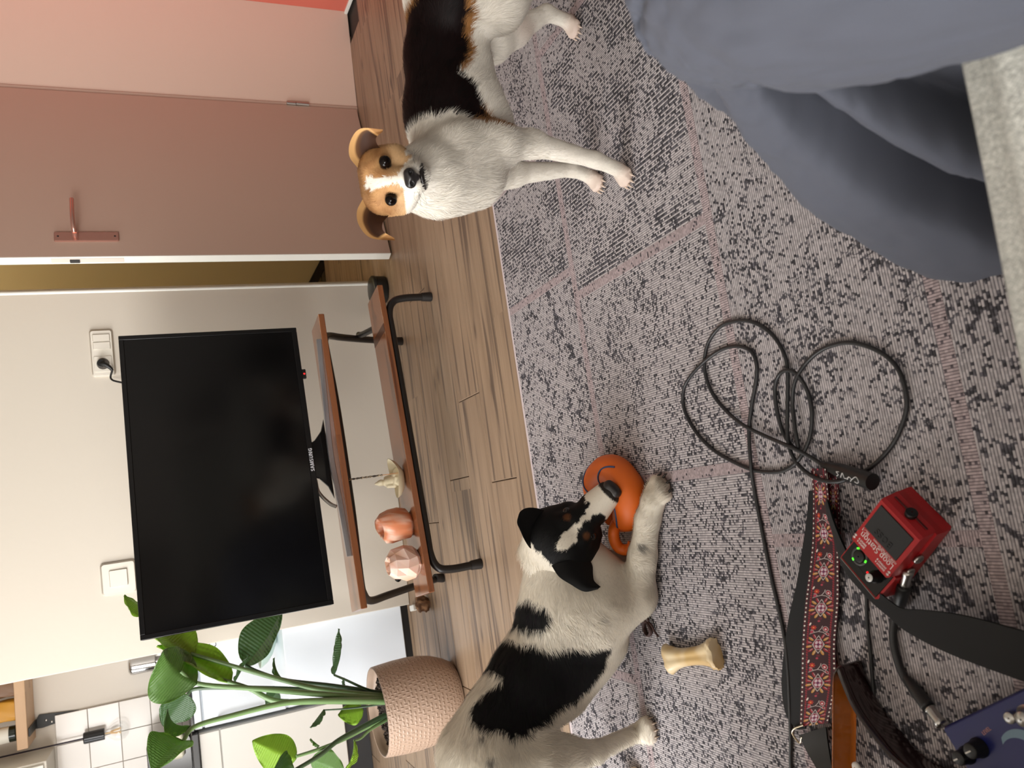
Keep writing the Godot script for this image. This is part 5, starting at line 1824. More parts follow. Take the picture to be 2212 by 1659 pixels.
func strap_texture() -> ImageTexture:
	var w := 256
	var h := 344
	var im := Image.create(w, h, false, Image.FORMAT_RGB8)
	im.fill(srgb(52, 18, 24))
	var dot := func(cx: float, cy: float, rx: float, ry: float, a: float, c: Color):
		var m := int(maxf(rx, ry)) + 1
		for y in range(int(cy) - m, int(cy) + m + 1):
			for x in range(maxi(int(cx) - m, 0), mini(int(cx) + m + 1, w)):
				var d := Vector2(x - cx, y - cy).rotated(-a)
				if d.x * d.x / (rx * rx) + d.y * d.y / (ry * ry) <= 1.0:
					im.set_pixel(x, posmod(y, h), c)
	var stroke := func(pts: Array, r: float, c: Color):
		for i in pts.size() - 1:
			for s in 14:
				var q: Vector2 = pts[i].lerp(pts[i + 1], s / 14.0)
				dot.call(q.x, q.y, r, r, 0.0, c)
	var red := srgb(150, 26, 40)
	var wine := srgb(98, 18, 34)
	var gold := srgb(196, 142, 62)
	var grey := srgb(186, 176, 172)
	var rose := srgb(176, 60, 80)
	var white := srgb(226, 216, 206)
	for e in [0, 1]:
		var x0 := 20.0 if e == 0 else 236.0
		for k in 16:
			var y := k * 21.5
			dot.call(x0 + (24 if e == 0 else -24), y, 11, 5.5, 0.8, red)
			dot.call(x0 + (24 if e == 0 else -24), y + 10.7, 11, 5.5, -0.8, wine)
		for k in 8:
			dot.call(x0 - (8 if e == 0 else -8), k * 43.0 + 8, 6.5, 8.5, 0.0, white)
			dot.call(x0 - (8 if e == 0 else -8), k * 43.0 + 30, 5, 7, 0.0, wine)
	# medallion with petals
	var cx := 128.0
	var cy := 226.0
	for k in 14:
		var a := TAU * (k + 0.5) / 14
		if absf(sin(a)) < 0.97:
			var c: Color = gold if k % 2 == 0 else red
			dot.call(cx + cos(a) * 72, cy + sin(a) * 82, 24, 10.5, a, c)
			dot.call(cx + cos(a) * 72 + 4, cy + sin(a) * 82 - 4, 16, 2.4, a, grey)
	stroke.call([Vector2(cx, cy - 82), Vector2(cx + 20, cy - 46), Vector2(cx + 45, cy), Vector2(cx + 20, cy + 48), Vector2(cx, cy + 78), Vector2(cx - 20, cy + 48), Vector2(cx - 45, cy), Vector2(cx - 20, cy - 46), Vector2(cx, cy - 82)], 3.2, grey)
	dot.call(cx, cy, 40, 50, 0.0, grey)
	dot.call(cx, cy, 35, 45, 0.0, srgb(130, 34, 60))
	for s in [Vector2(-1, -1), Vector2(1, -1), Vector2(-1, 1), Vector2(1, 1)]:
		dot.call(cx + s.x * 14, cy + s.y * 18, 11, 15, 0.3 * s.x * s.y, srgb(206, 186, 194))
	dot.call(cx, cy, 5, 12, 0.6, srgb(90, 30, 80))
	dot.call(cx, cy, 12, 4, 0.4, srgb(90, 30, 80))
	# flower and twig between the medallions
	for k in 8:
		var a := TAU * k / 8
		dot.call(84 + cos(a) * 14, 68 + sin(a) * 14, 11, 4.5, a, srgb(190, 52, 36))
	dot.call(84, 68, 5, 5, 0.0, srgb(230, 180, 70))
	stroke.call([Vector2(58, 128), Vector2(92, 114), Vector2(124, 104), Vector2(146, 72), Vector2(150, 52)], 3.0, grey)
	stroke.call([Vector2(124, 104), Vector2(160, 112), Vector2(186, 136)], 3.0, grey)
	stroke.call([Vector2(62, 92), Vector2(76, 90), Vector2(88, 104), Vector2(92, 114)], 2.6, grey)
	dot.call(176, 82, 21, 28, -0.5, grey)
	dot.call(176, 82, 16, 23, -0.5, red)
	dot.call(176, 84, 8, 10, -0.5, srgb(226, 196, 196))
	dot.call(192, 128, 10, 20, -0.6, grey)
	dot.call(192, 128, 6.5, 15, -0.6, red)
	dot.call(72, 108, 12, 15, 0.4, rose)
	dot.call(128, 326, 14, 12, 0.0, wine)
	dot.call(120, 6, 10, 9, 0.0, rose)
	dot.call(56, 34, 7, 16, 0.4, white)
	var t := ImageTexture.create_from_image(im)
	return t


func guitar() -> void:
	var g := thing("guitar", "worn sunburst electric guitar lying on the rug, its horn with bare wood in view", "guitar")
	var outline := spline([Vector3(-0.297, 0, -0.893), Vector3(-0.306, 0, -0.908), Vector3(-0.335, 0, -0.918), Vector3(-0.39, 0, -0.933), Vector3(-0.46, 0, -0.952), Vector3(-0.56, 0, -0.975), Vector3(-0.68, 0, -0.965), Vector3(-0.76, 0, -0.90), Vector3(-0.775, 0, -0.80), Vector3(-0.74, 0, -0.70), Vector3(-0.66, 0, -0.63), Vector3(-0.54, 0, -0.60), Vector3(-0.45, 0, -0.62), Vector3(-0.405, 0, -0.66), Vector3(-0.40, 0, -0.71), Vector3(-0.412, 0, -0.755), Vector3(-0.415, 0, -0.79), Vector3(-0.405, 0, -0.82), Vector3(-0.385, 0, -0.845), Vector3(-0.35, 0, -0.875), Vector3(-0.315, 0, -0.888)], 6, true)
	var poly := PackedVector2Array()
	for p in outline:
		poly.append(Vector2(p.x, p.z))
	# layers: inset and height
	var lay := [Vector2(0.005, 0.007), Vector2(0.0015, 0.0085), Vector2(0.0, 0.013), Vector2(0.0, 0.042), Vector2(0.001, 0.0475), Vector2(0.003, 0.0512), Vector2(0.0058, 0.0525)]
	var np := poly.size()
	var area := 0.0
	for k in np:
		area += poly[k].cross(poly[(k + 1) % np])
	var sg := 1.0 if area > 0 else -1.0
	var inset := func(d: float) -> PackedVector2Array:
		var o := PackedVector2Array()
		for k in np:
			var e := (poly[(k + 1) % np] - poly[(k + np - 1) % np]).normalized()
			o.append(poly[k] + Vector2(-e.y, e.x) * sg * d)
		return o
	var b := MB.new()
	var rows := []
	for q in lay:
		var pp: PackedVector2Array = inset.call(q.x)
		var ring := PackedVector3Array()
		for k in np:
			ring.append(Vector3(pp[k].x, q.y, pp[k].y))
		if sg > 0:
			ring.reverse()
		rows.append(ring)
	rows.reverse()
	b.grid(rows, true)
	# fix the direction of the sides if the outline ran the other way round
	var ctr := Vector3(-0.55, 0.03, -0.78)
	if b.n[b.n.size() / 2].dot(b.v[b.n.size() / 2] - ctr) < 0:
		for i in b.n.size():
			b.n[i] = -b.n[i]
		for k in range(0, b.ix.size(), 3):
			var s := b.ix[k]
			b.ix[k] = b.ix[k + 1]
			b.ix[k + 1] = s
	# sunburst: amber on the far upper side, nearly black round the horn's inner side
	for i in b.v.size():
		var p := b.v[i]
		var amber := smoothstep(-0.895, -0.915, p.z) * smoothstep(-0.30, -0.33, p.x)
		b.c[i] = lin(34, 20, 16).lerp(lin(206, 112, 28), amber)
	var em := vmat(0.14)
	em.clearcoat_enabled = true
	em.clearcoat = 0.8
	em.clearcoat_roughness = 0.08
	obj("body_edge", b, em, g)
	var tp: PackedVector2Array = inset.call(0.0056)
	var top := MB.new()
	var ids := Geometry2D.triangulate_polygon(tp)
	for p in tp:
		top.vert(Vector3(p.x, 0.0525, p.y), Vector3.UP, Vector2((p.x + 0.8) / 0.55, (p.y + 1.0) / 0.45))
	for k in range(0, ids.size(), 3):
		var p0 := top.v[ids[k]]
		if (top.v[ids[k + 2]] - p0).cross(top.v[ids[k + 1]] - p0).y > 0:
			top.tri(ids[k], ids[k + 1], ids[k + 2])
		else:
			top.tri(ids[k], ids[k + 2], ids[k + 1])
	# bare alder with a rest of grey-blue paint towards the cutaway
	var n1 := fnoise(41, 0.02, 3)
	var n2 := fnoise(42, 0.2, 3)
	var im := Image.create(512, 512, false, Image.FORMAT_RGB8)
	for y in 512:
		for x in 512:
			var px := x / 512.0 * 0.55 - 0.8
			var pz := y / 512.0 * 0.45 - 1.0
			var near := 1e9
			for q in [Vector2(-0.31, -0.893), Vector2(-0.35, -0.88), Vector2(-0.385, -0.85), Vector2(-0.408, -0.82), Vector2(-0.416, -0.79), Vector2(-0.41, -0.75), Vector2(-0.40, -0.70)]:
				near = minf(near, Vector2(px, pz).distance_to(q))
			var paint_left := smoothstep(0.034, 0.012, near + n1.get_noise_2d(x, y) * 0.014)
			var wood := srgb(188, 140, 116).lerp(srgb(160, 108, 88), clampf(0.5 + n2.get_noise_2d(x * 0.08, y * 1.2) * 0.9, 0, 1))
			wood = wood.lerp(srgb(96, 70, 60), smoothstep(0.25, 0.55, n1.get_noise_2d(x * 0.6, y * 3.0)) * 0.5)
			im.set_pixel(x, y, wood.lerp(srgb(104, 106, 112), paint_left))
	var tm := mat(Color.WHITE, 0.4)
	tm.albedo_texture = ImageTexture.create_from_image(im)
	obj("body_top", top, tm, g)
	var pin := MB.new()
	pin.lathe([Vector2(0.007, 0.0), Vector2(0.007, 0.002), Vector2(0.005, 0.004), Vector2(0.001, 0.0045)], 16, Transform3D(Basis(), Vector3(-0.4301, 0.0525, -0.8943)))
	obj("screw", pin, M.white_plastic, g)
	# embroidered strap: lies along the rug past the horn, folded over at its far end
	var st := thing("guitar_strap", "embroidered red and black floral guitar strap with black webbing, lying on the rug", "strap")
	var tex := strap_texture()
	var sm := mat(Color.WHITE, 0.75)
	sm.albedo_texture = tex
	var bl := mat(srgb(16, 16, 17), 0.85)
	# rows of the photograph's strap: far edge and near edge
	var far := [Vector3(-0.0243, 0.016, -0.9085), Vector3(-0.0568, 0.014, -0.9147), Vector3(-0.0906, 0.012, -0.9259), Vector3(-0.1313, 0.012, -0.9388), Vector3(-0.1723, 0.013, -0.9545), Vector3(-0.2215, 0.012, -0.9776), Vector3(-0.286, 0.011, -1.0031), Vector3(-0.3509, 0.011, -1.0228), Vector3(-0.4164, 0.012, -1.0426)]
	var near := [Vector3(-0.0266, 0.026, -0.8689), Vector3(-0.0581, 0.022, -0.8769), Vector3(-0.0911, 0.02, -0.8824), Vector3(-0.131, 0.016, -0.8839), Vector3(-0.1706, 0.014, -0.8947), Vector3(-0.2173, 0.012, -0.9091), Vector3(-0.2775, 0.014, -0.9293), Vector3(-0.3353, 0.022, -0.9368), Vector3(-0.3938, 0.022, -0.9668)]
	var cen := []
	var sid := []
	for i in far.size():
		cen.append((far[i] + near[i]) * 0.5)
		sid.append((near[i] - far[i]) * 0.5)
	obj("embroidered_band", ribbon(cen, sid, 8, 0.002, 0.058), sm, st)
	# second fold of the band beside it
	var f2 := [Vector3(-0.0325, 0.012, -0.8819), Vector3(-0.0622, 0.011, -0.889), Vector3(-0.0886, 0.01, -0.8971), Vector3(-0.112, 0.009, -0.9017), Vector3(-0.1388, 0.008, -0.9036)]
	var n2b := [Vector3(-0.0338, 0.014, -0.8627), Vector3(-0.0631, 0.014, -0.867), Vector3(-0.0891, 0.013, -0.8732), Vector3(-0.112, 0.012, -0.8794), Vector3(-0.1383, 0.011, -0.8864)]
	cen = []
	sid = []
	for i in f2.size():
		cen.append((f2[i] + n2b[i]) * 0.5)
		sid.append((n2b[i] - f2[i]) * 0.5)
	obj("embroidered_band", ribbon(cen, sid, 6, 0.002, 0.058), sm, st)
	# black webbing under it towards the buckle
	var fw := [Vector3(-0.0566, 0.009, -0.9283), Vector3(-0.0905, 0.009, -0.9404), Vector3(-0.1386, 0.009, -0.9631), Vector3(-0.1948, 0.01, -0.9902), Vector3(-0.2532, 0.01, -1.0245), Vector3(-0.313, 0.01, -1.0525), Vector3(-0.3655, 0.01, -1.0702), Vector3(-0.4047, 0.01, -1.0704), Vector3(-0.4218, 0.011, -1.0512)]
	var nw := [Vector3(-0.0577, 0.008, -0.9137), Vector3(-0.0913, 0.008, -0.9227), Vector3(-0.1387, 0.008, -0.9355), Vector3(-0.1936, 0.008, -0.9532), Vector3(-0.2495, 0.008, -0.9749), Vector3(-0.3066, 0.008, -0.9972), Vector3(-0.357, 0.008, -1.0138), Vector3(-0.3967, 0.008, -1.0245), Vector3(-0.419, 0.009, -1.0345)]
	cen = []
	sid = []
	for i in fw.size():
		cen.append((fw[i] + nw[i]) * 0.5)
		sid.append((nw[i] - fw[i]) * 0.5)
	obj("webbing", ribbon(cen, sid, 6, 0.003), bl, st)
	var buckle := MB.new()
	buckle.tube(spline([Vector3(-0.4099, 0.016, -1.0286), Vector3(-0.4209, 0.014, -1.0539), Vector3(-0.4304, 0.013, -1.0617), Vector3(-0.4403, 0.013, -1.0521), Vector3(-0.4391, 0.016, -1.0435), Vector3(-0.4286, 0.018, -1.0355)], 5), 0.0016, 8)
	obj("buckle", buckle, mat(srgb(200, 186, 160), 0.2, 1.0), st)
	# leather end tab towards the guitar's button
	var ft := [Vector3(-0.4278, 0.016, -1.0424), Vector3(-0.4485, 0.02, -1.026), Vector3(-0.4646, 0.03, -0.9998), Vector3(-0.4834, 0.045, -0.9677)]
	var nt := [Vector3(-0.4012, 0.02, -0.9753), Vector3(-0.4315, 0.026, -0.971), Vector3(-0.4533, 0.036, -0.9597), Vector3(-0.472, 0.052, -0.9316)]
	cen = []
	sid = []
	for i in ft.size():
		cen.append((ft[i] + nt[i]) * 0.5)
		sid.append((nt[i] - ft[i]) * 0.5)
	obj("leather_end", ribbon(cen, sid, 6, 0.003), mat(srgb(22, 22, 21), 0.5), st)
	# the other end of the webbing: edge-on by the red pedal, then twisting flat towards the couch
	var tw := thing("webbing_strap", "wide black webbing strap end that twists past the red pedal towards the couch", "strap")
	var fa := [Vector3(-0.0704, 0.03, -0.8739), Vector3(-0.0877, 0.04, -0.8616), Vector3(-0.1062, 0.046, -0.8521), Vector3(-0.137, 0.05, -0.8381), Vector3(-0.1537, 0.052, -0.8229), Vector3(-0.1854, 0.052, -0.7996), Vector3(-0.2012, 0.05, -0.7819), Vector3(-0.2093, 0.05, -0.7648), Vector3(-0.2079, 0.055, -0.7264), Vector3(-0.2095, 0.06, -0.6673), Vector3(-0.2189, 0.07, -0.5875)]
	var na := [Vector3(-0.0713, 0.016, -0.8918), Vector3(-0.0896, 0.018, -0.8929), Vector3(-0.1133, 0.02, -0.8875), Vector3(-0.1569, 0.024, -0.8787), Vector3(-0.173, 0.032, -0.8633), Vector3(-0.1878, 0.042, -0.8389), Vector3(-0.2064, 0.046, -0.8151), Vector3(-0.2225, 0.046, -0.7931), Vector3(-0.2402, 0.045, -0.7685), Vector3(-0.2609, 0.045, -0.7095), Vector3(-0.2789, 0.05, -0.6151)]
	cen = []
	sid = []
	for i in fa.size():
		cen.append((fa[i] + na[i]) * 0.5)
		sid.append((na[i] - fa[i]) * 0.5)
	obj("webbing", ribbon(cen, sid, 8, 0.003), bl, tw)


func toys() -> void:
	var orange := mat(srgb(226, 106, 24), 0.5)
	var t := thing("dog_toy", "orange curved rubber dog toy with thin blue lines under the bowing dog's muzzle", "dog toy")
	var pts := [Vector3(-0.0774, 0.03, -1.4794), Vector3(-0.0412, 0.032, -1.5177), Vector3(-0.0011, 0.034, -1.5173), Vector3(0.0226, 0.036, -1.4756), Vector3(0.0186, 0.038, -1.4252), Vector3(-0.0121, 0.038, -1.3945), Vector3(-0.047, 0.036, -1.391), Vector3(-0.0768, 0.034, -1.4181), Vector3(-0.0948, 0.034, -1.4534)]
	var path := spline(pts, 10)
	var rad := spline1([0.018, 0.027, 0.031, 0.031, 0.032, 0.034, 0.034, 0.03, 0.012], 10)
	var b := MB.new()
	b.tube(path, rad, 28)
	var nz := fnoise(9, 20.0, 2)
	for i in b.v.size():
		b.v[i] += b.n[i] * 0.0018 * nz.get_noise_3dv(b.v[i])
	obj("body", b, orange, t)
	var tl := MB.new()
	tl.tube(spline([Vector3(-0.0855, 0.048, -1.438), Vector3(-0.0985, 0.062, -1.4296), Vector3(-0.1162, 0.062, -1.4335), Vector3(-0.1332, 0.054, -1.4358), Vector3(-0.1404, 0.044, -1.4292), Vector3(-0.137, 0.036, -1.416), Vector3(-0.1275, 0.032, -1.4124)], 8), 0.0115, 16)
	obj("tail", tl, orange, t)
	# blue seams that wind round the body
	var bm := mat(srgb(52, 74, 116), 0.5)
	for q in [[17, 31, 1.2, 3.6], [30, 44, 0.4, 2.4], [50, 76, 0.6, 2.2]]:
		var sp := PackedVector3Array()
		for i in 16:
			var f := i / 15.0
			var k := lerpf(q[0], q[1], f)
			var k0 := int(k)
			var c := path[k0].lerp(path[mini(k0 + 1, path.size() - 1)], k - k0)
			var tg := (path[mini(k0 + 1, path.size() - 1)] - path[k0]).normalized()
			var a := (Vector3.UP - tg * tg.y).normalized()
			var w := lerpf(q[2], q[3], f) - 1.5
			sp.append(c + (a * cos(w) + a.cross(tg) * sin(w)) * (rad[k0] + 0.0002))
		var s := MB.new()
		s.tube(sp, 0.0019, 8)
		obj("seam", s, bm, t)
	# pressed rawhide bone
	var p0: Vector3 = Vector3(-0.3544, 0.02, -1.3785)
	var p1: Vector3 = Vector3(-0.3247, 0.02, -1.2172)
	var bn := MB.new()
	var rows := []
	var ax := (p1 - p0).normalized()
	var sd := ax.cross(Vector3.UP).normalized()
	for i in 37:
		var u := i / 36.0
		var e := absf(u * 2.0 - 1.0)
		var wd := lerpf(0.0165, 0.031, pow(e, 2.6))
		var hh := lerpf(0.0125, 0.017, pow(e, 2.0))
		if i == 0 or i == 36:
			wd *= 0.86
			hh *= 0.8
		var ring := PackedVector3Array()
		for j in 36:
			var w := TAU * j / 36
			var groove := 1.0 - 0.22 * exp(-pow(wrapf(w - PI / 2, -PI, PI) / 0.3, 2))
			var kn := (0.0028 * nz.get_noise_3d(u * 9.0, cos(w) * 1.5, sin(w) * 1.5)) * smoothstep(0.55, 0.95, e) * (1.5 if u > 0.5 else 0.5)
			ring.append(p0.lerp(p1, u) + sd * (cos(w) * (wd + kn)) + Vector3.UP * (sin(w) * (hh * groove + kn)) + Vector3(0, -0.002, 0))
		rows.append(ring)
	bn.grid(rows, true)
	bn.cap(rows[0], -ax)
	bn.cap(rows[36], ax)
	for i in bn.v.size():
		bn.c[i] = lin(206, 172, 116).lerp(lin(226, 206, 168), smoothstep(-0.2, 0.5, nz.get_noise_3dv(bn.v[i] * 0.6)))
	if bn.n[40].dot(bn.v[40] - p0.lerp(p1, 0.03)) < 0:
		for i in bn.n.size():
			bn.n[i] = -bn.n[i]
		for k in range(0, bn.ix.size(), 3):
			var s := bn.ix[k]
			bn.ix[k] = bn.ix[k + 1]
			bn.ix[k + 1] = s
	var bm2 := vmat(0.25)
	bm2.clearcoat_enabled = true
	bm2.clearcoat = 0.5
	tag(obj("chew_bone", bn, bm2), "shiny tan rawhide chew bone on the rug behind the bowing dog's elbow", "chew bone")
	# knotted brown leather strip
	var lt := thing("leather_strip", "dark brown knotted leather strip on the rug beside the bowing dog's elbow", "strip")
	var lm := mat(srgb(66, 44, 40), 0.6)
	var s1 := MB.new()
	s1.tube(spline([Vector3(-0.2371, 0.014, -1.4616), Vector3(-0.2556, 0.012, -1.4527), Vector3(-0.2735, 0.013, -1.4462), Vector3(-0.2847, 0.015, -1.4413)], 6), 0.0042, 10, true, Vector3.UP, 0.6)
	obj("strip", s1, lm, lt)
	var s2 := MB.new()
	s2.tube(spline([Vector3(-0.2912, 0.012, -1.4675), Vector3(-0.286, 0.014, -1.4662), Vector3(-0.2807, 0.016, -1.4507), Vector3(-0.2808, 0.018, -1.4337), Vector3(-0.2863, 0.014, -1.4364), Vector3(-0.2909, 0.012, -1.4532), Vector3(-0.291, 0.012, -1.4656)], 5), 0.0034, 10)
	obj("knot", s2, lm, lt)
	var s3 := MB.new()
	s3.tube(spline([Vector3(-0.2861, 0.012, -1.4517), Vector3(-0.3028, 0.011, -1.4603), Vector3(-0.3161, 0.011, -1.4539), Vector3(-0.3155, 0.012, -1.44), Vector3(-0.3027, 0.013, -1.4327), Vector3(-0.2866, 0.014, -1.44)], 6), 0.003, 10, true, Vector3.UP, 1.6)
	obj("loop", s3, lm, lt)
	var s4 := MB.new()
	s4.tube(spline([Vector3(-0.287, 0.013, -1.4417), Vector3(-0.2969, 0.012, -1.4274), Vector3(-0.3075, 0.011, -1.422), Vector3(-0.3164, 0.011, -1.4113)], 6), 0.0022, 8)
	obj("strip", s4, lm, lt)



func paw(f: Field, heel: Vector3, dir: Vector3, s := 1.0) -> Array:
	# four toes; returns the tips for the nails
	dir = Vector3(dir.x, 0, dir.z).normalized()
	var side := dir.cross(Vector3.UP)
	var tips := []
	var w := [-0.0135, -0.0048, 0.0048, 0.0135]
	var l := [0.026, 0.034, 0.034, 0.026]
	f.cap(heel + Vector3.UP * 0.003, heel + dir * 0.012 * s, 0.0155 * s, 0.0145 * s, 0.01)
	for i in 4:
		var a: Vector3 = heel + side * (w[i] * 0.8 * s) + dir * 0.008 * s + Vector3.UP * 0.004 * s
		var b: Vector3 = heel + side * (w[i] * 1.15 * s) + dir * (l[i] * s)
		b.y = 0.0155
		f.cap(a, b, 0.0085 * s, 0.0088 * s, 0.0035)
		tips.append(b + dir * 0.007 * s + Vector3(0, -0.001, 0))
	return tips


func nails(parent: Node, tips: Array, dir: Vector3, m: Material) -> void:
	dir = Vector3(dir.x, 0, dir.z).normalized()
	for t in tips:
		var b := MB.new()
		b.tube(spline([t, t + dir * 0.006 + Vector3(0, -0.0015, 0), t + dir * 0.0105 + Vector3(0, -0.006, 0)], 4), [0.0026, 0.0026, 0.0025, 0.0023, 0.0021, 0.0017, 0.0013, 0.0009, 0.0005], 8)
		obj("nail", b, m, parent)


# strands of hair over a mesh: flow is a list of [point, direction]; lift and length per strand
func fur(mb: MB, count: int, length: float, width: float, flow: Array, s: int, skip = null, lenf = null) -> MB:
	var o := MB.new()
	var rng := RandomNumberGenerator.new()
	rng.seed = s
	var nt := mb.ix.size() / 3
	var acc := PackedFloat32Array()
	acc.resize(nt)
	var tot := 0.0
	for k in nt:
		var a := mb.v[mb.ix[k * 3]]
		tot += (mb.v[mb.ix[k * 3 + 1]] - a).cross(mb.v[mb.ix[k * 3 + 2]] - a).length()
		acc[k] = tot
	var clump := fnoise(s, 26.0, 2)
	for i in count:
		var k := mini(acc.bsearch((i + rng.randf()) / count * tot), nt - 1)
		var i0 := mb.ix[k * 3]
		var i1 := mb.ix[k * 3 + 1]
		var i2 := mb.ix[k * 3 + 2]
		var u := sqrt(rng.randf())
		var v := rng.randf()
		var w0 := 1.0 - u
		var w1 := u * (1.0 - v)
		var w2 := u * v
		var p := mb.v[i0] * w0 + mb.v[i1] * w1 + mb.v[i2] * w2
		if skip != null and skip.call(p):
			continue
		var n := (mb.n[i0] * w0 + mb.n[i1] * w1 + mb.n[i2] * w2).normalized()
		var d := Vector3.ZERO
		for q in flow:
			d += q[1] / (p.distance_squared_to(q[0]) + 0.0008)
		d = d.normalized()
		d -= n * d.dot(n)
		if d.length_squared() < 0.01:
			continue
		var cl := clump.get_noise_3dv(p)
		d = (d.normalized() + n.cross(d) * (cl * 1.1 + rng.randf_range(-0.22, 0.22))).normalized()
		var l: float = length * rng.randf_range(0.65, 1.2) * (lenf.call(p) if lenf != null else 1.0)
		var sd := n.cross(d).normalized() * width * rng.randf_range(0.7, 1.3)
		var m := p + d * (l * 0.5) + n * (l * 0.14 - 0.0006)
		var t := p + d * l + n * (l * rng.randf_range(0.10, 0.26) - 0.0004)
		p -= n * 0.001
		var c := mb.c[i0].lerp(mb.c[i1], w1).lerp(mb.c[i2], w2)
		var br := rng.randf_range(0.86, 1.1) + cl * 0.10
		o.col = Color(c.r * br, c.g * br, c.b * br)
		var nn := (n * 0.9 + (t - p).normalized().cross(sd.normalized()) * 0.25).normalized()
		if nn.dot(n) < 0:
			nn = n
		var f := o.v.size()
		o.vert(p - sd, nn)
		o.vert(p + sd, nn)
		o.vert(m - sd * 0.75, nn)
		o.vert(m + sd * 0.75, nn)
		o.vert(t, nn)
		if (o.v[f + 2] - o.v[f]).cross(o.v[f + 1] - o.v[f]).dot(n) > 0:
			o.tri(f, f + 1, f + 2)
			o.tri(f + 1, f + 3, f + 2)
			o.tri(f + 2, f + 3, f + 4)
		else:
			o.tri(f, f + 2, f + 1)
			o.tri(f + 1, f + 2, f + 3)
			o.tri(f + 2, f + 4, f + 3)
	return o


func flat_poly(pts: Array) -> PackedVector2Array:
	var o := PackedVector2Array()
	for p in pts:
		o.append(Vector2(p.x, p.y))
	return o


# a sheet between two edge curves, cupped, with a back face
func ear_sheet(inner: Array, outer: Array, cup: Vector3, thick: float, col: Callable) -> MB:
	var a := spline(inner, 6)
	var c := spline(outer, 6)
	var n := mini(a.size(), c.size())
	var b := MB.new()
	var rows := []
	var back := []
	for i in n:
		var t := i / float(n - 1)
		var row := PackedVector3Array()
		var rb := PackedVector3Array()
		for j in 13:
			var v := j / 12.0
			var p := a[i].lerp(c[i], v) + cup * (sin(PI * v) * (1.0 - 0.75 * t))
			row.append(p)
			rb.append(p + cup.normalized() * thick)
		rb.reverse()
		rows.append(row)
		back.append(rb)
	b.grid(rows, false)
	for i in n:
		for j in 13:
			b.c[i * 13 + j] = col.call(i / float(n - 1), j / 12.0, true)
	var f := b.v.size()
	b.grid(back, false)
	for i in n:
		for j in 13:
			b.c[f + i * 13 + j] = col.call(i / float(n - 1), 1.0 - j / 12.0, false)
	return b


func coat_material() -> StandardMaterial3D:
	var m := vmat(0.62)
	m.metallic_specular = 0.3
	return m


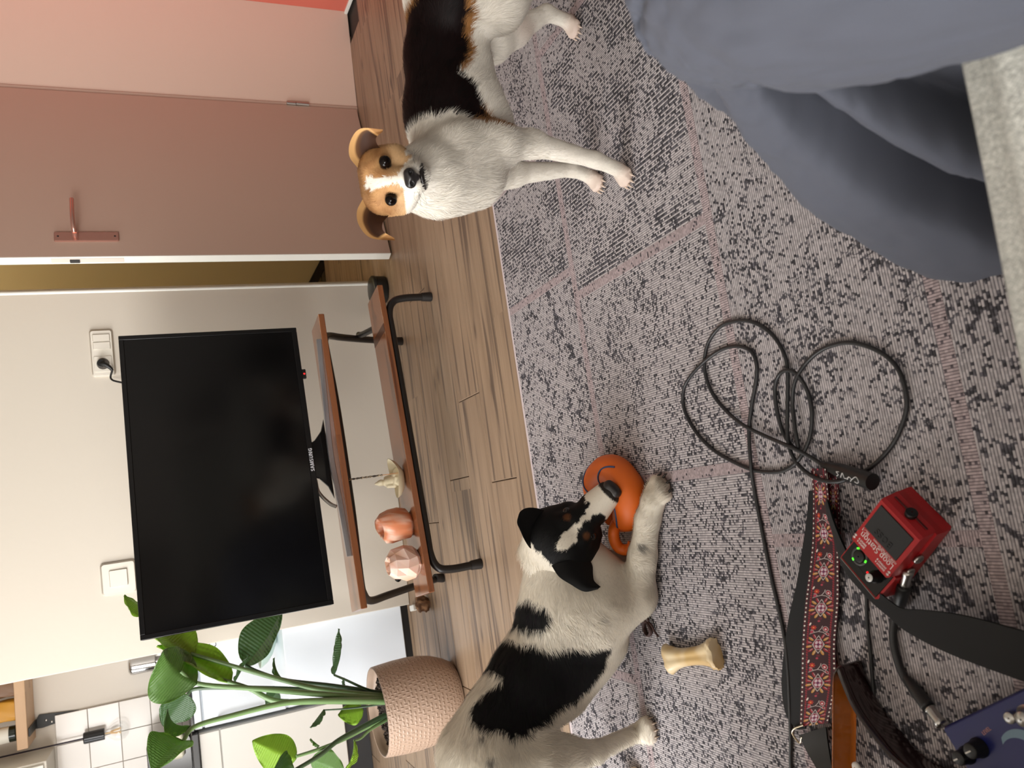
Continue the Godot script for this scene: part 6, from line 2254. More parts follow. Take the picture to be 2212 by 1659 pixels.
func dog_standing() -> void:
	var dog := thing("dog", "small white dog with a black saddle and tan face, standing on the rug looking up", "dog")
	var side := Vector3(0, 0, 1)
	var f := Field.new()
	f.setup(Vector3(0.42, -0.01, -1.47), Vector3(1.24, 0.56, -1.10), 0.0066)
	# trunk
	f.cap(Vector3(0.6288, 0.3469, -1.285), Vector3(0.72, 0.3286, -1.3), 0.082, 0.092, 0.03, side, 0.86)
	f.cap(Vector3(0.72, 0.3286, -1.3), Vector3(0.8283, 0.3289, -1.3), 0.092, 0.078, 0.03, side, 0.84)
	f.cap(Vector3(0.8283, 0.3289, -1.3), Vector3(0.9472, 0.3247, -1.29), 0.076, 0.066, 0.03, side, 0.9)
	f.cap(Vector3(0.9472, 0.3247, -1.29), Vector3(1.0304, 0.3069, -1.28), 0.070, 0.066, 0.03)
	f.cap(Vector3(0.5827, 0.3219, -1.255), Vector3(0.6765, 0.2664, -1.29), 0.046, 0.040, 0.04)
	f.cap(Vector3(0.5489, 0.4056, -1.235), Vector3(0.5635, 0.3437, -1.245), 0.055, 0.05, 0.04)
	# neck
	f.cap(Vector3(0.5755, 0.3971, -1.25), Vector3(0.5465, 0.4796, -1.215), 0.062, 0.046, 0.04)
	# near foreleg
	f.cap(Vector3(0.6148, 0.3565, -1.225), Vector3(0.6218, 0.29, -1.222), 0.042, 0.034, 0.03)
	f.cap(Vector3(0.6218, 0.29, -1.222), Vector3(0.6326, 0.213, -1.235), 0.034, 0.0245, 0.02)
	f.cap(Vector3(0.6326, 0.213, -1.235), Vector3(0.6081, 0.0827, -1.238), 0.0235, 0.0145, 0.015)
	f.cap(Vector3(0.6081, 0.0827, -1.238), Vector3(0.5924, 0.0309, -1.243), 0.0145, 0.0145, 0.012)
	var d1: Vector3 = Vector3(0.56, 0, -1.2501) - Vector3(0.6118, 0, -1.2835)
	var h1: Vector3 = Vector3(0.5967, 0.016, -1.2578)
	var t1 := paw(f, h1, d1, 0.95)
	# far foreleg
	f.cap(Vector3(0.6125, 0.2884, -1.325), Vector3(0.6239, 0.2101, -1.345), 0.042, 0.027, 0.03)
	f.cap(Vector3(0.6239, 0.2101, -1.345), Vector3(0.6406, 0.0685, -1.352), 0.024, 0.014, 0.015)
	f.cap(Vector3(0.6406, 0.0685, -1.352), Vector3(0.6275, 0.016, -1.36), 0.014, 0.014, 0.012)
	var h2: Vector3 = Vector3(0.6275, 0.016, -1.36)
	var d2: Vector3 = Vector3(0.6069, 0, -1.3614) - Vector3(0.6417, -0, -1.3864)
	var t2 := paw(f, h2, d2, 0.9)
	# far hind leg
	f.cap(Vector3(0.9276, 0.2866, -1.335), Vector3(0.9087, 0.2131, -1.345), 0.055, 0.042, 0.03)
	f.cap(Vector3(0.9071, 0.2093, -1.345), Vector3(0.9355, 0.1553, -1.345), 0.040, 0.030, 0.02)
	f.cap(Vector3(0.9355, 0.1553, -1.345), Vector3(0.98, 0.0779, -1.335), 0.029, 0.0165, 0.02)
	f.cap(Vector3(0.98, 0.0779, -1.335), Vector3(0.9723, 0.017, -1.3448), 0.016, 0.0145, 0.012)
	var h3: Vector3 = Vector3(0.9716, 0.016, -1.347)
	var d3: Vector3 = Vector3(0.944, -0, -1.3482) - Vector3(0.9914, -0, -1.3713)
	var t3 := paw(f, h3, d3, 0.95)
	# near hind leg, mostly outside the frame
	f.cap(Vector3(0.9168, 0.3237, -1.245), Vector3(0.9088, 0.2442, -1.225), 0.070, 0.052, 0.03)
	f.cap(Vector3(0.9088, 0.2442, -1.225), Vector3(0.9946, 0.1326, -1.215), 0.048, 0.02, 0.03)
	f.cap(Vector3(0.9946, 0.1326, -1.215), Vector3(1.0321, 0.017, -1.2615), 0.017, 0.015, 0.012)
	var h4: Vector3 = Vector3(1.0333, 0.016, -1.263)
	var t4 := paw(f, h4, d3, 0.95)
	# tail, sheath
	f.cap(Vector3(1.0548, 0.339, -1.28), Vector3(1.1085, 0.4229, -1.28), 0.020, 0.009, 0.02)
	f.cap(Vector3(0.8246, 0.2659, -1.3), Vector3(0.7865, 0.2611, -1.3), 0.014, 0.010, 0.015)
	f.cap(Vector3(0.8376, 0.2514, -1.3), Vector3(0.8341, 0.247, -1.3), 0.013, 0.011, 0.004)
	var body := MB.new()
	f.nets(body)
	# coat: white, black saddle with a tan border (the same on both flanks)
	var saddle := flat_poly([Vector3(0.672, 0.4586, -1.22), Vector3(0.7959, 0.4441, -1.22), Vector3(0.8682, 0.4304, -1.22), Vector3(0.9026, 0.4002, -1.22), Vector3(0.9029, 0.3565, -1.22), Vector3(0.8756, 0.3337, -1.22), Vector3(0.8451, 0.3202, -1.22), Vector3(0.8087, 0.3193, -1.22), Vector3(0.7785, 0.3317, -1.22), Vector3(0.7541, 0.3433, -1.22), Vector3(0.7253, 0.3244, -1.22), Vector3(0.6943, 0.3085, -1.22), Vector3(0.6643, 0.305, -1.22), Vector3(0.6688, 0.3328, -1.22), Vector3(0.676, 0.3712, -1.22), Vector3(0.6782, 0.4178, -1.22)])
	var fringe := flat_poly([Vector3(0.7552, 0.3307, -1.22), Vector3(0.793, 0.3126, -1.22), Vector3(0.8466, 0.3064, -1.22), Vector3(0.8913, 0.318, -1.22), Vector3(0.9244, 0.3473, -1.22), Vector3(0.9168, 0.4026, -1.22), Vector3(0.8021, 0.3837, -1.22)])
	var fringe2 := flat_poly([Vector3(0.6989, 0.3194, -1.22), Vector3(0.6756, 0.2942, -1.22), Vector3(0.6524, 0.2632, -1.22), Vector3(0.6361, 0.2676, -1.22), Vector3(0.6392, 0.3106, -1.22), Vector3(0.6618, 0.3471, -1.22)])
	var nz := fnoise(4, 14.0, 3)
	var white := lin(232, 226, 214)
	var black := lin(14, 11, 10)
	var tan := lin(150, 106, 62)
	for i in body.v.size():
		var p := body.v[i]
		var q := Vector2(p.x, p.y) + Vector2(nz.get_noise_3dv(p), nz.get_noise_3dv(p + Vector3(9, 9, 9))) * 0.011
		var c := white
		if Geometry2D.is_point_in_polygon(q, fringe2) or Geometry2D.is_point_in_polygon(q, fringe):
			c = tan
		if Geometry2D.is_point_in_polygon(q, saddle):
			c = black
		# thin hair over pink skin on the belly, the groin and the paws
		if c == white:
			var pink := smoothstep(0.05, 0.012, p.y) * 0.55
			pink = maxf(pink, 0.8 * smoothstep(0.030, 0.008, p.distance_to(Vector3(0.836, 0.2477, -1.3))))
			pink = maxf(pink, 0.35 * smoothstep(0.05, 0.0, p.distance_to(Vector3(0.9288, 0.1464, -1.32))))
			c = white.lerp(lin(190, 150, 136), pink)
		body.c[i] = c
	# head: own axes: right, up, towards the viewer
	var H: Vector3 = Vector3(0.5312, 0.5195, -1.19)
	var cd := (Vector3(0, 0.88, 0) - H).normalized()
	var ru := (Vector3.UP - cd * cd.y).normalized()
	var rr := ru.cross(cd)
	# the camera leans by 4.9 degrees and the head by 13 more
	var roll := 0.085
	var iu := ru * cos(roll) + rr * sin(roll)
	var ir := iu.cross(cd)
	var hr := (ir * 0.973 + iu * 0.23).normalized()
	var hu := cd.cross(hr).normalized()
	var ht := Transform3D(Basis(hr, hu, cd), H)
	var hf := Field.new()
	hf.setup(Vector3(-0.075, -0.095, -0.075), Vector3(0.075, 0.065, 0.1), 0.003)
	hf.cap(Vector3(-0.016, -0.002, -0.02), Vector3(0.016, -0.002, -0.02), 0.041, 0.041, 0.02)
	hf.cap(Vector3(0, -0.03, -0.03), Vector3(0, -0.06, -0.06), 0.042, 0.05, 0.02)
	for s in [-1, 1]:
		hf.cap(Vector3(s * 0.020, 0.006, 0.010), Vector3(s * 0.012, 0.004, 0.016), 0.019, 0.017, 0.014)
		hf.cap(Vector3(s * 0.033, -0.026, -0.004), Vector3(s * 0.020, -0.040, 0.02), 0.022, 0.018, 0.016)
		hf.cap(Vector3(s * 0.010, -0.050, 0.052), Vector3(s * 0.012, -0.054, 0.040), 0.0125, 0.013, 0.01)
	hf.cap(Vector3(0, -0.014, 0.026), Vector3(0, -0.040, 0.064), 0.022, 0.0135, 0.014)
	hf.cap(Vector3(0, -0.040, 0.012), Vector3(0, -0.063, 0.048), 0.020, 0.0105, 0.012)
	for s in [-1, 1]:
		hf.cap(Vector3(s * 0.0295, -0.0075, 0.040), Vector3(s * 0.0295, -0.0075, 0.044), 0.0098, 0.0098, 0.004, Vector3.ZERO, 1.0, true)
	var head := MB.new()
	hf.nets(head)
	var hn := fnoise(15, 60.0, 3)
	for i in head.v.size():
		var p := head.v[i]
		var w := hn.get_noise_3dv(p) * 0.006
		var ax := absf(p.x) + w
		var c := lin(190, 146, 98).lerp(lin(146, 100, 62), clampf(0.5 + hn.get_noise_3dv(p * 0.5) * 1.4, 0.0, 1.0) * 0.7)
		# darker brown towards the top of the head and round the ears
		c = c.lerp(lin(96, 62, 36), smoothstep(0.018, 0.040, p.y + w) * 0.7)
		c = c.lerp(lin(224, 190, 146), smoothstep(0.0, -0.03, p.y) * 0.5)
		# white blaze that widens over the muzzle
		var bw := 0.006 + 0.0045 * smoothstep(0.0, 0.03, p.y) + 0.018 * smoothstep(-0.02, -0.045, p.y)
		if p.y < 0.028 + w and ax < bw:
			c = white
		if p.y < -0.046 + w * 2.0 or (p.y < -0.030 and p.x < -0.012):
			c = white
		# the dark rims of the eyes and the lips
		for s in [-1, 1]:
			var e := p.distance_to(Vector3(s * 0.0295, -0.0075, 0.036))
			c = c.lerp(lin(40, 28, 22), smoothstep(0.0135, 0.0105, e))
		var lip := Vector2(p.x / 0.021, (p.y + 0.0605 + 6.0 * p.x * p.x) / 0.0042)
		if p.z > 0.036 and lip.length() < 1.0:
			c = lin(26, 20, 19)
		c = c.lerp(lin(60, 50, 46), 0.6 * smoothstep(0.019, 0.012, p.distance_to(Vector3(0.004, -0.046, 0.074))))
		head.c[i] = c
	var m0 := body.v.size()
	# join the head to the body's mesh
	for i in head.v.size():
		body.v.append(ht * head.v[i])
		body.n.append(ht.basis * head.n[i])
		body.uv.append(Vector2.ZERO)
		body.c.append(head.c[i])
	for k in head.ix:
		body.ix.append(k + m0)
	obj("body", body, coat_material(), dog)
	var flow := [[Vector3(0.613, 0.4346, -1.25), Vector3(0.5, -0.85, 0.2)], [Vector3(0.5153, 0.4133, -1.2), Vector3(0.1, -1, 0.1)], [Vector3(0.7134, 0.3874, -1.22), Vector3(1, -0.35, 0)], [Vector3(0.6915, 0.291, -1.25), Vector3(0.8, -0.6, 0)], [Vector3(0.8405, 0.3609, -1.22), Vector3(1, -0.4, 0)], [Vector3(0.6326, 0.213, -1.235), Vector3(0.1, -1, 0)], [Vector3(0.6165, 0.0839, -1.3), Vector3(0, -1, 0.1)], [Vector3(0.9359, 0.1408, -1.33), Vector3(0.5, -1, 0)], [H + hu * 0.03, hu - cd * 0.3], [H + hu * -0.03 + hr * 0.04, hr - hu * 0.3 - cd], [H + hu * -0.03 - hr * 0.04, -hr - hu * 0.3 - cd], [H - hu * 0.08 - cd * 0.02, -hu]]
	var eyes := [ht * Vector3(0.0295, -0.0075, 0.036), ht * Vector3(-0.0295, -0.0075, 0.036), ht * Vector3(0, -0.044, 0.076)]
	var no_fur := func(p: Vector3) -> bool:
		return p.y < 0.03 or p.distance_to(eyes[0]) < 0.0125 or p.distance_to(eyes[1]) < 0.0125 or p.distance_to(eyes[2]) < 0.018
	var shorter := func(p: Vector3) -> float:
		var l := 0.42 + 0.58 * smoothstep(0.16, 0.28, p.y)
		l *= lerpf(0.42, 1.0, smoothstep(0.06, 0.11, p.distance_to(H + cd * 0.02)))
		return l
	var coat := obj("fur", fur(body, 95000, 0.017, 0.00042, flow, 5, no_fur, shorter), coat_material(), dog)
	coat.set_meta("kind", "stuff")
	# eyes, nose
	var em := mat(srgb(16, 9, 7), 0.03)
	em.metallic_specular = 0.3
	for s in [-1, 1]:
		var e := MB.new()
		e.ball(ht * Vector3(s * 0.0295, -0.0075, 0.0345), Vector3.ONE * 0.0098, 24)
		obj("eye", e, em, dog)
	var ns := Field.new()
	ns.setup(Vector3(-0.02, -0.066, 0.05), Vector3(0.02, -0.024, 0.095), 0.0014)
	ns.cap(Vector3(-0.0065, -0.041, 0.0755), Vector3(0.0065, -0.041, 0.0755), 0.0092, 0.0092, 0.005)
	ns.cap(Vector3(0, -0.043, 0.074), Vector3(0, -0.051, 0.0715), 0.0085, 0.0055, 0.005)
	for s in [-1, 1]:
		ns.cap(Vector3(s * 0.0062, -0.0435, 0.0855), Vector3(s * 0.0092, -0.0425, 0.081), 0.0026, 0.0022, 0.0015, Vector3.ZERO, 1.0, true)
	var nm := MB.new()
	ns.nets(nm)
	obj("nose", nm, mat(srgb(30, 27, 27), 0.33), dog, ht)
	var mouth := MB.new()
	mouth.tube(spline([ht * Vector3(-0.019, -0.0635, 0.046), ht * Vector3(-0.010, -0.0615, 0.0605), ht * Vector3(0, -0.0595, 0.0655), ht * Vector3(0.010, -0.0615, 0.0605), ht * Vector3(0.019, -0.0635, 0.046)], 5), 0.0022, 8)
	obj("mouth", mouth, mat(srgb(26, 20, 20), 0.3), dog)
	# folded ears
	var ec := func(t: float, v: float, front: bool) -> Color:
		if not front:
			return lin(120, 80, 46)
		if v > 0.80 or t > 0.80:
			return lin(196, 152, 100).lerp(lin(120, 76, 44), 0.6 if t > 0.85 else 0.0)
		return lin(58, 38, 28).lerp(lin(120, 84, 56), smoothstep(0.55, 0.8, v) * 0.6)
	var L := func(pts: Array) -> Array:
		var o := []
		for p in pts:
			o.append(ht * p)
		return o
	var e1 := ear_sheet(L.call([Vector3(0.046, -0.012, -0.012), Vector3(0.052, -0.004, 0.0), Vector3(0.060, 0.001, 0.010), Vector3(0.068, 0.0, 0.018), Vector3(0.0755, -0.011, 0.02)]), L.call([Vector3(0.024, 0.036, -0.012), Vector3(0.045, 0.047, -0.002), Vector3(0.068, 0.041, 0.008), Vector3(0.084, 0.022, 0.018), Vector3(0.0785, -0.012, 0.022)]), cd * -0.014, 0.0025, ec)
	var e2 := ear_sheet(L.call([Vector3(-0.024, 0.038, -0.012), Vector3(-0.042, 0.050, -0.006), Vector3(-0.064, 0.050, 0.004), Vector3(-0.086, 0.034, 0.014), Vector3(-0.0945, -0.004, 0.022)]), L.call([Vector3(-0.050, -0.008, -0.012), Vector3(-0.058, 0.004, -0.002), Vector3(-0.066, 0.012, 0.008), Vector3(-0.078, 0.012, 0.016), Vector3(-0.0905, -0.003, 0.02)]), cd * -0.014, 0.0025, func(t: float, v: float, front: bool) -> Color: return ec.call(t, 1.0 - v, front))
	obj("ear", e1, coat_material(), dog)
	obj("ear", e2, coat_material(), dog)
	var wk := MB.new()
	var rng := RandomNumberGenerator.new()
	rng.seed = 8
	for k in 10:
		var s := 1.0 if k % 2 == 0 else -1.0
		var a := Vector3(s * rng.randf_range(0.010, 0.018), rng.randf_range(-0.056, -0.046), rng.randf_range(0.05, 0.062))
		wk.tube(spline([ht * a, ht * (a + Vector3(s * 0.016, rng.randf_range(-0.006, 0.004), -0.004)), ht * (a + Vector3(s * 0.030, rng.randf_range(-0.016, 0.004), -0.012))], 4), 0.00014, 4)
	obj("whiskers", wk, mat(srgb(40, 34, 30), 0.5), dog).set_meta("kind", "stuff")
	var nl := mat(srgb(206, 186, 170), 0.35)
	nails(dog, t1, d1, nl)
	nails(dog, t2, d2, nl)
	nails(dog, t3, d3, nl)
	nails(dog, t4, d3, nl)


func dog_bowing() -> void:
	var dog := thing("dog", "white dog with black head and back patches, bowing down over an orange toy", "dog")
	var side := Vector3(0, 0, 1)
	var f := Field.new()
	f.setup(Vector3(-0.72, -0.01, -1.72), Vector3(0.02, 0.5, -1.24), 0.0066)
	# trunk: low chest, raised rump
	f.cap(Vector3(-0.2302, 0.1295, -1.5), Vector3(-0.2932, 0.1437, -1.54), 0.098, 0.104, 0.04, side, 0.9)
	f.cap(Vector3(-0.2932, 0.1437, -1.54), Vector3(-0.3722, 0.2203, -1.56), 0.104, 0.093, 0.03, side, 0.88)
	f.cap(Vector3(-0.3722, 0.2203, -1.56), Vector3(-0.4378, 0.2968, -1.57), 0.093, 0.082, 0.03, side, 0.9)
	f.cap(Vector3(-0.4378, 0.2968, -1.57), Vector3(-0.4969, 0.352, -1.58), 0.082, 0.084, 0.03)
	f.cap(Vector3(-0.4969, 0.352, -1.58), Vector3(-0.5879, 0.353, -1.58), 0.084, 0.06, 0.03)
	f.cap(Vector3(-0.2215, 0.1177, -1.44), Vector3(-0.2395, 0.0724, -1.45), 0.055, 0.045, 0.04)
	f.cap(Vector3(-0.3139, 0.0903, -1.5), Vector3(-0.4079, 0.1566, -1.55), 0.05, 0.04, 0.04)
	# neck and throat
	var S: Vector3 = Vector3(-0.1041, 0.1676, -1.455)
	var N: Vector3 = Vector3(-0.0228, 0.0906, -1.378)
	var fw := (N - S).normalized()
	var cdir := (Vector3(0, 0.88, 0) - S).normalized()
	var up := (cdir - fw * cdir.dot(fw)).normalized()
	var sd := fw.cross(up)
	f.cap(S - fw * 0.03 - up * 0.03, Vector3(-0.2183, 0.1567, -1.51), 0.060, 0.088, 0.04)
	f.cap(S - fw * 0.02 - up * 0.06, Vector3(-0.2015, 0.0921, -1.46), 0.05, 0.06, 0.04)
	# near foreleg flat on the rug
	f.cap(Vector3(-0.2643, 0.1119, -1.455), Vector3(-0.2338, 0.042, -1.4123), 0.058, 0.036, 0.03)
	f.cap(Vector3(-0.2325, 0.04, -1.4151), Vector3(-0.1527, 0.034, -1.3823), 0.035, 0.027, 0.02)
	f.cap(Vector3(-0.1527, 0.034, -1.3823), Vector3(-0.0818, 0.028, -1.3493), 0.027, 0.024, 0.015)
	f.cap(Vector3(-0.0818, 0.028, -1.3493), Vector3(-0.0518, 0.024, -1.3263), 0.024, 0.023, 0.012)
	var d1: Vector3 = Vector3(-0.0116, 0, -1.3178) - Vector3(-0.0575, 0, -1.3716)
	var h1: Vector3 = Vector3(-0.0494, 0.02, -1.3317)
	var t1 := paw(f, h1, d1, 1.35)
	# far foreleg under the head
	f.cap(Vector3(-0.1844, 0.061, -1.55), Vector3(-0.1843, 0.034, -1.4822), 0.05, 0.03, 0.03)
	f.cap(Vector3(-0.1851, 0.03, -1.4892), Vector3(-0.1543, 0.02, -1.5019), 0.026, 0.018, 0.02)
	# near hind leg
	f.cap(Vector3(-0.5013, 0.3282, -1.535), Vector3(-0.5052, 0.2628, -1.505), 0.076, 0.050, 0.03)
	f.cap(Vector3(-0.5052, 0.2628, -1.505), Vector3(-0.5122, 0.2108, -1.5), 0.048, 0.034, 0.02)
	f.cap(Vector3(-0.5122, 0.2108, -1.5), Vector3(-0.5228, 0.1445, -1.503), 0.034, 0.021, 0.02)
	f.cap(Vector3(-0.5228, 0.1445, -1.503), Vector3(-0.5206, 0.02, -1.534), 0.0195, 0.0165, 0.012)
	var d2: Vector3 = Vector3(-0.5038, 0, -1.4805) - Vector3(-0.5358, 0, -1.5614)
	var h2: Vector3 = Vector3(-0.5215, 0.018, -1.5266)
	var t2 := paw(f, h2, d2, 1.2)
	# far hind leg
	f.cap(Vector3(-0.5802, 0.3015, -1.63), Vector3(-0.6103, 0.2043, -1.645), 0.07, 0.046, 0.03)
	f.cap(Vector3(-0.6103, 0.2043, -1.645), Vector3(-0.651, 0.091, -1.64), 0.045, 0.02, 0.02)
	f.cap(Vector3(-0.651, 0.091, -1.64), Vector3(-0.6428, 0.018, -1.6133), 0.018, 0.016, 0.012)
	var h3: Vector3 = Vector3(-0.6397, 0.018, -1.6085)
	paw(f, h3, d2, 1.1)
	# tail held up
	f.cap(Vector3(-0.5346, 0.4225, -1.58), Vector3(-0.5548, 0.5313, -1.58), 0.022, 0.012, 0.02)
	var body := MB.new()
	f.nets(body)
	var white := lin(228, 220, 204)
	var black := lin(15, 14, 15)
	var nz := fnoise(24, 12.0, 3)
	var P := [
		flat_poly([Vector3(-0.2895, 0.2843, -1.46), Vector3(-0.2985, 0.2243, -1.46), Vector3(-0.3141, 0.1656, -1.46), Vector3(-0.3199, 0.1119, -1.46), Vector3(-0.3583, 0.1169, -1.46), Vector3(-0.3881, 0.1425, -1.46), Vector3(-0.4115, 0.1932, -1.46), Vector3(-0.4381, 0.2332, -1.46), Vector3(-0.4488, 0.2793, -1.46), Vector3(-0.447, 0.3269, -1.46), Vector3(-0.4317, 0.3621, -1.46), Vector3(-0.4103, 0.3755, -1.46), Vector3(-0.3846, 0.3623, -1.46), Vector3(-0.3613, 0.3371, -1.46), Vector3(-0.3482, 0.3131, -1.46), Vector3(-0.3253, 0.3171, -1.46), Vector3(-0.3176, 0.3369, -1.46), Vector3(-0.3063, 0.3578, -1.46), Vector3(-0.2867, 0.351, -1.46), Vector3(-0.268, 0.3177, -1.46), Vector3(-0.2573, 0.2986, -1.46)]),
		flat_poly([Vector3(-0.183, 0.2877, -1.5), Vector3(-0.1992, 0.248, -1.5), Vector3(-0.2322, 0.2268, -1.5), Vector3(-0.2637, 0.232, -1.5), Vector3(-0.258, 0.2696, -1.5), Vector3(-0.2703, 0.2753, -1.51), Vector3(-0.2992, 0.2779, -1.51), Vector3(-0.3443, 0.2941, -1.51), Vector3(-0.3248, 0.3353, -1.51), Vector3(-0.3489, 0.3844, -1.53), Vector3(-0.3521, 0.4273, -1.53), Vector3(-0.2762, 0.3785, -1.53)]),
		flat_poly([Vector3(-0.4566, 0.4788, -1.5), Vector3(-0.4654, 0.4514, -1.5), Vector3(-0.502, 0.4358, -1.5), Vector3(-0.5859, 0.4524, -1.5), Vector3(-0.552, 0.5691, -1.5), Vector3(-0.4768, 0.5596, -1.5)])]
	var spots := [[Vector3(-0.4111, 0.4455, -1.5), 0.010], [Vector3(-0.4788, 0.3688, -1.48), 0.008], [Vector3(-0.4351, 0.3751, -1.5), 0.006], [Vector3(-0.1338, 0.05, -1.3545), 0.006], [Vector3(-0.1554, 0.058, -1.3453), 0.007], [Vector3(-0.1626, 0.058, -1.3508), 0.006], [Vector3(-0.1993, 0.05, -1.3566), 0.008], [Vector3(-0.2553, 0.136, -1.4), 0.006], [Vector3(-0.2606, 0.1668, -1.43), 0.006]]
	for i in body.v.size():
		var p := body.v[i]
		var q := Vector2(p.x, p.y) + Vector2(nz.get_noise_3dv(p), nz.get_noise_3dv(p + Vector3(5, 5, 5))) * 0.014
		var c := white
		for g in P:
			if Geometry2D.is_point_in_polygon(q, g):
				c = black
		if c == white:
			for s in spots:
				c = c.lerp(lin(70, 66, 64), 0.8 * smoothstep(s[1] + 0.006, s[1], p.distance_to(s[0])))
			# grey-brown toes of the forepaw
			c = c.lerp(lin(92, 80, 66), 0.75 * smoothstep(0.034, 0.018, p.distance_to(h1 + d1.normalized() * 0.052 + Vector3(0, 0, 0.012))))
			c = c.lerp(lin(206, 170, 152), 0.4 * smoothstep(0.03, 0.0, p.y))
		body.c[i] = c
	# head
	var ht := Transform3D(Basis(-sd, up, fw), S)   # x to the dog's left, y up, z to the nose
	var hf := Field.new()
	hf.setup(Vector3(-0.095, -0.1, -0.085), Vector3(0.095, 0.075, 0.175), 0.0034)
	hf.cap(Vector3(-0.024, -0.006, -0.01), Vector3(0.024, -0.006, -0.01), 0.053, 0.053, 0.02)
	hf.cap(Vector3(0, -0.005, 0.0), Vector3(0, -0.008, 0.045), 0.046, 0.036, 0.02)
	hf.cap(Vector3(0, -0.03, -0.03), Vector3(0, -0.03, -0.06), 0.06, 0.06, 0.03)
	for s in [-1, 1]:
		hf.cap(Vector3(s * 0.038, -0.03, 0.0), Vector3(s * 0.027, -0.03, 0.04), 0.036, 0.028, 0.02)
		hf.cap(Vector3(s * 0.024, 0.012, 0.036), Vector3(s * 0.020, 0.008, 0.05), 0.017, 0.014, 0.012)
		hf.cap(Vector3(s * 0.012, -0.022, 0.09), Vector3(s * 0.010, -0.020, 0.128), 0.021, 0.016, 0.012)
	hf.cap(Vector3(0, -0.008, 0.055), Vector3(0, -0.012, 0.135), 0.027, 0.017, 0.018)
	hf.cap(Vector3(0, -0.05, 0.03), Vector3(0, -0.046, 0.11), 0.022, 0.012, 0.012)
	var head := MB.new()
	hf.nets(head)
	var hn := fnoise(16, 45.0, 3)
	for i in head.v.size():
		var p := head.v[i]
		var w := hn.get_noise_3dv(p) * 0.007
		var c := black
		# blaze on the forehead, narrow bridge, white muzzle
		var bl := Vector2((p.x + 0.004 + w) / 0.0125, (p.z - 0.022) / 0.026)
		if p.y > 0.0 and bl.length() < 1.0:
			c = white
		if p.y > -0.01 and p.z > 0.03 and absf(p.x + w) < 0.0055 + 0.008 * smoothstep(0.07, 0.10, p.z):
			c = white
		if p.z > 0.096 + w * 1.5 and p.y > -0.034:
			c = white
		if p.z > 0.132:
			c = lin(60, 54, 52).lerp(black, 0.5)
		# brown cheek line and brows
		for s in [-1, 1]:
			c = c.lerp(lin(96, 60, 36), 0.8 * smoothstep(0.010, 0.005, p.distance_to(Vector3(s * 0.026, 0.024, 0.050))))
		if p.z < -0.035 + w or (p.y < -0.042 and p.z < 0.02):
			c = white
		if c == black and p.y < -0.030 and p.z > 0.02 and p.z < 0.1:
			c = lin(70, 44, 30)
		head.c[i] = c
	var m0 := body.v.size()
	for i in head.v.size():
		body.v.append(ht * head.v[i])
		body.n.append(ht.basis * head.n[i])
		body.uv.append(Vector2.ZERO)
		body.c.append(head.c[i])
	for k in head.ix:
		body.ix.append(k + m0)
	obj("body", body, coat_material(), dog)
	var flow := [[Vector3(-0.1717, 0.2478, -1.45), Vector3(-0.9, 0.1, 0.0)], [Vector3(-0.2536, 0.1759, -1.42), Vector3(-0.8, -0.6, 0.2)], [Vector3(-0.3212, 0.2429, -1.45), Vector3(-0.8, 0.3, 0)], [Vector3(-0.4, 0.3301, -1.48), Vector3(-0.8, 0.45, 0)], [Vector3(-0.4524, 0.4056, -1.5), Vector3(-0.9, 0.1, 0)], [Vector3(-0.4887, 0.2517, -1.45), Vector3(-0.1, -1, 0)], [Vector3(-0.1761, 0.05, -1.3444), Vector3(-0.5, -0.4, 0.5)], [Vector3(-0.0796, 0.05, -1.3144), Vector3(0.4, 0, 0.5)], [S + up * 0.05, -fw + up * 0.1], [S - fw * 0.05, -fw * 0.8 - Vector3.UP * 0.2]]
	var nose_at := ht * Vector3(0, -0.010, 0.148)
	var no_fur := func(p: Vector3) -> bool:
		return p.y < 0.02 or p.distance_to(nose_at) < 0.016
	var lenf := func(p: Vector3) -> float:
		var l := 0.6 + 0.4 * smoothstep(0.1, 0.2, p.y)
		l *= lerpf(0.35, 1.0, smoothstep(0.085, 0.13, p.distance_to(S + fw * 0.04)))
		return l
	var coat := obj("fur", fur(body, 95000, 0.020, 0.00045, flow, 6, no_fur, lenf), coat_material(), dog)
	coat.set_meta("kind", "stuff")
	# nose
	var ns := Field.new()
	ns.setup(Vector3(-0.026, -0.04, 0.12), Vector3(0.026, 0.016, 0.175), 0.0016)
	ns.cap(Vector3(-0.008, -0.008, 0.146), Vector3(0.008, -0.008, 0.146), 0.0125, 0.0125, 0.005)
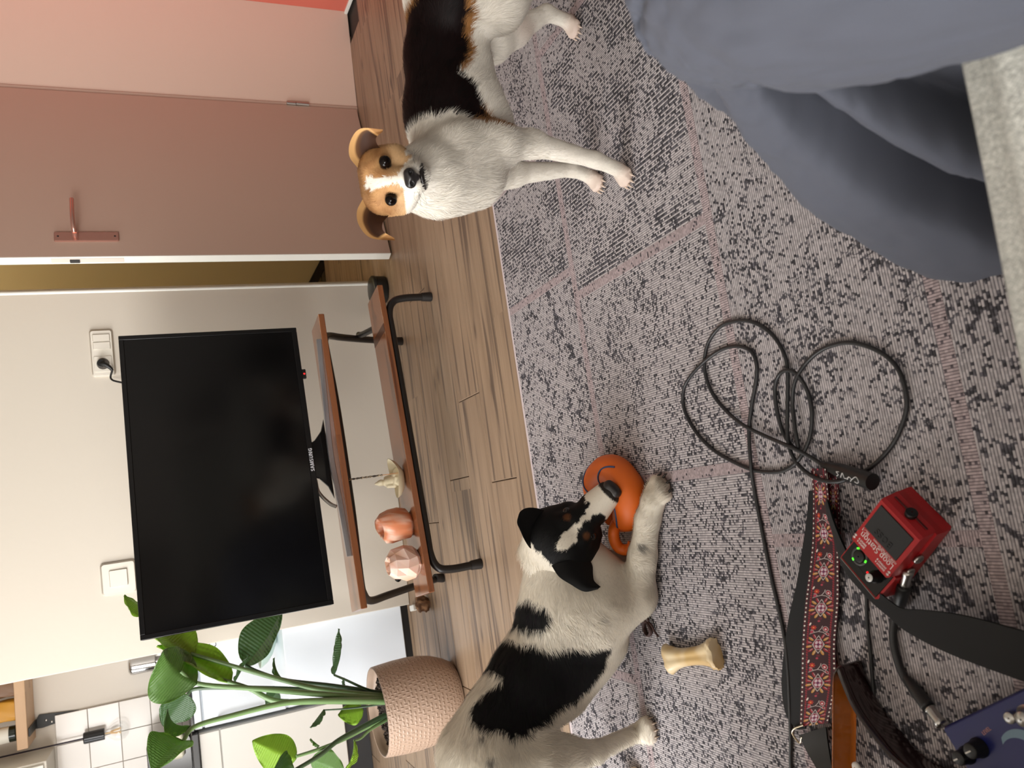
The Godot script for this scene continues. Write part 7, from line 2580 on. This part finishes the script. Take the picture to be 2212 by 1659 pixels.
	ns.cap(Vector3(0, -0.012, 0.146), Vector3(0, -0.022, 0.142), 0.010, 0.007, 0.005)
	for s in [-1, 1]:
		ns.cap(Vector3(s * 0.008, -0.010, 0.158), Vector3(s * 0.013, -0.009, 0.152), 0.003, 0.0028, 0.0015, Vector3.ZERO, 1.0, true)
	var nm := MB.new()
	ns.nets(nm)
	obj("nose", nm, mat(srgb(34, 29, 28), 0.4), dog, ht)
	var em := mat(srgb(18, 11, 9), 0.03)
	for s in [-1, 1]:
		var e := MB.new()
		e.ball(ht * Vector3(s * 0.033, 0.007, 0.052), Vector3.ONE * 0.0095, 20)
		obj("eye", e, em, dog)
	# ears
	var ec := func(_t: float, _v: float, front: bool) -> Color:
		return lin(17, 16, 17)
	var e1 := ear_sheet([Vector3(-0.0813, 0.1949, -1.47), Vector3(-0.1027, 0.2109, -1.47), Vector3(-0.1087, 0.2306, -1.465), Vector3(-0.09, 0.2461, -1.455), Vector3(-0.0651, 0.2563, -1.45)], [Vector3(-0.0403, 0.1838, -1.47), Vector3(-0.0316, 0.2089, -1.462), Vector3(-0.0286, 0.2321, -1.455), Vector3(-0.0337, 0.2492, -1.45), Vector3(-0.0469, 0.2582, -1.448)], Vector3(0.004, 0.012, 0.008), 0.004, ec)
	obj("ear", e1, coat_material(), dog)
	var e2 := ear_sheet([Vector3(-0.1444, 0.2081, -1.435), Vector3(-0.1661, 0.203, -1.42), Vector3(-0.182, 0.1892, -1.405), Vector3(-0.1987, 0.1699, -1.39), Vector3(-0.1991, 0.1422, -1.385)], [Vector3(-0.1414, 0.133, -1.42), Vector3(-0.1565, 0.1329, -1.41), Vector3(-0.1711, 0.14, -1.4), Vector3(-0.1834, 0.1436, -1.392), Vector3(-0.1959, 0.1355, -1.385)], Vector3(0.004, 0.010, 0.014), 0.004, ec)
	obj("ear", e2, coat_material(), dog)
	var nl := mat(srgb(38, 32, 28), 0.35)
	nails(dog, t1, d1, nl)
	nails(dog, t2, d2, mat(srgb(150, 130, 112), 0.35))
